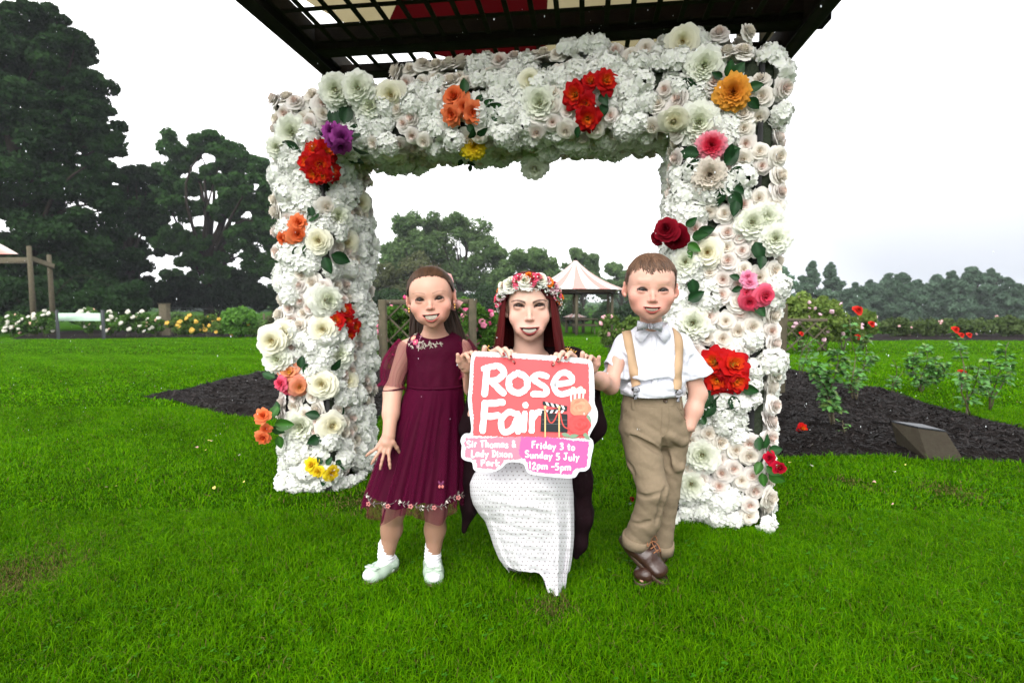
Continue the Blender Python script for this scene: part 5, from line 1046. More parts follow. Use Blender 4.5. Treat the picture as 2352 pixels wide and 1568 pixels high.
def hand(F, wrist, d, nback, L, curls, spread, thumb=(0.5, 35, 20), fr=1.0, side=1, k=0.004):
    """d: wrist to knuckles; nback: out of the back of the hand; side=+1: thumb on the cross(d,nback) side. returns fingertips"""
    d = nrm(d); nb = nrm(np.asarray(nback, float)-d*(np.asarray(nback, float)@d)); s = np.cross(d, nb)*side
    w = np.asarray(wrist, float); pl = L*0.47; pw = L*0.20
    F.cap(w, w+d*pl*0.4, L*0.125, L*0.13, 0.008, flat=(s, 1.35))
    for i in range(4):
        a = w+d*pl*0.25+s*pw*(1-2*i/3)*0.62; b = w+d*pl*(0.98-0.05*abs(i-1.2))+s*pw*(1-2*i/3)*0.95; F.cap(a, b, L*0.075, L*0.062*fr, k*1.5)
    tips = []; ln = [0.92, 1.0, 0.94, 0.76]
    for i in range(4):
        a = w+d*pl*(0.98-0.05*abs(i-1.2))+s*pw*(1-2*i/3)*0.95; ang = R(spread[i]); dd = d*math.cos(ang)+s*math.sin(ang); ax_n = nb; fl = L*0.46*ln[i]; r = L*0.052*fr
        c = 0; pts = [a]
        for j, seg in enumerate((0.44, 0.31, 0.25)):
            c += R(curls[i])*(0.8 if j == 0 else 1.1 if j == 1 else 0.8)
            pts.append(pts[-1]+(dd*math.cos(c)-ax_n*math.sin(c))*fl*seg)
        F.chain(pts, [r*1.08, r*1.0, r*0.92, r*0.8], k); tips.append((pts[-1], nrm(pts[-1]-pts[-2]), nrm(nb*math.cos(c)+dd*math.sin(c)), r))
    a = w+d*pl*0.22+s*pw*0.95; ta = R(thumb[1]); tb = R(thumb[2]); dt = d*math.cos(ta)+s*math.sin(ta)
    b = a+(dt*math.cos(tb)-nb*math.sin(tb))*L*0.20; c = b+(nrm(d*math.cos(ta*thumb[0])+s*math.sin(ta*thumb[0]))*math.cos(tb*1.3)-nb*math.sin(tb*1.3))*L*0.20
    F.chain([a, b, c], [L*0.075, L*0.062*fr, L*0.048*fr], k*1.5)
    return tips

def strands(pathfn, n, width, nseg, col, seed=0, jit=0.0):
    """hair ribbons; pathfn(i, u) -> (nseg,3) points and (nseg,3) outward normals"""
    r = np.random.default_rng(seed); Vs, Cs = [], []
    for i in range(n):
        p, nn = pathfn(r); T = np.gradient(p, axis=0); s = np.cross(T, nn); s /= np.linalg.norm(s, axis=1)[:, None]+1e-9
        wd = width*(0.6+0.8*r.random())*np.linspace(1, 0.35, len(p))[:, None]
        V = np.stack([p-s*wd, p+nn*wd*0.5, p+s*wd], 1).reshape(-1, 3); Vs.append(V)
        c = np.asarray(col)*(0.55+0.9*r.random()); Cs.append(np.tile(c, (len(V), 1)))
    f = gridF(nseg, 3); m = nseg*3; F = np.concatenate([f+i*m for i in range(n)])
    return (np.concatenate(Vs), F, np.concatenate(Cs))

def strip_on(bvh, pxs, width, lift=0.003, n=24, thick=0.0015):
    """a band laid on a surface under a line of sight points"""
    line = bez(np.array(pxs, float), n); pts, nn = [], []
    for (x, y) in line:
        d = Vector(ray(x, y)); h = bvh.ray_cast(Vector((0, 0, CAM_H)), d)
        if h[0] is None: continue
        v = h[1]; v = v if v.dot(d) < 0 else -v
        pts.append(np.array(h[0])); nn.append(np.array(v))
    pts = np.array(pts); nn = np.array(nn)
    k = np.array([0.25, 0.5, 0.25])
    for _ in range(3):
        for a in (pts, nn): a[1:-1] = 0.25*a[:-2]+0.5*a[1:-1]+0.25*a[2:]
    nn /= np.linalg.norm(nn, axis=1)[:, None]; pts = pts+nn*lift; T = np.gradient(pts, axis=0); s = np.cross(T, nn); s /= np.linalg.norm(s, axis=1)[:, None]+1e-9
    w = width/2; V = np.stack([pts-s*w-nn*thick, pts-s*w+nn*thick*0.6, pts+nn*thick, pts+s*w+nn*thick*0.6, pts+s*w-nn*thick], 1).reshape(-1, 3)
    return (V, gridF(len(pts), 5)), pts, nn
def hit(bvh, px, py):
    d = Vector(ray(px, py)); h = bvh.ray_cast(Vector((0, 0, CAM_H)), d)
    if h[0] is None: return None
    v = h[1] if h[1].dot(d) < 0 else -h[1]
    return np.array(h[0]), np.array(v)
def bvh_of(V, F): return BVHTree.FromPolygons([tuple(v) for v in V], [tuple(int(i) for i in f) for f in F])

m_skin = M('skin', attr=True, rough=0.48, sss=0.12, spec=0.35)
m_hair = M('hair', attr=True, rough=0.45, spec=0.18)
KID = dict(kid=True, jaw=0.93, cheek=1.05, eye_z=-0.015, eye_x=0.158, nose_z=-0.140, nose_l=0.02, nose_w=1.0, mz=-0.285, mw=0.14, mo=0.07, curve=0.05,
           lip=(0.014, 0.020), eye_open=0.050, eye_w=0.070, eye_tilt=0.08, eye_arch=0.008, brow_z=0.075, brow_arch=0.026, brow_drop=-0.004, brow_t=0.014, brow_a=0.6, lash=0.025, gaze=(0, 0.0))

def body_obj(F, H, o, skin, parent, name='body', legc=None):
    V, Fc = F.mesh(); C = np.tile(np.asarray(skin, float), (len(V), 1))
    C *= (1+0.05*vnoise(V, 14, 3))[:, None]
    if legc is not None:  # legs darkened: tan and shade both mixed into the leg colour
        m = np.clip((0.62-V[:, 2])/0.2, 0, 1)[:, None]; C = C*(1-m)+np.asarray(legc)*m
    q = H.loc(V); hd = np.abs(q).max(1) < 0.75; Ch = C[hd]; paint_face(q[hd], Ch, o, skin, H.w); C[hd] = Ch
    return mk(name, (V, Fc, C), m_skin, parent), V, Fc

# ---------------------------------------------------------------- the girl
gY = 2.0
girl = thing('person', G(945, 1318), 'young girl in a maroon tulle party dress standing beside the rose fair sign', 'person')
Hg = Head(P(990, 684, 1.93), 0.200, yaw=4, pitch=3, roll=-5, wide=0.745)
og = dict(KID); og.update(mw=0.140, mo=0.088, curve=0.045, mz=-0.300, lip=(0.008, 0.018), lipc=(0.28, 0.055, 0.045), blush=(0.60, 0.22, 0.18), browc=(0.16, 0.09, 0.06), brow_a=0.55, brow_z=0.085, eye_open=0.052, nteeth=8, tooth=0.62, toothc=[0.45, 0.40, 0.32])
skin_g = (0.55, 0.305, 0.225)
F = Sdf((-0.50, 1.62, 0.0), (-0.02, 2.22, 1.14), 0.0026)
build_head(F, Hg, og)
neck = P(998, 775, gY)
F.cap(Hg.w2((0.0, 0.12, -0.25)), neck, 0.033, 0.036, 0.02)
chest = P(1000, 835, gY); pelv = P(1000, 985, gY)
F.cap(P(955, 795, gY), P(1040, 795, gY), 0.036, 0.036, 0.03); F.cap(neck, P(1000, 800, gY), 0.036, 0.05, 0.03)
F.cap(chest, pelv, 0.062, 0.068, 0.03, flat=((1, 0, 0), 1.2))
aL = [P(932, 800, gY), P(902, 900, gY-0.03), P(893, 1000, gY-0.13)]; F.chain(aL, [0.030, 0.027, 0.0215], 0.02)
aL_e = aL[1]; F.cap(aL[1], (aL[1]+aL[2])/2, 0.0265, 0.027, 0.02)
tipsL = hand(F, aL[2]+np.array([0, -0.005, -0.004]), P(872, 1048, gY-0.165)-aL[2], (0.05, -1, 0.28), 0.116, (8, 8, 9, 10), (28, 8, -13, -36), (0.9, 60, 40), fr=0.82, side=-1)
aR = [P(1064, 800, gY), P(1085, 892, gY-0.03), P(1080, 838, 1.775)]; F.chain(aR, [0.030, 0.026, 0.021], 0.02)
hand(F, P(1072, 846, 1.775), P(1079, 812, 1.752)-P(1072, 846, 1.775), (-0.62, 0.8, 0.25), 0.120, (56, 58, 60, 62), (10, 3, -4, -10), (0.5, 30, -5), fr=1.0, side=1)
# legs
for (hp, kn, an, toe) in (((962, 1000), (905, 1172), (887, 1285), (848, 1338)), ((1036, 1000), (1001, 1172), (994, 1287), (998, 1342))):
    h0 = P(*hp, gY); k0 = P(*kn, gY-0.02); a0 = P(*an, gY+0.01)
    F.chain([h0, k0], [0.058, 0.038], 0.02); F.chain([k0, k0*0.6+a0*0.4+np.array([0, 0.014, 0]), a0], [0.038, 0.036, 0.023], 0.02)
    t0 = G(*toe)+np.array([0, 0.02, 0.018]); F.cap(a0+np.array([0, 0.01, -0.025]), t0, 0.024, 0.019, 0.015, flat=((1, 0, 0), 1.2))
b, bV, bF = body_obj(F, Hg, og, skin_g, girl, legc=(0.36, 0.20, 0.135))
eyes_teeth(Hg, og, girl, (0.035, 0.022, 0.014))
# hair: scalp volume and strands drawn back to a tie
def ellpt(H, az, el, r=(0.0, 0, 0), c=(0, 0.07, 0.12)):
    a = np.asarray(r); d = np.stack([np.sin(az)*np.cos(el), -np.cos(az)*np.cos(el), np.sin(el)], -1)
    return d*a+np.asarray(c), d/a/np.linalg.norm(d/a, axis=-1, keepdims=True)
def hair_cap(H, hairline, r, c=(0, 0.07, 0.12), col=(0.05, 0.03, 0.02), nz=0.0, n=72, m=30):
    """closed shell over the scalp down to hairline(azimuth) elevation"""
    az = np.linspace(-np.pi, np.pi, n, endpoint=False); V = []
    for k in range(m):
        t = k/(m-1); el = hairline(az)*(1-t)+np.pi/2*0.999*t; p, nn = ellpt(H, az, el, r, c)
        fall = np.clip(t*7, 0, 1)**0.5; p = np.asarray(c)+(p-np.asarray(c))*(0.955+0.045*fall)[..., None] if np.ndim(fall) else np.asarray(c)+(p-np.asarray(c))*(0.955+0.045*fall)
        V.append(p)
    V = np.concatenate(V); V = H.c+(V*H.s)@H.R.T
    return (V, gridF(m, n, True), np.tile(np.asarray(col), (len(V), 1)))
def hl_interp(tab):
    a = np.array([R(t[0]) for t in tab]); e = np.array([R(t[1]) for t in tab]); return lambda az: np.interp(np.abs(az), a, e)
rg = np.array([0.745*0.5+0.026, 0.49, 0.415]); hc = (0, 0.07, 0.12)
hlg = hl_interp([(0, 38), (25, 36), (45, 28), (62, 9), (78, -4), (100, -22), (125, -40), (180, -45)])
parts = [hair_cap(Hg, hlg, rg, col=(0.035, 0.020, 0.013))]
tie = np.array([0.02, 0.50, 0.30])
def path_g(r):
    az = r.uniform(-np.pi*0.8, np.pi*0.8); el = hlg(az)+r.uniform(-0.07, 0.5)*(r.random() < 0.7)
    a, _ = ellpt(Hg, az, el, rg*0.99); e = tie+r.normal(0, 0.03, 3); t = np.linspace(0, 1, 9)[:, None]
    p = (a-hc)*(1-t)+(e-hc)*t; p = p/np.linalg.norm(p/rg, axis=1)[:, None]*(1.0+0.02*r.random()); nn = p/rg**2; nn /= np.linalg.norm(nn, axis=1)[:, None]
    return Hg.c+((p+hc)*Hg.s)@Hg.R.T, nn@Hg.R.T
parts.append(strands(path_g, 1500, 0.0012, 9, (0.055, 0.027, 0.014), 3))
def path_g2(r):      # long hair behind the neck and shoulders
    s = r.choice([-1, 1]); x0 = s*r.uniform(0.02, 0.33); t = np.linspace(0, 1, 12)[:, None]
    a = np.array([x0*0.7, 0.46+r.uniform(-0.02, 0.05), 0.2+r.uniform(-0.1, 0.1)]); b = np.array([x0*1.25+r.normal(0, 0.03), 0.34+r.uniform(-0.06, 0.1), -0.35]); c = np.array([x0*1.45+r.normal(0, 0.04), 0.36+r.uniform(-0.05, 0.1), -0.95+r.uniform(-0.25, 0.2)])
    p = a*(1-t)**2+2*b*t*(1-t)+c*t*t; nn = np.tile(np.array([0, -1.0, 0]), (12, 1))
    return Hg.c+(p*Hg.s)@Hg.R.T, nn@Hg.R.T
parts.append(strands(path_g2, 900, 0.0032, 12, (0.030, 0.017, 0.012), 4))
def path_g3(r):      # stray wisps
    az = r.choice([-1, 1])*r.uniform(0.9, 2.4); el = r.uniform(0.3, 1.4); a, n0 = ellpt(Hg, az, el, rg*1.0); n0 = n0.reshape(3)
    d = nrm(n0+r.normal(0, 0.7, 3)+np.array([0, 0.5, 0.0])); t = np.linspace(0, 1, 6)[:, None]; L0 = r.uniform(0.05, 0.17)
    p = a+d*t*L0+np.array([0, 0.4, -0.2])*t*t*L0; return Hg.c+(p*Hg.s)@Hg.R.T, np.tile(n0@Hg.R.T, (6, 1))
parts.append(strands(path_g3, 60, 0.0004, 6, (0.14, 0.09, 0.06), 6))
mk('hair', join(parts), m_hair, girl)
# hair bow
m_bow = M('pink_ribbon', (0.62, 0.33, 0.31), 0.6, bump=(500, 0.3, 0.001))
def ribbon(pts, w, nrmv):
    p = np.asarray(pts, float); T = np.gradient(p, axis=0); s = np.cross(T, np.asarray(nrmv, float)); s /= np.linalg.norm(s, axis=1)[:, None]
    w = np.asarray(w)[:, None] if not np.isscalar(w) else w; V = np.stack([p-s*w, p+s*w, p+s*w+np.asarray(nrmv)*0.0015, p-s*w+np.asarray(nrmv)*0.0015], 1).reshape(-1, 3)
    return (V, gridF(len(p), 4, True))
bp = [ribbon(bez([P(1030, 650, 1.99), P(1045, 668, 1.975), P(1044, 690, 1.985), P(1058, 702, 2.0)], 10), np.array([0.004]*5+[0.007, 0.010, 0.012, 0.014, 0.016]), (0, -1, 0.0)),
      ribbon(bez([P(1026, 658, 2.0), P(1022, 640, 1.99), P(1030, 632, 1.99), P(1036, 650, 1.985)], 8), 0.010, (0.2, -1, 0)),
      ribbon(bez([P(1044, 672, 1.98), P(1042, 700, 1.99), P(1040, 712, 2.0)], 6), np.linspace(0.004, 0.010, 6), (0, -1, 0))]
mk('hair_bow', join(bp), m_bow, girl)
m_gold = M('gold', (0.8, 0.5, 0.15), 0.25, metal=1.0)
for sx in (-1, 1):
    c = Hg.w2((sx*(0.385), 0.0, -0.155)); e = mk('earring', join([sph(c, 0.0042, 8, 6), sph(c-[0, 0, 0.010], (0.0028, 0.0028, 0.006), 8, 6)]), m_gold, girl)
# dress: bodice, skirt layers, sleeves
m_dress = M('maroon_satin', (0.050, 0.0012, 0.014), 0.7, noise=(30, (0.034, 0.001, 0.009), 0.5), bump=(60, 0.25, 0.004), spec=0.08)
def tulle(name, color, opac):
    m = bpy.data.materials.new(name); m.use_nodes = True; t = m.node_tree; t.nodes.clear(); n = t.nodes.new; l = t.links.new
    out = n('ShaderNodeOutputMaterial'); tr = n('ShaderNodeBsdfTransparent'); b = n('ShaderNodeBsdfPrincipled'); b.inputs['Base Color'].default_value = (*color, 1); b.inputs['Roughness'].default_value = 0.8; b.inputs['Specular IOR Level'].default_value = 0.1
    tl = n('ShaderNodeBsdfTranslucent'); tl.inputs['Color'].default_value = (*color, 1); mi2 = n('ShaderNodeMixShader'); mi2.inputs[0].default_value = 0.4; l(b.outputs[0], mi2.inputs[1]); l(tl.outputs[0], mi2.inputs[2])
    lw = n('ShaderNodeLayerWeight'); lw.inputs['Blend'].default_value = 0.35; mp = n('ShaderNodeMapRange'); l(lw.outputs['Facing'], mp.inputs['Value']); mp.inputs['To Min'].default_value = opac; mp.inputs['To Max'].default_value = 0.96
    mi = n('ShaderNodeMixShader'); l(mp.outputs[0], mi.inputs[0]); l(tr.outputs[0], mi.inputs[1]); l(mi2.outputs[0], mi.inputs[2]); l(mi.outputs[0], out.inputs['Surface']); return m
m_tulle = tulle('maroon_tulle', (0.12, 0.003, 0.035), 0.42)
m_sleeve = tulle('sheer_sleeve', (0.15, 0.005, 0.04), 0.36)
dress = mk('dress', (np.zeros((3, 3)), np.array([[0, 1, 2]])), m_dress, girl)    # replaced below by the bodice mesh
Fd = Sdf((-0.40, 1.80, 0.62), (-0.08, 2.2, 0.95), 0.0026)
Fd.cap(P(985, 800, gY), P(1015, 800, gY), 0.062, 0.062, 0.02); Fd.cap(P(958, 800, gY+0.002), P(1043, 800, gY+0.002), 0.041, 0.041, 0.04)
Fd.chain([P(1000, 815, gY), P(1000, 850, gY), P(1000, 888, gY), P(1000, 905, gY)], [0.070, 0.070, 0.070, 0.076], 0.03, flat=((1, 0, 0), 1.28))
Fd.displace(lambda p: 0.0016*np.sin(p[:, 0]*150+vnoise(p, 6)*3)*np.clip((0.80-p[:, 2])*12, 0, 1)+0.0008*vnoise(p, 30))
nk = neck+np.array([0, -0.01, 0.02])     # neckline scoop
Fd.ell(P(998, 758, gY-0.02), (0.061, 0.085, 0.030), None, 0.004, 'sub'); Fd.ell(P(998, 765, gY+0.0), (0.045, 0.06, 0.03), None, 0.004, 'sub')
dV, dF = Fd.mesh(); bod_bvh = bvh_of(dV, dF)
dress.data = mesh_data('dress', dV-origin(girl), dF, None, True, m_dress)
zt = float(P(1000, 886, gY)[2]); zh = float(P(960, 1180, gY-0.12)[2])
def skirt_pt(th, t, layer=0):
    """th 0 = front; t 0 waist .. 1 hem"""
    cx = float(P(1000, 890, gY)[0])*(1-t)+float(P(957, 1180, gY)[0])*t; z = zt+(zh-zt)*t
    a = 0.094+0.088*t**0.85+layer*0.004; b = 0.078+0.085*t**0.8+layer*0.004
    f = 0.5*np.sin(th*11+1.5*np.sin(th*3+layer))+0.35*np.sin(th*19+layer*2+t*2)+0.25*np.sin(th*34+3*np.sin(th*5)); k = 1+(0.03+0.10*t)*f*min(1, t*5+0.2)*(1 if layer else 0.6)
    hem = 0.014*np.sin(th*6+layer*1.7)*t**3*(1.5 if layer else 1)
    return np.stack([cx+a*k*np.sin(th), gY-b*k*np.cos(th)-0.012*t, z+hem+0*th], -1)
def skirt(layer, t1, nt=26, nth=260, t0=0.0):
    th = np.linspace(0, 2*np.pi, nth, endpoint=False); V = np.concatenate([skirt_pt(th, t, layer) for t in np.linspace(t0, t1, nt)]); return (V, gridF(nt, nth, True)[:, ::-1])
mk('skirt_lining', skirt(0, 0.90), m_dress, dress)
mk('tulle_skirt', skirt(1.0, 1.0), m_tulle, dress)
mk('waistband', tube(np.array([skirt_pt(np.array(a), 0.0, 1)+np.array([0, 0, 0.002]) for a in np.linspace(0, 2*np.pi, 60)]), 0.0042, 8), m_dress, dress)
def puff(A, B, C, r0, rm, r1, name, seed):
    """gathered sheer sleeve from shoulder A through B to cuff C"""
    path = bez([A, (A+B)/2, B, C], 22); n = 90; V = []; T = np.gradient(path, axis=0)
    u = np.array([0, -1.0, 0])
    for i, p in enumerate(path):
        t = i/21; z = nrm(T[i]); x = nrm(np.cross(u, z)); y = np.cross(z, x); r = r0*(1-t)**2+2*rm*1.25*t*(1-t)+r1*t*t
        if t > 0.9: r = r1*(1+0.35*(t-0.9)*10)
        a = np.arange(n)*2*np.pi/n; fold = 1+0.05*np.sin(a*9+seed+2*t)+0.05*np.sin(a*17+4*t+seed)*(t+0.3)+0.03*np.sin(a*31)
        V.append(p+r*fold[:, None]*(np.cos(a)[:, None]*x+np.sin(a)[:, None]*y))
    return (np.concatenate(V), gridF(22, n, True))
mk('sleeve', puff(P(940, 790, gY), P(908, 850, gY-0.01), P(900, 892, gY-0.03), 0.040, 0.052, 0.037, 's', 1), m_sleeve, dress)
mk('sleeve', puff(P(1055, 790, gY), P(1076, 830, gY-0.01), P(1083, 868, gY-0.03), 0.038, 0.040, 0.033, 's', 2), m_sleeve, dress)
mk('cuff', tube(bez([aL[1]*0.93+aL[0]*0.07+0.036*np.array([math.cos(a), math.sin(a), 0.12*math.cos(a)]) for a in np.linspace(0, 6.28, 13)], 40), 0.003, 6), m_dress, dress)
# embroidery: vine near the hem and sprig at the collar
m_emb = M('embroidery', attr=True, rough=0.8, bump=(800, 0.5, 0.001)); parts = []
def vine(th): return 0.885+0.025*np.sin(th*5.5+0.9)
ths = np.linspace(-1.15, 1.25, 70)
pv = np.array([skirt_pt(np.array(a), vine(a), 1.0)*1.0+np.array([math.sin(a), -math.cos(a), 0])*0.004 for a in ths]); parts.append(colr(tube(pv, 0.0016, 5), (0.10, 0.07, 0.07)))
rr = np.random.default_rng(5)
for i in range(2, 69, 2):
    p = pv[i]; out = np.array([math.sin(ths[i]), -math.cos(ths[i]), 0]); k = i % 12
    if k in (4,): 
        for _ in range(5): parts.append(colr(sph(p+out*0.003+rr.normal(0, 0.004, 3)*[1, 0.2, 1], 0.0025, 7, 5), (0.75, 0.7, 0.62)))
    elif k == 10:
        for j in range(5): a = j*1.257; parts.append(colr(sph(p+out*0.004+np.array([math.cos(a), 0, math.sin(a)])*0.0055+[0, 0, -0.003], (0.0036, 0.0018, 0.0036), 8, 5), (0.50, 0.18, 0.17)))
    else:
        for s in (-1, 1): parts.append(colr(sph(p+out*0.003+np.array([0.004, 0, 0.006*s]), (0.0018, 0.0012, 0.0062), 6, 5, roty(R(35*s))), (0.22, 0.20, 0.17)))
mk('hem_embroidery', join(parts), m_emb, dress); parts = []
bt = skirt_pt(np.array(0.52), 0.72, 1.0)+np.array([0.3, -0.7, 0])*0.006
for s in (-1, 1):
    parts.append(colr(sph(bt+[s*0.005, 0, 0.006], (0.004, 0.0015, 0.009), 8, 6, roty(R(25*s))), (0.14, 0.02, 0.08))); parts.append(colr(sph(bt+[s*0.005, 0, -0.006], (0.0045, 0.0015, 0.006), 8, 6), (0.62, 0.18, 0.16)))
mk('butterfly_embroidery', join(parts), m_emb, dress); parts = []
for (x, y, k) in [(933, 765, 1), (940, 770, 1), (945, 765, 0), (938, 780, 1), (950, 777, 0), (955, 786, 0), (962, 790, 1), (968, 786, 1), (972, 797, 1), (978, 791, 1), (985, 789, 1), (990, 795, 1), (998, 793, 1), (1005, 790, 1), (948, 795, 1), (942, 790, 1), (962, 800, 1), (1011, 791, 1), (955, 768, 1), (966, 776, 2), (958, 796, 2), (947, 785, 2)]:
    h = hit(bod_bvh, x, y)
    if h is None: continue
    p, nn = h; f = frame(nn)
    if k == 0:
        for j in range(6): a = j*1.047; parts.append(colr(sph(p+f@np.array([math.cos(a)*0.006, math.sin(a)*0.006, 0.002]), (0.0055, 0.0055, 0.002), 8, 5, f), [(0.75, 0.30, 0.24), (0.65, 0.07, 0.16)][x % 2]))
        parts.append(colr(sph(p+nn*0.003, 0.003, 6, 5), (0.8, 0.6, 0.3)))
    else:
        for j in range(5):
            a = rr.uniform(0, 6.28); parts.append(colr(sph(p+f@np.array([math.cos(a)*0.005, math.sin(a)*0.005, 0.001]), (0.0062, 0.0016, 0.0012), 7, 5, f@rotz(a)), [(0.28, 0.25, 0.20), (0.42, 0.38, 0.33), (0.4, 0.18, 0.25)][rr.integers(0, 2) if k == 1 else 2]))
mk('collar_embroidery', join(parts), m_emb, dress)
# socks and shoes
m_sock = M('white_sock', (0.78, 0.78, 0.82), 0.8, bump=(260, 0.5, 0.002, (1, 1, 0.3)))
m_shoe = M('pale_green_patent', (0.40, 0.50, 0.41), 0.3, spec=0.4, coat=0.2)
m_sole = M('shoe_sole', (0.10, 0.06, 0.04), 0.7)
for (an, toe) in (((887, 1285), (846, 1340)), ((994, 1287), (998, 1345))):
    a0 = P(*an, gY+0.01); t0 = G(*toe)+np.array([0, 0.0, 0.026]); d = nrm((t0-a0)*[1, 1, 0]); s = np.array([d[1], -d[0], 0])
    heel = np.array([a0[0], a0[1], 0.03])-d*0.02
    Fs = Sdf(np.minimum(a0, t0)-[0.08, 0.09, 0.06], np.maximum(a0, t0)+[0.08, 0.09, 0.08], 0.002)
    Fs.chain([a0+[0, 0, 0.055], a0+[0, 0, 0.02], a0+[0, 0, -0.02], heel+[0, 0, 0.01]], [0.0275, 0.028, 0.027, 0.026], 0.01); Fs.cap(a0+[0, 0, -0.03], t0+[0, 0, 0.004], 0.027, 0.018, 0.015, flat=(s, 1.15))
    Fs.displace(lambda p: 0.0012*np.sin(p[:, 2]*520)*(p[:, 2] > a0[2]-0.01))
    V, Fc = Fs.mesh(); V[:, 2] = np.maximum(V[:, 2], 0.005); sock = mk('sock', (V, Fc), m_sock, girl)
    Fs = Sdf(np.minimum(a0, t0)-[0.08, 0.09, 0.06], np.maximum(a0, t0)+[0.08, 0.09, 0.08], 0.002)
    Fs.chain([heel, (heel+t0)/2*[1, 1, 0]+[0, 0, 0.024], t0*[1, 1, 0]+[0, 0, 0.022]-d*0.02], [0.031, 0.030, 0.031], 0.015, flat=(s, 1.12))
    m_ = heel*0.62+t0*0.38; Fs.ell([m_[0], m_[1], 0.062], (0.026, 0.052, 0.034), np.stack([s, d, [0, 0, 1]], 1), 0.004, 'sub'); Fs.ell([m_[0], m_[1], 0.05], (0.022, 0.045, 0.03), np.stack([s, d, [0, 0, 1]], 1), 0.004, 'sub')
    V, Fc = Fs.mesh(); V[:, 2] = np.maximum(V[:, 2], 0.007); shoe = mk('shoe', (V, Fc), m_shoe, girl)
    c0 = a0*[1, 1, 0]+np.array([0, 0, a0[2]-0.012]); ring = np.array([c0+0.030*(math.cos(a)*s*1.0+math.sin(a)*d)+d*0.008 for a in np.linspace(-0.5, 3.64, 24)])
    mk('strap', tube(ring+[0, 0, -0.004], 0.0042, 6), m_shoe, shoe)
    bc = t0*[1, 1, 0]+np.array([0, 0, 0.052])-d*0.022; bp = []
    for sx in (-1, 1):
        for dz in (0.0, 0.004): bp.append(sph(bc+s*sx*0.014+d*(0.006 if dz else -0.002)+[0, 0, -0.001], (0.015, 0.009, 0.0045), 10, 7, np.stack([nrm(s+d*0.35*sx*(1 if dz else -1)), nrm(d-s*0.35*sx*(1 if dz else -1)), [0, 0, 1]], 1)))
    bp.append(sph(bc+[0, 0, 0.004], (0.005, 0.005, 0.004), 8, 6)); mk('bow', join(bp), m_shoe, shoe)
    Fl = Sdf(np.minimum(a0, t0)-[0.08, 0.09, 0.06], np.maximum(a0, t0)*[1, 1, 0]+[0.08, 0.09, 0.03], 0.003); Fl.cap(heel*[1, 1, 0]+[0, 0, 0.006], t0*[1, 1, 0]+[0, 0, 0.006]-d*0.018, 0.034, 0.035, 0.01, flat=([0, 0, 1], 0.22)); V, Fc = Fl.mesh(); mk('sole', (V, Fc), m_sole, shoe)

def folds(F, bvh, items):
    """fabric folds laid on the surface: (points, radius, blend, op)"""
    for pts, r_, k, op in items:
        q = []
        for (x, y) in bez(np.array(pts, float), 9):
            h = hit(bvh, x, y)
            if h: q.append(h[0]-h[1]*(r_*0.35 if op == 'add' else -r_*0.25))
        if len(q) > 2: F.chain(q, [r_*(0.3+0.7*math.sin(math.pi*(i+0.3)/(len(q)-0.4))) for i in range(len(q))], k, op)
# ---------------------------------------------------------------- the boy
bY = 2.0
boy = thing('person', G(1490, 1335), 'young boy in white shirt, beige braces and khaki trousers, one hand in pocket', 'person')
Hb = Head(P(1494, 662, 1.93), 0.222, yaw=-8, pitch=-1, roll=2, wide=0.735)
ob = dict(KID); ob.update(mw=0.125, mo=0.052, curve=0.035, mz=-0.325, lip=(0.009, 0.017), lipc=(0.27, 0.05, 0.04), blush=(0.62, 0.22, 0.18), browc=(0.45, 0.27, 0.17), brow_a=0.6, brow_z=0.025, brow_arch=0.012, brow_drop=0.0,
                          eye_open=0.042, eye_w=0.070, eye_x=0.150, eye_z=-0.05, nose_z=-0.185, nteeth=8, tooth=0.35, toothc=[0.42, 0.36, 0.28], lower=True, ear_out=40, jaw=0.95)
F = Sdf((0.22, 1.58, 0.0), (0.76, 2.24, 1.17), 0.0026)
build_head(F, Hb, ob)
nb_ = P(1500, 768, bY); F.cap(Hb.w2((0.0, 0.12, -0.25)), nb_, 0.036, 0.038, 0.02)
F.cap(P(1445, 795, bY), P(1550, 795, bY), 0.035, 0.035, 0.03); F.cap(P(1498, 820, bY), P(1500, 975, bY), 0.058, 0.058, 0.03, flat=((1, 0, 0), 1.15))
sL = P(1428, 800, bY); eL = P(1402, 886, bY-0.06); wL = P(1356, 862, 1.785); F.chain([sL, eL], [0.030, 0.027], 0.02); F.chain([eL, (eL+wL)/2, wL], [0.027, 0.027, 0.020], 0.02)
wv = P(1352, 856, 1.775); kn = P(1345, 816, 1.752)
hand(F, wv, kn-wv, (0.5, 0.85, 0.25), 0.122, (56, 58, 60, 62), (10, 3, -4, -10), (0.5, 30, -5), side=-1)
sR = P(1572, 800, bY); eR = P(1604, 905, bY+0.01); wR = P(1583, 978, bY-0.015); F.chain([sR, eR], [0.031, 0.029], 0.02); F.chain([eR, (eR+wR)/2, wR], [0.029, 0.029, 0.022], 0.02)
hand(F, wR, P(1562, 1035, bY+0.03)-wR, (0.3, -1, 0), 0.092, (10, 12, 14, 16), (5, 2, -2, -5), side=-1)
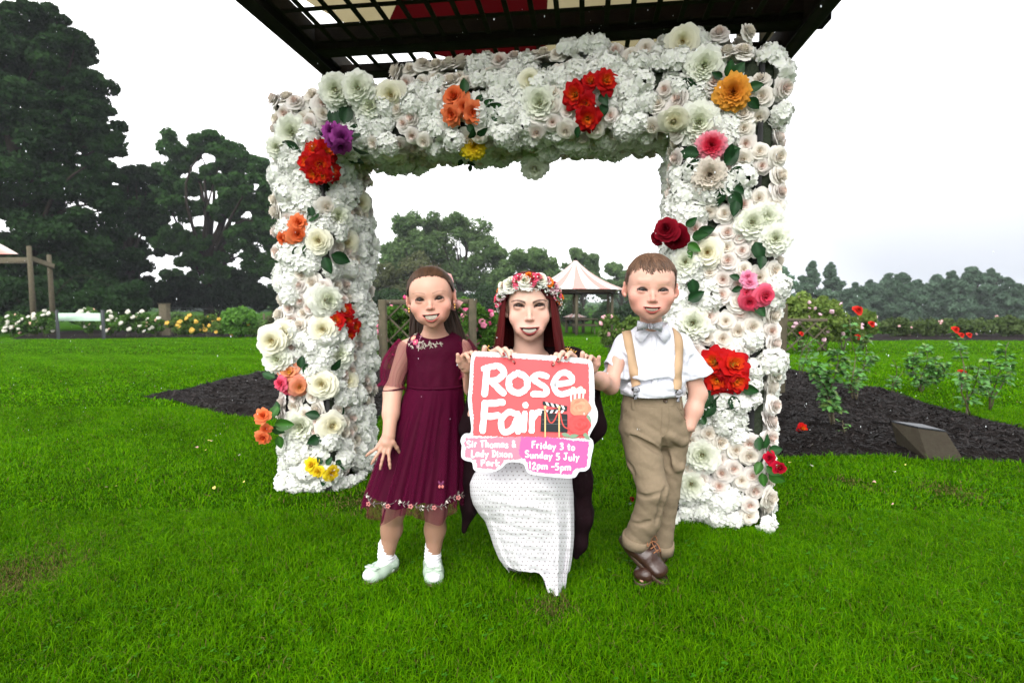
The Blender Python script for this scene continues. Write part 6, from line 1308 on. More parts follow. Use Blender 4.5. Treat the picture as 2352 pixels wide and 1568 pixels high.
# legs: weight on the rear leg, the front one crossed over on its toe
hipF = P(1462, 985, bY-0.01); knF = P(1500, 1125, bY-0.085); anF = P(1468, 1262, 1.985)
hipB = P(1545, 985, bY+0.02); knB = P(1528, 1130, bY+0.03); anB = P(1512, 1275, bY+0.07)
for h0, k0, a0 in ((hipF, knF, anF), (hipB, knB, anB)): F.chain([h0, k0, a0], [0.044, 0.031, 0.025], 0.02)
toeF = G(1513, 1340)+np.array([0, 0.02, 0.03]); toeB = G(1480, 1352)+np.array([0, 0.03, 0.02])
F.cap(anF, toeF, 0.018, 0.010, 0.01)
F.cap(anB, np.array([anB[0], anB[1], 0.05]), 0.026, 0.024, 0.01); F.cap(np.array([anB[0], anB[1], 0.04]), toeB, 0.020, 0.012, 0.01)
b, bV, bF = body_obj(F, Hb, ob, (0.57, 0.325, 0.25), boy)
eyes_teeth(Hb, ob, boy, (0.05, 0.04, 0.035))
# hair: short sides, longer on top brushed forward in a wavy fringe
rb = np.array([0.3675+0.018, 0.485, 0.400])
hlb = hl_interp([(0, 22), (30, 22), (48, 20), (60, 4), (68, -8), (80, -14), (92, -8), (105, -34), (130, -48), (180, -52)])
parts = [hair_cap(Hb, hlb, rb, col=(0.085, 0.048, 0.032))]
def path_b(r):
    az = r.uniform(-1.25, 1.25); el = R(r.uniform(30, 88)); ln = r.uniform(0.3, 0.55)
    t = np.linspace(0, 1, 8); e = el-ln*t*1.1; a2 = az*(1+0.12*t)+0.10*t+0.05*np.sin(t*7+az*9)
    lim = R(17+5*math.sin(az*11)+4*math.sin(az*23+1)-10*(r.random() < 0.15)); e = np.maximum(e, lim)
    rr_ = rb*(1.0+0.035*np.sin(np.pi*t)[:, None]+0.03*r.random()); p = np.stack([np.sin(a2)*np.cos(e), -np.cos(a2)*np.cos(e), np.sin(e)], 1)*rr_+np.array(hc)
    nn = (p-hc)/rb**2; nn /= np.linalg.norm(nn, axis=1)[:, None]; return Hb.c+(p*Hb.s)@Hb.R.T, nn@Hb.R.T
parts.append(strands(path_b, 1500, 0.0016, 8, (0.125, 0.070, 0.044), 3))
def path_b2(r):
    s = r.choice([-1, 1]); az = s*r.uniform(1.0, 3.14); el = r.uniform(float(hlb(np.array(az))), 1.2); t = np.linspace(0, 1, 5); e = el-0.14*t; a2 = az-s*0.02*t
    p = np.stack([np.sin(a2)*np.cos(e), -np.cos(a2)*np.cos(e), np.sin(e)], 1)*rb*1.003+np.array(hc); nn = (p-hc)/rb**2; nn /= np.linalg.norm(nn, axis=1)[:, None]; return Hb.c+(p*Hb.s)@Hb.R.T, nn@Hb.R.T
parts.append(strands(path_b2, 1100, 0.0011, 5, (0.075, 0.042, 0.028), 5))
for k in range(9):      # fringe locks curling on the forehead
    az = -0.62+k*0.155; t = np.linspace(0, 1, 9); e = R(42)-t*(R(25)+0.12*abs(math.sin(k*2.3))); a2 = az+0.16*t*t+0.05*np.sin(t*4+k)
    p = np.stack([np.sin(a2)*np.cos(e), -np.cos(a2)*np.cos(e), np.sin(e)], 1)*rb*1.03+np.array(hc); w_ = 0.0085*np.array([0.7, 1, 1.1, 1.1, 1, 0.8, 0.6, 0.4, 0.12])
    parts.append(colr(tube(Hb.c+(p*Hb.s)@Hb.R.T, w_*0.62, 7), np.array([0.085, 0.048, 0.031])*(0.8+0.4*(k % 3)/2)))
mk('hair', join(parts), m_hair, boy)
# shirt
m_shirt = M('white_cotton', (0.62, 0.63, 0.69), 0.75, bump=(26, 0.35, 0.012), spec=0.15)
Fs = Sdf((0.22, 1.72, 0.66), (0.76, 2.22, 0.99), 0.0026)
ch = P(1500, 830, bY)
Fs.chain([P(1500, 798, bY), P(1500, 850, bY), P(1498, 890, bY), P(1498, 918, bY)], [0.066, 0.074, 0.080, 0.074], 0.03, flat=((1, 0, 0), 1.34))
Fs.cap(P(1440, 792, bY), P(1558, 792, bY), 0.043, 0.043, 0.035); Fs.cap(P(1475, 772, bY), P(1525, 772, bY), 0.040, 0.040, 0.02)
Fs.chain([P(1438, 798, bY), P(1403, 868, bY-0.025)], [0.043, 0.045], 0.02); Fs.chain([P(1562, 798, bY), P(1612, 872, bY+0.0)], [0.044, 0.049], 0.02)
d1 = nrm(P(1409, 842, bY-0.02)-P(1435, 796, bY)); d2 = nrm(P(1598, 848, bY)-P(1565, 796, bY))
c1 = P(1399, 858, bY-0.025); c2 = P(1614, 858, bY); d1 = nrm([-0.25, 0, -0.97]); d2 = nrm([0.31, 0, -0.95])
# flat-cut sleeve mouths
for c_, d_ in ((c1, d1), (c2, d2)):
    Fs.fn(lambda X, Y, Z, c_=c_, d_=d_: np.maximum(0.004-((X-c_[0])*d_[0]+(Y-c_[1])*d_[1]+(Z-c_[2])*d_[2]), np.sqrt((X-c_[0])**2+(Y-c_[1])**2+(Z-c_[2])**2)-0.075), c_-0.08, c_+0.08, 0.002)
    Fs.cap(c_-d_*0.01, c_+d_*0.02, 0.034, 0.036, 0.002, 'sub')
# folds
items = [([(1446, 862), (1480, 868), (1530, 862)], 0.012, 0.02, 'add'), ([(1440, 884), (1480, 893), (1540, 888), (1568, 880)], 0.013, 0.02, 'add'), ([(1436, 900), (1490, 908), (1560, 902)], 0.012, 0.018, 'add'),
         ([(1564, 815), (1552, 845), (1545, 870)], 0.011, 0.02, 'add'), ([(1436, 812), (1447, 832), (1452, 858)], 0.010, 0.018, 'add'), ([(1443, 874), (1490, 880), (1550, 874)], 0.008, 0.014, 'sub'), ([(1570, 810), (1562, 838), (1566, 868)], 0.008, 0.014, 'sub'), ([(1430, 812), (1438, 840), (1440, 860)], 0.008, 0.012, 'sub'), ([(1405, 815), (1420, 835), (1428, 850)], 0.008, 0.014, 'sub'), ([(1600, 815), (1590, 835), (1588, 855)], 0.008, 0.014, 'sub')]
folds(Fs, bvh_of(*Fs.mesh()), items)
Fs.displace(lambda p: 0.0022*vnoise(p*[1, 1, 1.6], 9, 4)+0.0010*np.sin(p[:, 2]*190+p[:, 0]*60+3*vnoise(p, 8))*np.clip((0.83-p[:, 2])*14, 0, 1))
sV, sF = Fs.mesh(); shirt = mk('shirt', (sV, sF), m_shirt, boy); sh_bvh = bvh_of(sV, sF)
# placket, buttons, collar, bow tie
st, _, _ = strip_on(sh_bvh, [(1503, 772), (1503, 800), (1505, 850), (1503, 895)], 0.019, 0.0008, 24, 0.0012); mk('placket', st, m_shirt, shirt)
m_btn = M('shirt_button', (0.72, 0.72, 0.74), 0.3)
for (x, y) in ((1503, 800), (1505, 838), (1504, 872)):
    p, nn = hit(sh_bvh, x, y); mk('button', xf(lathe([(0.0001, 0.0012), (0.0045, 0.0012), (0.005, 0.0), (0.0045, -0.001)], 14), mat4(p+nn*0.0030, frame(nn))), m_btn, shirt)
def plate(front, thick, nrmv):
    """thin solid from a polygon"""
    f = np.asarray(front, float); n = len(f); b_ = f-np.asarray(nrmv)*thick; i = np.arange(n); j = (i+1) % n
    return (np.concatenate([f, b_]), [np.array([list(range(n))]), np.array([list(range(n, 2*n))[::-1]]), np.stack([i, i+n, j+n, j], 1)])
cpts = []
for a in np.linspace(-2.6, 2.6, 41):       # stand collar band leaning outwards
    c0 = P(1500, 768, bY)+np.array([math.sin(a)*0.050, -math.cos(a)*0.046-0.004, -0.012-0.012*math.cos(a)]); c1_ = P(1500, 742, bY)+np.array([math.sin(a)*0.0485, -math.cos(a)*0.040, 0.002-0.018*max(0, math.cos(a))**2])
    out = np.array([math.sin(a), -math.cos(a), 0]); cpts += [c0, c1_, c1_+out*0.004, c0+out*0.006+[0, 0, -0.006]]
mk('collar', (np.array(cpts), gridF(41, 4, True)), m_shirt, shirt)
for sx in (-1, 1):
    a = P(1500+sx*36, 748, 1.955); b_ = P(1500+sx*7, 764, 1.928); c = P(1500+sx*27, 788, 1.920); d = P(1500+sx*42, 772, 1.94)
    mk('collar_leaf', plate([a, b_, (b_+c)/2+np.array([0, -0.003, 0]), c, d][::sx], 0.003, (0, -1, 0)), m_shirt, shirt)
m_tie = M('speckled_grey_linen', (0.58, 0.59, 0.64), 0.85, noise=(300, (0.16, 0.16, 0.20), 0.8), bump=(300, 0.6, 0.002))
tc_ = P(1493, 749, 1.905); Rt = roty(R(2)); bt_ = mk('bow_tie', join([box(tc_+[0, -0.006, 0], (0.013, 0.014, 0.020), Rt, 0.003)]), m_tie, shirt)
for sx in (-1, 1):
    for (up, dy) in ((1, 0.0), (0, 0.006)):
        h0, h1 = (0.008, 0.0165); dz = 0.003 if up else -0.003
        pl = [tc_+Rt@np.array([sx*0.003, -0.004+dy, h0*0.6+dz]), tc_+Rt@np.array([sx*0.042, -0.001+dy, h1+dz-0.002]), tc_+Rt@np.array([sx*(0.040+0.003*up), 0.001+dy, dz]), tc_+Rt@np.array([sx*0.042, -0.001+dy, -h1+dz]), tc_+Rt@np.array([sx*0.003, -0.004+dy, -h0*0.6+dz])]
        mk('bow_wing', plate(pl[::-sx], 0.0045, (0, -1, 0)), m_tie, bt_)
# trousers
m_khaki = M('khaki_twill', (0.215, 0.165, 0.110), 0.85, noise=(90, (0.18, 0.14, 0.092), 0.6), bump=(34, 0.4, 0.008), spec=0.12)
m_twill = m_khaki
Ft = Sdf((0.28, 1.70, 0.03), (0.76, 2.24, 0.78), 0.0028)
wst = [P(1498, 912, bY), P(1498, 945, bY), P(1503, 985, bY)]
Ft.chain(wst, [0.076, 0.077, 0.078], 0.02, flat=((1, 0, 0), 1.36))
Ft.fn(lambda X, Y, Z: -(Z-float(P(1500, 907, bY-0.08)[2])-0.0*X)-0.0, (0.28, 1.70, 0.70), (0.76, 2.24, 0.78), 0.002) if False else None
Ft.chain([hipF, (hipF+knF)/2, knF, knF*0.5+anF*0.5, P(1462, 1235, 1.975)], [0.063, 0.058, 0.051, 0.047, 0.046], 0.02)
Ft.chain([hipB, (hipB+knB)/2, knB, P(1517, 1240, bY+0.05)], [0.064, 0.056, 0.050, 0.045], 0.012)
items = [([(1440, 990), (1480, 1010), (1515, 1030)], 0.007, 0.02, 'add'), ([(1465, 975), (1500, 1000), (1522, 1018)], 0.006, 0.018, 'add'), ([(1540, 1000), (1565, 1015), (1585, 1010)], 0.006, 0.018, 'add'), ([(1540, 1050), (1555, 1075), (1570, 1070)], 0.006, 0.018, 'add'),
         ([(1450, 1000), (1490, 1022), (1520, 1042)], 0.005, 0.014, 'sub'), ([(1445, 1124), (1482, 1141), (1518, 1132)], 0.004, 0.012, 'sub'), ([(1523, 1010), (1528, 1040), (1538, 1080)], 0.010, 0.014, 'sub'), ([(1436, 1192), (1470, 1204), (1493, 1196)], 0.004, 0.012, 'sub'), ([(1530, 1120), (1520, 1160), (1508, 1200)], 0.009, 0.012, 'sub'), ([(1440, 1060), (1455, 1085), (1452, 1110)], 0.007, 0.012, 'sub')]
folds(Ft, bvh_of(*Ft.mesh()), items)
Ft.displace(lambda p: 0.0016*vnoise(p*[1, 1, 1.8], 8, 9)+0.0007*np.sin(p[:, 2]*140+p[:, 0]*90+3*vnoise(p, 7, 2)))
tV, tF = Ft.mesh(); topz = float(P(1500, 905, bY-0.09)[2]); tV[:, 2] = np.minimum(tV[:, 2], topz+0.012*np.sin((tV[:, 0]-0.5)*3))
trous = mk('trousers', (tV, tF), m_khaki, boy); tr_bvh = bvh_of(tV, tF)
for pts, w_ in (([(1426, 928), (1460, 931), (1500, 933), (1540, 932), (1571, 928)], 0.002), ([(1441, 935), (1436, 950), (1424, 975)], 0.0022), ([(1556, 934), (1570, 958), (1590, 985)], 0.0022), ([(1521, 935), (1520, 960), (1517, 1000)], 0.002), ([(1536, 935), (1537, 970), (1530, 995), (1519, 1004)], 0.0018)):
    s_, _, _ = strip_on(tr_bvh, pts, w_, 0.0006, 20, 0.001); mk('seam', s_, m_khaki, trous)
for x in (1454, 1563): s_, _, _ = strip_on(tr_bvh, [(x, 910), (x, 925), (x+1, 940)], 0.013, 0.002, 8, 0.0016); mk('belt_loop', s_, m_khaki, trous)
p, nn = hit(tr_bvh, 1528, 919); m_brn = M('brown_button', (0.06, 0.035, 0.02), 0.3)
mk('button', xf(lathe([(0.0001, 0.001), (0.005, 0.001), (0.006, 0.0025), (0.008, 0.002), (0.0085, 0), (0.008, -0.002)], 18), mat4(p+nn*0.003, frame(nn))), m_brn, trous)
# turned-up cuffs
for c_, d_, r_ in ((P(1462, 1238, 1.975), nrm(anF-knF), 0.048), (P(1517, 1252, bY+0.055), nrm(anB-knB), 0.046)):
    f = frame(-d_); n = 48; V = []
    for k, (rr_, zz) in enumerate([(0.90, 0.016), (1.04, 0.018), (1.08, 0.0), (1.06, -0.020), (0.92, -0.021), (0.88, -0.01)]):
        a = np.arange(n)*2*np.pi/n; V.append(c_+(r_*rr_*(1+0.02*np.sin(3*a+k))[:, None]*np.stack([np.cos(a), np.sin(a), 0*a], 1)+np.array([0, 0, zz])+np.stack([0*a, 0*a, 0.003*np.sin(2*a)], 1))@f.T)
    mk('cuff', (np.concatenate(V), gridF(6, n, True)), m_khaki, trous)
# braces: up over the shoulders, clips at the waistband
m_brace = M('beige_elastic', (0.42, 0.28, 0.165), 0.8, bump=(900, 0.5, 0.001)); m_chrome = M('chrome', (0.42, 0.42, 0.43), 0.22, metal=1.0); m_tan = M('tan_leather', (0.30, 0.15, 0.07), 0.5)
for pts, cl in (([(1437, 757), (1441, 772), (1446, 800), (1455, 850), (1462, 887)], (1462, 893, 1459, 910)), ([(1549, 757), (1556, 772), (1559, 800), (1557, 850), (1555, 893)], (1557, 897, 1557, 916))):
    s_, pp, nn = strip_on(sh_bvh, pts, 0.031, 0.0035, 30, 0.0016)
    br = mk('brace', s_, m_brace, boy)
    h = hit(sh_bvh, cl[0], cl[1]); h = h or (P(cl[0], cl[1], 1.88), np.array([0, -1, 0]))
    c_ = h[0]+h[1]*0.005; f = np.stack([np.array([1, 0, 0]), np.array([0, 1, 0]), np.array([0, 0, 1])], 1)
    parts = [box(c_, (0.030, 0.005, 0.010), None, 0.002), box(c_+[0, -0.004, 0.001], (0.018, 0.004, 0.016), None, 0.001), tube([c_+[-0.014, -0.002, -0.005], c_+[0, -0.003, -0.009], c_+[0.014, -0.002, -0.005]], 0.0014, 6)]
    q_ = P(cl[2], cl[3], float(c_[1])-0.004); parts += [box(q_+[0, 0, 0], (0.012, 0.005, 0.022), None, 0.0022), box(q_+[0, -0.003, 0.009], (0.016, 0.004, 0.007), None, 0.001)]
    mk('clip', join(parts), m_chrome, br)
# shoes
m_brown = M('wet_brown_leather', (0.042, 0.017, 0.010), 0.35, noise=(26, (0.020, 0.009, 0.006), 0.8), bump=(90, 0.4, 0.003), spec=0.5); m_lace = M('tan_lace', (0.25, 0.10, 0.04), 0.7)
m_stitch = M('stitching', (0.22, 0.17, 0.12), 0.8)
def boot(an, toe, heel, name):
    an, toe, heel = map(lambda v: np.asarray(v, float), (an, toe, heel)); d = nrm(toe-heel); up = nrm(np.array([0, 0, 1.])-d*d[2]); s = np.cross(d, up)
    Fb = Sdf(np.minimum(np.minimum(an, toe), heel)-0.075, np.maximum(np.maximum(an, toe), heel)+0.075, 0.0024)
    Fb.chain([heel+up*0.018, heel*0.5+toe*0.5+up*0.016, toe+up*0.010-d*0.012], [0.027, 0.027, 0.025], 0.02, flat=(s, 1.45)); Fb.cap(heel+up*0.02, an, 0.034, 0.037, 0.02); Fb.cap(heel*0.45+toe*0.55+up*0.030, an+d*0.005, 0.028, 0.036, 0.02)
    Fb.chain([toe+up*0.020-d*0.055, toe+up*0.030-d*0.020+s*0.0], [0.010, 0.006], 0.02)
    Fb.displace(lambda p: 0.0012*vnoise(p, 22, 5))
    V, Fc = Fb.mesh(); h_ = (V-heel)@up; V = V-np.outer(np.minimum(h_+0.012, 0), up); V[:, 2] = np.maximum(V[:, 2], 0.006)
    sh = mk('shoe', (V, Fc), m_brown, boy)
    n = 60; a = np.arange(n)*2*np.pi/n; L2 = np.linalg.norm(toe-heel)/2; c_ = (toe+heel)/2
    def outl(g, dz): return np.array([c_+d*(math.cos(t)*(L2+0.033+g)+0.0)+s*math.sin(t)*(0.036+g+0.004*math.cos(t))*(abs(math.sin(t))**-0.15 if abs(math.sin(t)) > .05 else 1)+up*dz for t in a])
    O = [outl(0.001, -0.002), outl(0.003, -0.005), outl(0.002, -0.018), outl(-0.015, -0.019)]; V = np.concatenate(O); V[:, 2] = np.maximum(V[:, 2], 0.003); mk('sole', (V, gridF(4, n, True)), M('dark_sole', (0.05, 0.028, 0.016), 0.6), sh)
    bb = bvh_of(*Fb.mesh()); lc = heel*0.38+toe*0.62+up*0.060
    parts = []
    for k in range(3):
        q = lc-d*(0.016*k)+up*0.004*k; parts.append(tube(bez([q-s*0.018-up*0.004, q+up*0.006+d*0.002, q+s*0.018-up*0.004], 8), 0.0022, 6))
    q = lc-d*0.036+up*0.014
    for sx in (-1, 1): parts.append(tube(bez([q, q+s*sx*0.022+up*0.010-d*0.004, q+s*sx*0.034-up*0.006+d*0.01, q+s*sx*0.014-up*0.004+d*0.006, q], 16), 0.0017, 6)); parts.append(tube(bez([q, q+s*sx*0.012+d*0.02, q+s*sx*0.010+d*0.045-up*0.010], 8), 0.0016, 6))
    mk('laces', join(parts), m_lace, sh)
    n2 = 40; t2 = np.linspace(-1.9, 1.9, n2); pr = np.array([c_+d*math.cos(t)*(L2+0.012)+s*math.sin(t)*0.0295+up*(0.030+0.004*math.cos(t)) for t in t2])
    return sh
heelF = np.array([P(1443, 1278, 2.02)[0], 2.015, 0.115]); boot(anF+np.array([-0.012, 0.01, 0.012]), np.array([toeF[0]+0.006, toeF[1]-0.025, 0.034]), heelF, 'f')
boot(np.array([anB[0]-0.0, anB[1], 0.115]), np.array([toeB[0], toeB[1], 0.022]), np.array([anB[0], anB[1]+0.01, 0.022]), 'b')
# ---------------------------------------------------------------- the placard and the woman crouching behind it
SP = 1.715                                  # distance of the board along the view axis
Sc = SP/FPX; SR = rotx(-PITCH)
S0 = np.array([0, 0, CAM_H])+np.array([0, math.cos(PITCH), -math.sin(PITCH)])*SP
def B(x, y, lift=0.0):                       # board coordinates -> place
    return S0+SR@np.array([(x-1176)*Sc, -lift, (784-y)*Sc])
wY = 1.93
woman = thing('person', P(1215, 1370, 1.92)*[1, 1, 0], 'smiling woman with long dark red hair and a flower crown, crouching behind the sign', 'person')
Hw = Head(P(1215, 707, 1.90), 0.219, yaw=-1, pitch=0, roll=-1, wide=0.66)
ow = dict(kid=False, jaw=0.93, cheek=1.15, eye_z=0.025, eye_x=0.150, nose_z=-0.150, nose_l=0.035, nose_w=1.0, mz=-0.322, mw=0.142, mo=0.064, curve=0.042, lip=(0.011, 0.021),
          lipc=(0.16, 0.014, 0.013), blush=(0.64, 0.30, 0.25), browc=(0.03, 0.016, 0.013), brow_z=0.080, brow_arch=0.034, brow_drop=-0.004, brow_t=0.019, brow_a=0.95, lash=0.028,
          eye_open=0.038, eye_w=0.076, eye_tilt=0.10, eye_arch=0.012, gaze=(0, 0), nteeth=10, tooth=0.70, toothc=[0.46, 0.43, 0.36])
F = Sdf((-0.24, 1.60, 0.0), (0.40, 2.42, 1.14), 0.0028)
build_head(F, Hw, ow)
nw = P(1214, 836, wY+0.01); F.cap(Hw.w2((0.0, 0.10, -0.22)), nw, 0.050, 0.050, 0.03)
F.cap(P(1135, 838, wY+0.03), P(1300, 838, wY+0.03), 0.042, 0.042, 0.04)
F.cap(P(1215, 880, wY+0.05), P(1215, 1010, wY+0.13), 0.095, 0.10, 0.03, flat=((1, 0, 0), 1.2))
for sx in (-1, 1):      # crouch: thighs forward, shins under the skirt, feet flat
    hip = P(1215+sx*48, 1080, wY+0.13); kne = P(1200+sx*52, 1130, 1.885); ank = P(1215+sx*20, 1280, 2.10)*[1, 1, 0]+[0, 0, 0.09]; F.chain([hip, kne, ank], [0.070, 0.048, 0.032], 0.02)
    F.cap(ank-[0, 0, 0.045], np.array([ank[0], 2.03, 0.03]), 0.030, 0.022, 0.02)
tips = []
for sx, shp, elp, wrp, knp in ((-1, (1122, 845), (1089, 980), (1130, 862), (1150, 838)), (1, (1310, 848), (1358, 978), (1310, 872), (1280, 846))):
    a = P(*shp, wY+0.03); e = P(*elp, wY-0.01); wr = P(*wrp, 1.80); k_ = P(*knp, 1.762); F.chain([a, e, wr], [0.042, 0.036, 0.026], 0.02)
# hands hooked over the top edge of the board, fingers lying inwards
tl = hand(F, P(1128, 850, 1.785), P(1147, 818, 1.758)-P(1128, 850, 1.785), (-0.35, 0.75, 0.55), 0.165, (34, 38, 44, 50), (-2, -6, -10, -16), (0.5, 30, -10), fr=0.92, side=1, k=0.003)
tr = hand(F, P(1312, 862, 1.785), P(1300, 828, 1.758)-P(1312, 862, 1.785), (0.35, 0.75, 0.55), 0.165, (34, 38, 44, 50), (-2, -6, -10, -16), (0.5, 30, -10), fr=0.92, side=-1, k=0.003)
b, bV, bF = body_obj(F, Hw, ow, (0.62, 0.385, 0.30), woman)
eyes_teeth(Hw, ow, woman, (0.05, 0.03, 0.02))
m_nail = M('red_nail', (0.22, 0.008, 0.010), 0.12, coat=0.5)
for tip, td, tn, r_ in tl+tr:
    f = np.stack([np.cross(td, tn), td, tn], 1); mk('fingernail', sph(tip+tn*r_*0.62+td*0.002, (0.0054, 0.0085, 0.0026), 10, 8, f), m_nail, woman)
# hair: long, straight, dark red, parted off-centre
rw = np.array([0.665*0.5+0.072, 0.495, 0.425])
hlw = hl_interp([(0, 50), (30, 40), (50, 24), (64, 2), (72, -20), (90, -42), (180, -50)])
parts = [hair_cap(Hw, hlw, rw, col=(0.020, 0.004, 0.004))]
def path_w(r):
    s = r.choice([-1, 1]); front = r.random() < 0.5
    u0 = R(r.uniform(4, 40)) if front else R(r.uniform(40, 175)); u1 = R(r.uniform(57, 84)) if front else max(u0, R(r.uniform(80, 175)))
    if s > 0 and front: u1 = R(r.uniform(50, 84))
    t = np.linspace(0, 1, 22); th = np.clip(t*2.2, 0, 1); az = u0+(u1-u0)*th**0.9; el = R(84)*(1-th)+R(2)*th
    rr_ = rw*(1.0+0.03*r.random()); p = np.stack([np.sin(az)*np.cos(el), -np.cos(az)*np.cos(el), np.sin(el)], 1)*rr_+np.array(hc)
    k = np.argmax(th >= 1); drop = np.clip(t-t[k], 0, 1); zend = -0.86 if u1 < R(110) else -1.0
    p[:, 2] -= drop/(1-t[k])*(p[k, 2]-zend-r.uniform(-0.1, 0.06)); p[:, 0] += s*0+drop*(0.26*math.sin(u1)+r.normal(0, 0.03)); p[:, 1] -= drop*(0.02 if front else -0.05)
    p[:, 0] = p[:, 0]*s+(-0.02)*(1-th)+0.008*np.sin(t*9+u1*20); nn = (p-np.array(hc))*[1, 1, 0.25]/rw**2; nn /= np.linalg.norm(nn, axis=1)[:, None]
    return Hw.c+(p*Hw.s)@Hw.R.T, nn@Hw.R.T
parts.append(strands(path_w, 3000, 0.0022, 22, (0.085, 0.009, 0.010), 8))
def path_w2(r):       # the sweep of fringe across the right of the forehead
    t = np.linspace(0, 1, 14); a0 = r.uniform(0, 1); az = R(-4+6*a0)+t**1.7*R(44+22*a0); el = R(66-4*a0)-t**1.3*R(64)
    p = np.stack([np.sin(az)*np.cos(el), -np.cos(az)*np.cos(el), np.sin(el)], 1)*rw*(0.99+0.03*r.random())+np.array(hc)
    nn = (p-hc)/rw**2; nn /= np.linalg.norm(nn, axis=1)[:, None]; return Hw.c+(p*Hw.s)@Hw.R.T, nn@Hw.R.T
parts.append(strands(path_w2, 420, 0.0020, 14, (0.060, 0.007, 0.007), 9))
def path_w3(r):
    t = np.linspace(0, 1, 14); a0 = r.uniform(0, 1); az = -(R(0)+t**1.3*R(50+18*a0)); el = R(68-4*a0)-t**1.3*R(62)
    p = np.stack([np.sin(az)*np.cos(el), -np.cos(az)*np.cos(el), np.sin(el)], 1)*rw*(0.99+0.03*r.random())+np.array(hc)
    nn = (p-hc)/rw**2; nn /= np.linalg.norm(nn, axis=1)[:, None]; return Hw.c+(p*Hw.s)@Hw.R.T, nn@Hw.R.T
parts.append(strands(path_w3, 340, 0.0020, 14, (0.055, 0.006, 0.006), 10))
mk('hair', join(parts), m_hair, woman)
# skirt: white seersucker with small brown dots, draped over the knees
m_dots = bpy.data.materials.new('dotted_seersucker'); m_dots.use_nodes = True; t = m_dots.node_tree; n = t.nodes.new; l = t.links.new
b_ = [q for q in t.nodes if q.type == 'BSDF_PRINCIPLED'][0]; b_.inputs['Roughness'].default_value = 0.8; b_.inputs['Specular IOR Level'].default_value = 0.15
uv = n('ShaderNodeAttribute'); uv.attribute_name = 'Cloth'; sp_ = n('ShaderNodeSeparateXYZ'); l(uv.outputs['Vector'], sp_.inputs[0])
def mth(op, a, b=None, c=None):
    m = n('ShaderNodeMath'); m.operation = op
    for i, v in enumerate((a, b, c)):
        if v is None: continue
        if isinstance(v, (int, float)): m.inputs[i].default_value = v
        else: l(v, m.inputs[i])
    return m.outputs[0]
sp0 = 0.0132       # dot spacing in metres
cu_, cv_ = mth('DIVIDE', sp_.outputs[0], sp0), mth('DIVIDE', sp_.outputs[1], sp0)
row = mth('FLOOR', cv_); cu2 = mth('MULTIPLY_ADD', mth('MODULO', row, 2.0), 0.5, cu_)
fx = mth('SUBTRACT', mth('FRACT', cu2), 0.5); fy = mth('SUBTRACT', mth('FRACT', cv_), 0.5)
rr2 = mth('SQRT', mth('ADD', mth('MULTIPLY', fx, fx), mth('MULTIPLY', fy, fy))); dot = mth('LESS_THAN', rr2, 0.135)
mixc = n('ShaderNodeMixRGB'); l(dot, mixc.inputs['Fac']); mixc.inputs[1].default_value = (0.72, 0.71, 0.74, 1); mixc.inputs[2].default_value = (0.20, 0.15, 0.15, 1); l(mixc.outputs[0], b_.inputs['Base Color'])
nzz = n('ShaderNodeTexNoise'); nzz.inputs['Scale'].default_value = 1; mpg = n('ShaderNodeMapping'); mpg.inputs['Scale'].default_value = (70, 260, 1); l(uv.outputs['Vector'], mpg.inputs['Vector']); l(mpg.outputs[0], nzz.inputs['Vector'])
bmp = n('ShaderNodeBump'); bmp.inputs['Strength'].default_value = 0.35; bmp.inputs['Distance'].default_value = 0.004; l(nzz.outputs['Fac'], bmp.inputs['Height']); l(bmp.outputs[0], b_.inputs['Normal'])
prof = np.array([(1040, 1130, 1300), (1068, 1105, 1308), (1090, 1086, 1314), (1110, 1078, 1315), (1135, 1080, 1318), (1157, 1086, 1318), (1180, 1100, 1319), (1196, 1114, 1319), (1229, 1126, 1319), (1255, 1134, 1317), (1283, 1146, 1314), (1300, 1158, 1311), (1317, 1172, 1308), (1345, 1200, 1300), (1378, 1236, 1290)], float)
nt_, nth = 90, 240; th = np.linspace(-np.pi, np.pi, nth, endpoint=False); rows = []; UV = []
def hem_y(th): return 1313+58*np.clip(1.7*np.exp(-np.abs((th-0.66)/0.42)**3), 0, 1)+4*np.sin(th*7)-8*np.exp(-((th+0.9)/0.5)**2)+6*np.exp(-((th+0.25)/0.2)**2)
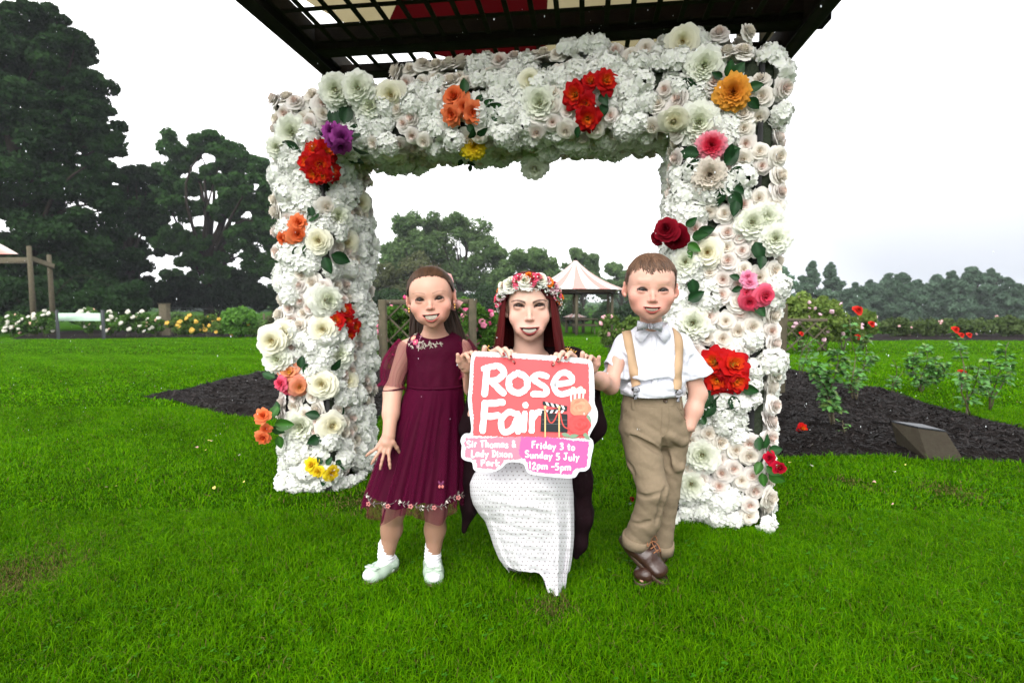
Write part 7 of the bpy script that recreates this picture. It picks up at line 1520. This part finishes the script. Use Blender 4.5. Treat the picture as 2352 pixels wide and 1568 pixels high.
for i in range(nt_):
    tt = i/(nt_-1); y = 1040+(hem_y(th)-1040)*tt
    xl = np.interp(y, prof[:, 0], prof[:, 1]); xr = np.interp(y, prof[:, 0], prof[:, 2])
    xl = np.where(y > 1313, np.interp(1313, prof[:, 0], prof[:, 1]), xl); xr = np.where(y > 1313, 1306, xr)
    Yc = 1.935; dep = np.interp(y, [1040, 1080, 1120, 1160, 1240, 1320, 1380], [0.05, 0.13, 0.165, 0.165, 0.12, 0.085, 0.08])
    s_ = np.sin(th); c_ = np.cos(th); se = np.sign(s_)*np.abs(s_)**0.9; ce = np.sign(c_)*np.abs(c_)**0.8
    cx = (xl+xr)/2; hw = (xr-xl)/2
    amp = np.clip((y-1120)/160, 0, 1)
    f = 0.034*np.exp(-((th-0.62)/0.16)**2)+0.016*np.exp(-((th-1.15)/0.12)**2)-0.018*np.exp(-((th-0.36)/0.13)**2)-0.016*np.exp(-((th-0.93)/0.10)**2)+0.018*np.exp(-((th+0.55)/0.2)**2)-0.012*np.exp(-((th+0.22)/0.14)**2)+0.012*np.exp(-((th+1.1)/0.15)**2)+0.003*np.sin(th*23)
    knee = 0.020*np.exp(-((th+0.62)/0.38)**2-((y-1120)/34)**2)+0.022*np.exp(-((th-0.55)/0.4)**2-((y-1112)/30)**2)-0.012*np.exp(-((th+0.02)/0.25)**2-((y-1115)/50)**2)
    Yr = Yc-ce*dep*1.0-(f*amp+knee)*(c_ > -0.2)
    base = np.stack([(cx+hw*se-1176)/FPX, np.ones(nth), np.zeros(nth)], 1)
    wrk = 0.0012*vnoise(np.stack([th*0.3, y*0.012], 1), 6, 2)+0.0004*np.sin(y*0.14+5*vnoise(np.stack([th, y*0.01], 1), 2, 7))
    rows.append(np.stack([P(px_, py_, Yv) for px_, py_, Yv in zip(cx+hw*se, y, Yr-wrk*2)])); UV.append(np.stack([th*0.135*(hw/118.), -y*Sc*1.12, 0*th], 1))
V = np.concatenate(rows); Fq = gridF(nt_, nth, True); skirtw = mk('skirt', (V, Fq[:, ::-1]), m_dots, woman)
at = skirtw.data.attributes.new('Cloth', 'FLOAT_VECTOR', 'POINT'); at.data.foreach_set('vector', np.concatenate(UV).astype(np.float32).ravel())
# long dark cardigan
m_cardi = M('dark_maroon_knit', (0.010, 0.0035, 0.005), 0.85, noise=(20, (0.006, 0.002, 0.003), 0.7), bump=(200, 0.5, 0.003), spec=0.08)
Fc_ = Sdf((-0.26, 1.72, 0.05), (0.42, 2.32, 0.99), 0.0035)
Fc_.cap(P(1130, 832, wY+0.035), P(1312, 832, wY+0.035), 0.054, 0.054, 0.04); Fc_.ell(P(1214, 812, wY-0.03), (0.075, 0.10, 0.06), None, 0.01, 'sub')
Fc_.chain([P(1215, 880, wY+0.07), P(1215, 1040, wY+0.14)], [0.105, 0.12], 0.03, flat=((1, 0, 0), 1.3))
Fc_.chain([P(1122, 845, wY+0.035), P(1087, 985, wY-0.0), P(1136, 895, 1.82)], [0.052, 0.046, 0.034], 0.02)
Fc_.chain([P(1320, 842, wY+0.035), P(1342, 890, wY+0.03), P(1360, 982, wY-0.0), P(1296, 905, 1.82)], [0.052, 0.050, 0.046, 0.034], 0.02)
# hanging fronts, left and right of the skirt
for pts, rad in (([(1100, 1010), (1088, 1090), (1080, 1160), (1068, 1215)], (0.045, 0.035, 0.030, 0.008)), ([(1330, 1010), (1332, 1100), (1338, 1180), (1330, 1240), (1322, 1275)], (0.05, 0.040, 0.038, 0.026, 0.010)), ([(1215, 1030), (1225, 1150), (1235, 1260)], (0.12, 0.11, 0.085))):
    yy = wY+(0.045 if pts[0][0] != 1215 else 0.13); Fc_.chain([P(*p, yy) for p in pts], rad, 0.03, flat=((0, 1, 0), 1.6))
Fc_.displace(lambda p: 0.004*np.sin(p[:, 0]*90+p[:, 1]*60+2*vnoise(p, 5))*np.clip((0.62-p[:, 2])*5, 0, 1)+0.003*vnoise(p, 9, 3))
cV, cF = Fc_.mesh(); cardi = mk('cardigan', (cV, cF), m_cardi, woman); cd_bvh = bvh_of(cV, cF)
parts = []; rr = np.random.default_rng(3)
for (x, y) in [(1304, 800), (1308, 806), (1312, 812), (1306, 814), (1300, 808), (1310, 820), (1304, 823), (1315, 806), (1302, 798), (1120, 800), (1116, 804), (1110, 803), (1124, 806)]:
    h = hit(cd_bvh, x, y+4)
    if h is None: continue
    for _ in range(3): parts.append(tube(bez(h[0]+h[1]*0.003+rr.normal(0, 0.006, (4, 3)), 7), 0.0011, 5))
for sl in (parts[:27], parts[27:]):
    if sl: mk('gold_embroidery', join(sl), m_gold, cardi)
# ---- placard: foam board with printed face
m_board = M('white_foam_board', (0.68, 0.69, 0.72), 0.5); m_print = M('print', attr=True, rough=0.35, spec=0.3)
outl = [(1083, 812), (1092, 806), (1180, 811), (1270, 817), (1340, 822), (1360, 828), (1364, 850), (1366, 900), (1365, 925), (1374, 945), (1372, 968), (1362, 985), (1352, 1003), (1362, 1010), (1364, 1024), (1358, 1050), (1355, 1074), (1345, 1082), (1330, 1082), (1326, 1090), (1321, 1097), (1300, 1098), (1250, 1093), (1217, 1089), (1208, 1080), (1206, 1070), (1200, 1063), (1180, 1060), (1164, 1062), (1158, 1068), (1152, 1075), (1138, 1082), (1120, 1085), (1095, 1083), (1087, 1078), (1085, 1060), (1070, 1058), (1060, 1052), (1059, 1040), (1061, 1022), (1057, 1014), (1060, 1002), (1068, 995), (1080, 996), (1083, 985), (1080, 960), (1076, 935), (1074, 915), (1078, 880), (1080, 840)]
def smooth_poly(p, n=4):
    p = np.array(p, float); q = []
    for i in range(len(p)):
        a, b, c, d = p[i-1], p[i], p[(i+1) % len(p)], p[(i+2) % len(p)]
        for t in np.arange(n)/n: q.append(0.5*(2*b+(c-a)*t*0.6+(2*a-5*b+4*c-d)*t*t*0.5+(-a+3*b-3*c+d)*t**3*0.5) if False else b*(1-t)+c*t)
    q = np.array(q)
    for _ in range(2): q = (np.roll(q, 1, 0)+2*q+np.roll(q, -1, 0))/4
    return q
import mathutils.geometry as mg
def poly_tri(p2):
    tri = mg.tessellate_polygon([[Vector((float(x), float(y), 0)) for x, y in p2]]); return np.array([list(t) for t in tri])
O = smooth_poly(outl); n_ = len(O); Fr = np.array([B(x, y) for x, y in O]); Bk = np.array([B(x, y, -0.006) for x, y in O]); T = poly_tri(O)
T = np.array([t if np.dot(np.cross(Fr[t[1]]-Fr[t[0]], Fr[t[2]]-Fr[t[0]]), np.array([0, -1, 0])) > 0 else t[::-1] for t in T]); i_ = np.arange(n_); j_ = (i_+1) % n_
placard = thing('placard', P(1215, 1090, SP), 'cut-out pink and coral event board with white brush lettering, held up in front', 'sign')
mk('board', (np.concatenate([Fr, Bk]), [T, T[:, ::-1]+n_, np.stack([i_, j_, j_+n_, i_+n_], 1)]), m_board, placard, smooth=False)
lay = [0.0006]
def printp(pts, col, parts, jag=0, seed=0):
    """a flat printed patch"""
    p = np.array(pts, float)
    if jag:
        r_ = np.random.default_rng(seed); q = []
        for a, b in zip(p, np.roll(p, -1, 0)):
            m_ = max(2, int(np.hypot(*(b-a))/2.2))
            for t in np.arange(m_)/m_: q.append(a+(b-a)*t+r_.normal(0, jag, 2))
        p = np.array(q)
    lay[0] += 0.00004; V = np.array([B(x, y, lay[0]) for x, y in p]); T = poly_tri(p)
    T = np.array([t if np.dot(np.cross(V[t[1]]-V[t[0]], V[t[2]]-V[t[0]]), np.array([0, -1, 0])) > 0 else t[::-1] for t in T])
    parts.append((V, [T], np.tile(np.array(col, float), (len(V), 1))))
def disc(cx, cy, rx, ry=None, n=20, wob=0, ph=0):
    a = np.arange(n)*2*np.pi/n; ry = ry or rx; k = 1+wob*np.sin(a*5+ph)+wob*0.7*np.sin(a*3+1+ph); return np.stack([cx+rx*k*np.cos(a), cy+ry*k*np.sin(a)], 1)
bgp = []
printp([(1092, 818), (1180, 822), (1270, 828), (1352, 836), (1354, 900), (1350, 960), (1352, 1006), (1250, 1004), (1160, 1003), (1086, 1000), (1088, 960), (1084, 920), (1087, 870), (1088, 835)], (0.74, 0.10, 0.11), bgp, 0.7, 1)
mk('coral_panel', join(bgp), m_print, placard, smooth=False); bgp = []
printp([(1070, 1006), (1180, 1003), (1206, 1003), (1200, 1020), (1206, 1048), (1190, 1055), (1160, 1056), (1150, 1068), (1136, 1077), (1096, 1075), (1093, 1056), (1067, 1048), (1070, 1030), (1066, 1018)], (0.70, 0.21, 0.29), bgp, 1.0, 2)
mk('pale_pink_panel', join(bgp), m_print, placard, smooth=False); bgp = []
printp([(1196, 1002), (1260, 1004), (1354, 1014), (1350, 1040), (1348, 1072), (1322, 1076), (1312, 1090), (1230, 1084), (1214, 1078), (1213, 1066), (1206, 1054), (1192, 1046)], (0.60, 0.11, 0.32), bgp, 1.1, 3)
mk('deep_pink_panel', join(bgp), m_print, placard, smooth=False)
# single-stroke hand lettering
GL = {'S': [[(.85, .12), (.5, 0), (.15, .14), (.22, .38), (.75, .58), (.85, .82), (.5, 1), (.1, .88)]], 'i': [[(.5, .42), (.48, 1)], [(.5, .14), (.54, .2)]], 'r': [[(.25, .42), (.28, 1)], [(.28, .62), (.5, .42), (.8, .46)]],
      'T': [[(.02, .08), (.98, .02)], [(.5, .05), (.48, 1)]], 'h': [[(.2, 0), (.2, 1)], [(.2, .62), (.5, .42), (.78, .55), (.8, 1)]], 'o': [[(.5, .42), (.18, .58), (.18, .86), (.5, 1), (.82, .86), (.82, .58), (.5, .42)]],
      'm': [[(.08, .45), (.08, 1)], [(.08, .6), (.28, .43), (.48, .58), (.48, 1)], [(.48, .6), (.7, .43), (.92, .58), (.92, 1)]], 'a': [[(.8, .5), (.45, .42), (.15, .65), (.25, .98), (.6, .92), (.78, .62)], [(.8, .45), (.86, 1)]],
      's': [[(.8, .48), (.45, .42), (.22, .55), (.72, .78), (.72, .95), (.2, .96)]], '&': [[(.9, 1), (.25, .3), (.4, .05), (.65, .2), (.2, .65), (.3, .97), (.65, .9), (.88, .6)]], 'L': [[(.22, 0), (.18, 1), (.9, .94)]],
      'd': [[(.75, .55), (.4, .44), (.15, .72), (.35, 1), (.72, .88)], [(.78, 0), (.8, 1)]], 'y': [[(.15, .44), (.48, .85)], [(.85, .42), (.5, .85), (.25, 1.3)]], 'D': [[(.2, .04), (.2, .98)], [(.08, .04), (.6, .08), (.92, .5), (.6, .92), (.08, .98)]],
      'x': [[(.15, .45), (.85, 1)], [(.85, .44), (.15, 1)]], 'n': [[(.2, .45), (.2, 1)], [(.2, .64), (.5, .43), (.8, .58), (.82, 1)]], 'P': [[(.2, .05), (.2, 1)], [(.1, .08), (.65, .04), (.88, .28), (.6, .52), (.2, .55)]], 'p': [[(.2, .45), (.2, 1.35)], [(.2, .5), (.6, .42), (.85, .68), (.6, .96), (.2, .92)]],
      'k': [[(.2, 0), (.2, 1)], [(.8, .42), (.25, .72), (.85, 1)]], 'F': [[(.2, .02), (.18, 1)], [(.18, .06), (.9, .02)], [(.2, .5), (.75, .46)]], '3': [[(.15, .1), (.6, .02), (.75, .25), (.4, .45), (.8, .62), (.7, .92), (.15, .95)]],
      't': [[(.5, .15), (.46, .9), (.7, 1)], [(.15, .45), (.85, .42)]], 'u': [[(.2, .44), (.22, .85), (.5, 1), (.8, .85)], [(.8, .44), (.84, 1)]], '5': [[(.8, .04), (.25, .06), (.2, .45), (.65, .45), (.82, .72), (.6, .98), (.12, .95)]], 'J': [[(.2, .04), (.9, .02)], [(.6, .04), (.6, .8), (.35, 1), (.08, .85)]],
      'l': [[(.5, 0), (.48, 1)]], '1': [[(.3, .2), (.55, .02), (.55, 1)]], '2': [[(.15, .2), (.5, .02), (.8, .22), (.2, .98), (.88, .94)]], '-': [[(.15, .62), (.9, .6)]], 'R': [[(.2, .04), (.16, 1)], [(.05, .1), (.62, .0), (.9, .24), (.62, .48), (.2, .55)], [(.4, .52), (.95, .96)]],
      'e': [[(.2, .72), (.8, .64), (.7, .44), (.4, .42), (.14, .7), (.35, .98), (.85, .9)]]}
WD = {'i': .45, 'l': .42, '1': .55, 'm': 1.25, 't': .7, 'r': .7, '-': .7, 's': .75, ' ': .5}
def stroke(pts, w, parts, seed=0, rough=0.0):
    p = bez(pts, max(4, 5*len(pts))) if len(pts) > 2 else np.array([pts[0]+(np.array(pts[1])-pts[0])*t for t in np.linspace(0, 1, 6)])
    r_ = np.random.default_rng(seed); T = np.gradient(p, axis=0); T /= np.linalg.norm(T, axis=1)[:, None]+1e-9; s = np.stack([-T[:, 1], T[:, 0]], 1)
    wl = w/2*(1+r_.normal(0, rough, len(p))); wr = w/2*(1+r_.normal(0, rough, len(p)))
    p = np.vstack([p[:1]-T[:1]*w*0.35, p, p[-1:]+T[-1:]*w*0.35]); s = np.vstack([s[:1], s, s[-1:]]); wl = np.r_[w*0.28, wl, w*0.26]; wr = np.r_[w*0.28, wr, w*0.26]
    lay[0] += 0.00003; L_, R_ = p-s*wl[:, None], p+s*wr[:, None]; V = np.array([B(x, y, lay[0]) for x, y in np.stack([L_, R_], 1).reshape(-1, 2)]); k = np.arange(len(p)-1)*2
    parts.append((V, [np.stack([k, k+2, k+3, k+1], 1)], np.tile(np.array([0.80, 0.81, 0.84]), (len(V), 1))))
def text(s, x0, x1, y, h, w, parts, slope=0.0, seed=0):
    tot = sum(WD.get(c, .9)+.12 for c in s); k = (x1-x0)/tot; x = x0
    for i, c in enumerate(s):
        cw = WD.get(c, .9)
        for st_ in GL.get(c, []): stroke([np.array([x+q[0]*cw*k, y+q[1]*h+slope*(x-x0)+1.0*math.sin(i*2.1+seed)]) for q in st_], w, parts, seed+i, 0.06)
        x += (cw+.12)*k
tp = []
def lines_done():
    k = 0
    for n_l in LN: mk('lettering', join(tp[k:n_l]), m_print, placard, smooth=False); k = n_l
LN = []
_text = text
def text(*a): _text(*a); LN.append(len(tp))
text('Sir Thomas &', 1072, 1186, 1011, 15, 3.3, tp, 0.01, 1); text('Lady Dixon', 1082, 1178, 1033, 15, 3.3, tp, 0.01, 2); text('Park', 1104, 1150, 1055, 14, 3.3, tp, 0.0, 3)
text('Friday 3 to', 1221, 1322, 1013, 15, 3.3, tp, 0.06, 4); text('Sunday 5 July', 1206, 1332, 1035, 15, 3.3, tp, 0.06, 5); text('12pm -5pm', 1214, 1312, 1060, 15, 3.3, tp, 0.05, 6)
lines_done(); tp = []
def big(c, x, y, w_, h_, sw, tilt=0.0, seed=0):
    for k, st_ in enumerate(GL[c]): stroke([np.array([x+q[0]*w_+(1-q[1])*h_*tilt, y+q[1]*h_]) for q in st_], sw, tp, seed+k*7, 0.07)
big('R', 1104, 840, 56, 66, 15, 0.06, 1); big('o', 1160, 822, 60, 80, 15, 0.0, 3); big('s', 1212, 824, 56, 84, 14, 0.0, 5); big('e', 1263, 822, 62, 84, 14, 0.0, 7)
big('F', 1098, 922, 60, 68, 15, 0.06, 11); big('a', 1142, 912, 56, 80, 14, 0.04, 13); big('i', 1186, 918, 34, 70, 14, 0.06, 15); big('r', 1206, 914, 54, 76, 14, 0.06, 17)
mk('large_lettering', join(tp), m_print, placard, smooth=False)
ap = []
# popcorn box
printp([(1308, 900), (1342, 900), (1338, 936), (1312, 936)], (0.78, 0.75, 0.72), ap)
for k in range(3): printp([(1313+k*10, 901), (1318+k*10, 901), (1317+k*9.4, 936), (1313+k*9.4, 936)], (0.70, 0.12, 0.12), ap)
for k, (x, y) in enumerate([(1310, 898), (1317, 893), (1325, 896), (1333, 892), (1340, 898), (1322, 899), (1331, 899), (1315, 900)]): printp(disc(x, y, 5.5, wob=.12, ph=k), (0.80, 0.74, 0.60), ap)
# clapper board, posts and rope
printp([(1243, 948), (1303, 950), (1303, 992), (1241, 990)], (0.022, 0.026, 0.03), ap); printp([(1244, 942), (1300, 935), (1302, 943), (1245, 951)], (0.022, 0.026, 0.03), ap); printp([(1246, 920), (1303, 932), (1302, 940), (1246, 929)], (0.022, 0.026, 0.03), ap)
for k in range(4): printp([(1252+k*12, 922+k*2.5), (1258+k*12, 923.4+k*2.5), (1262+k*12, 932+k*2.5), (1256+k*12, 930.6+k*2.5)], (0.7, 0.7, 0.7), ap); printp([(1250+k*12, 948), (1256+k*12, 948), (1260+k*12, 941), (1254+k*12, 941)], (0.7, 0.7, 0.7), ap)
for y in (962, 972): printp([(1244, y), (1302, y+1), (1302, y+1.8), (1244, y+.8)], (0.15, 0.15, 0.16), ap)
for x in (1252, 1284): printp([(x-1.6, 936), (x+1.6, 936), (x+1.6, 1003), (x-1.6, 1003)], (0.72, 0.48, 0.22), ap); printp(disc(x, 934, 3.2), (0.75, 0.52, 0.25), ap)
def rope(pts, w, col):
    p = bez(np.array(pts, float), 16); T = np.gradient(p, axis=0); T /= np.linalg.norm(T, axis=1)[:, None]; s = np.stack([-T[:, 1], T[:, 0]], 1)*w/2; printp(np.vstack([p-s, (p+s)[::-1]]), col, ap)
rope([(1253, 942), (1262, 968), (1272, 966), (1283, 942)], 3, (0.55, 0.07, 0.06)); rope([(1285, 942), (1293, 975), (1306, 984), (1318, 985)], 3, (0.55, 0.07, 0.06))
# printed roses and leaves
for x, y, a in ((1300, 998, 0.3), (1318, 1000, -0.2), (1346, 1000, 0.8), (1352, 962, 1.2)):
    printp(np.array([x, y])+np.array([(math.cos(a)*u-math.sin(a)*v, math.sin(a)*u+math.cos(a)*v) for u, v in ((-12, 0), (-5, -4.5), (4, -4), (13, 0), (4, 4.5), (-5, 4.5))]), (0.20, 0.30, 0.20), ap)
for cx, cy, r0, c0 in ((1332, 935, 24, (0.86, 0.27, 0.17)), (1330, 974, 25, (0.62, 0.075, 0.075))):
    rs = np.random.default_rng(int(cy))
    printp(disc(cx, cy, r0, r0*0.92, 26, 0.05, 1), c0, ap)
    for k in range(26):
        q = 1-k/26; a = k*2.4; rad = r0*0.78*q; g = 0.72+0.5*rs.random(); printp(disc(cx+rad*math.cos(a)*0.8, cy+rad*math.sin(a)*0.72, r0*(0.16+0.30*q), r0*(0.13+0.24*q), 12, 0.06, k), np.clip(np.array(c0)*g, 0, 0.95), ap)
mk('printed_artwork', join(ap), m_print, placard, smooth=False)
# ---- flower crown
crown = bpy.data.objects.new('flower_crown', None); COL.objects.link(crown); crown.parent = woman; crown.location = tuple(Hw.w2((0, 0.07, 0.25))-origin(woman)); crown.empty_display_size = 0.1
def crown_pt(deg, dr=0.0, dz=0.0):
    a = R(deg); x, y, z = (0.43+dr)*math.sin(a), -(0.50+dr)*math.cos(a)+0.07, 0.10+0.29*math.cos(a)+dz
    return Hw.w2((x, y, z)), Hw.R@nrm([math.sin(a), -math.cos(a), 0.55])
rr = np.random.default_rng(11)
seq = [('pink', C_PINK), ('orange', C_ORANGE), ('pink', C_PINK), ('lilac', C_LILAC), ('wht', C_WHITE), ('wht', C_WHITE), ('pink', C_PINK), ('wht', C_WHITE), ('pink', C_PINK), ('wht', C_WHITE), ('orange', C_ORANGE), ('lilac', C_LILAC), ('pink', C_PINK), ('orange', C_ORANGE), ('lilac', C_LILAC), ('pink', C_PINK)]
for i, (nm, st_) in enumerate(seq):
    deg = -112+i*224/15; p, d = crown_pt(deg, 0.035, rr.uniform(0.0, 0.06)); rad = 0.0225*(1.18 if nm == 'wht' else 1.0)*rr.uniform(0.9, 1.1)
    if abs(deg) > 85: rad *= 0.8
    place_flower('crown_rose', 'rose', i % 3, st_, 'c'+nm, p, nrm(d+np.array([0, -0.5, 0.25])), rad, crown, spin=i)
for i in range(13):
    nm, st_ = seq[(i*5+3) % 16]; deg = -104+i*208/12; p, d = crown_pt(deg, 0.03, 0.075); place_flower('crown_rose', 'rose', (i+1) % 3, st_, 'c'+nm, p, nrm(d+np.array([0, -0.3, 0.6])), 0.0185, crown, spin=i*2)
parts = [tube(np.array([crown_pt(a)[0] for a in np.linspace(-180, 180, 60)]), 0.006, 6)]; parts = [colr(parts[0], (0.02, 0.05, 0.015))]
for k in range(230):
    a = rr.uniform(-125, 125); p, d = crown_pt(a, rr.uniform(-0.01, 0.06), rr.uniform(-0.09, 0.06)); dl = nrm(d+rr.normal(0, 0.8, 3)); f = frame(dl, rr.uniform(0, 6.28)); parts.append(xf(leaf(1.0, 0.28, (0.03, 0.075, 0.02), 0.3, k, 4), mat4(p, f@roty(-1.2), rr.uniform(0.010, 0.020))))
mk('greenery', join(parts), m_leaf, crown); parts = []
for k in range(420):
    a = rr.uniform(-128, 128); p, d = crown_pt(a, rr.uniform(0.02, 0.085), rr.uniform(-0.13, 0.09)); parts.append(colr(sph(p+rr.normal(0, 0.003, 3), rr.uniform(0.0016, 0.0031), 5, 4), (0.78, 0.78, 0.74)))
mk('gypsophila', join(parts), m_petal, crown)
# ---------------------------------------------------------------- fine rain in the air
r = np.random.default_rng(9); n = 1500; y = r.uniform(1.3, 7.0, n); x = r.uniform(-1, 1, n)*y*0.95; z = CAM_H+r.uniform(-0.25, 0.62, n)*y
k = z > 0.1; x, y, z = x[k], y[k], z[k]; n = len(x); sv, sf = sph((0, 0, 0), (1, 1, 2.2), 6, 5); s = r.uniform(0.0006, 0.0013, n)
V = (sv[None]*s[:, None, None]+np.stack([x, y, z], 1)[:, None]).reshape(-1, 3); F = (sf[None]+(np.arange(n)*len(sv))[:, None, None]).reshape(-1, 4)
m_rain = M('rain_water', (0.75, 0.8, 0.85), 0.05, spec=1.0); o = mk('raindrops', (V, F), m_rain); tag(o, 'fine falling raindrops hanging in the air', 'rain', kind='stuff')
# ---------------------------------------------------------------- rain-damp air
hz = box((0, 450, 10.5), (1900, 1600, 29)); o = mk('haze', hz, None); tag(o, kind='stuff')
m_h = bpy.data.materials.new('haze'); m_h.use_nodes = True; t = m_h.node_tree; t.nodes.clear(); out = t.nodes.new('ShaderNodeOutputMaterial'); pv_ = t.nodes.new('ShaderNodeVolumePrincipled')
pv_.inputs['Color'].default_value = (0.88, 0.93, 1.0, 1); pv_.inputs['Density'].default_value = 0.00045; pv_.inputs['Anisotropy'].default_value = 0.0
t.links.new(pv_.outputs[0], out.inputs['Volume']); o.data.materials.append(m_h)
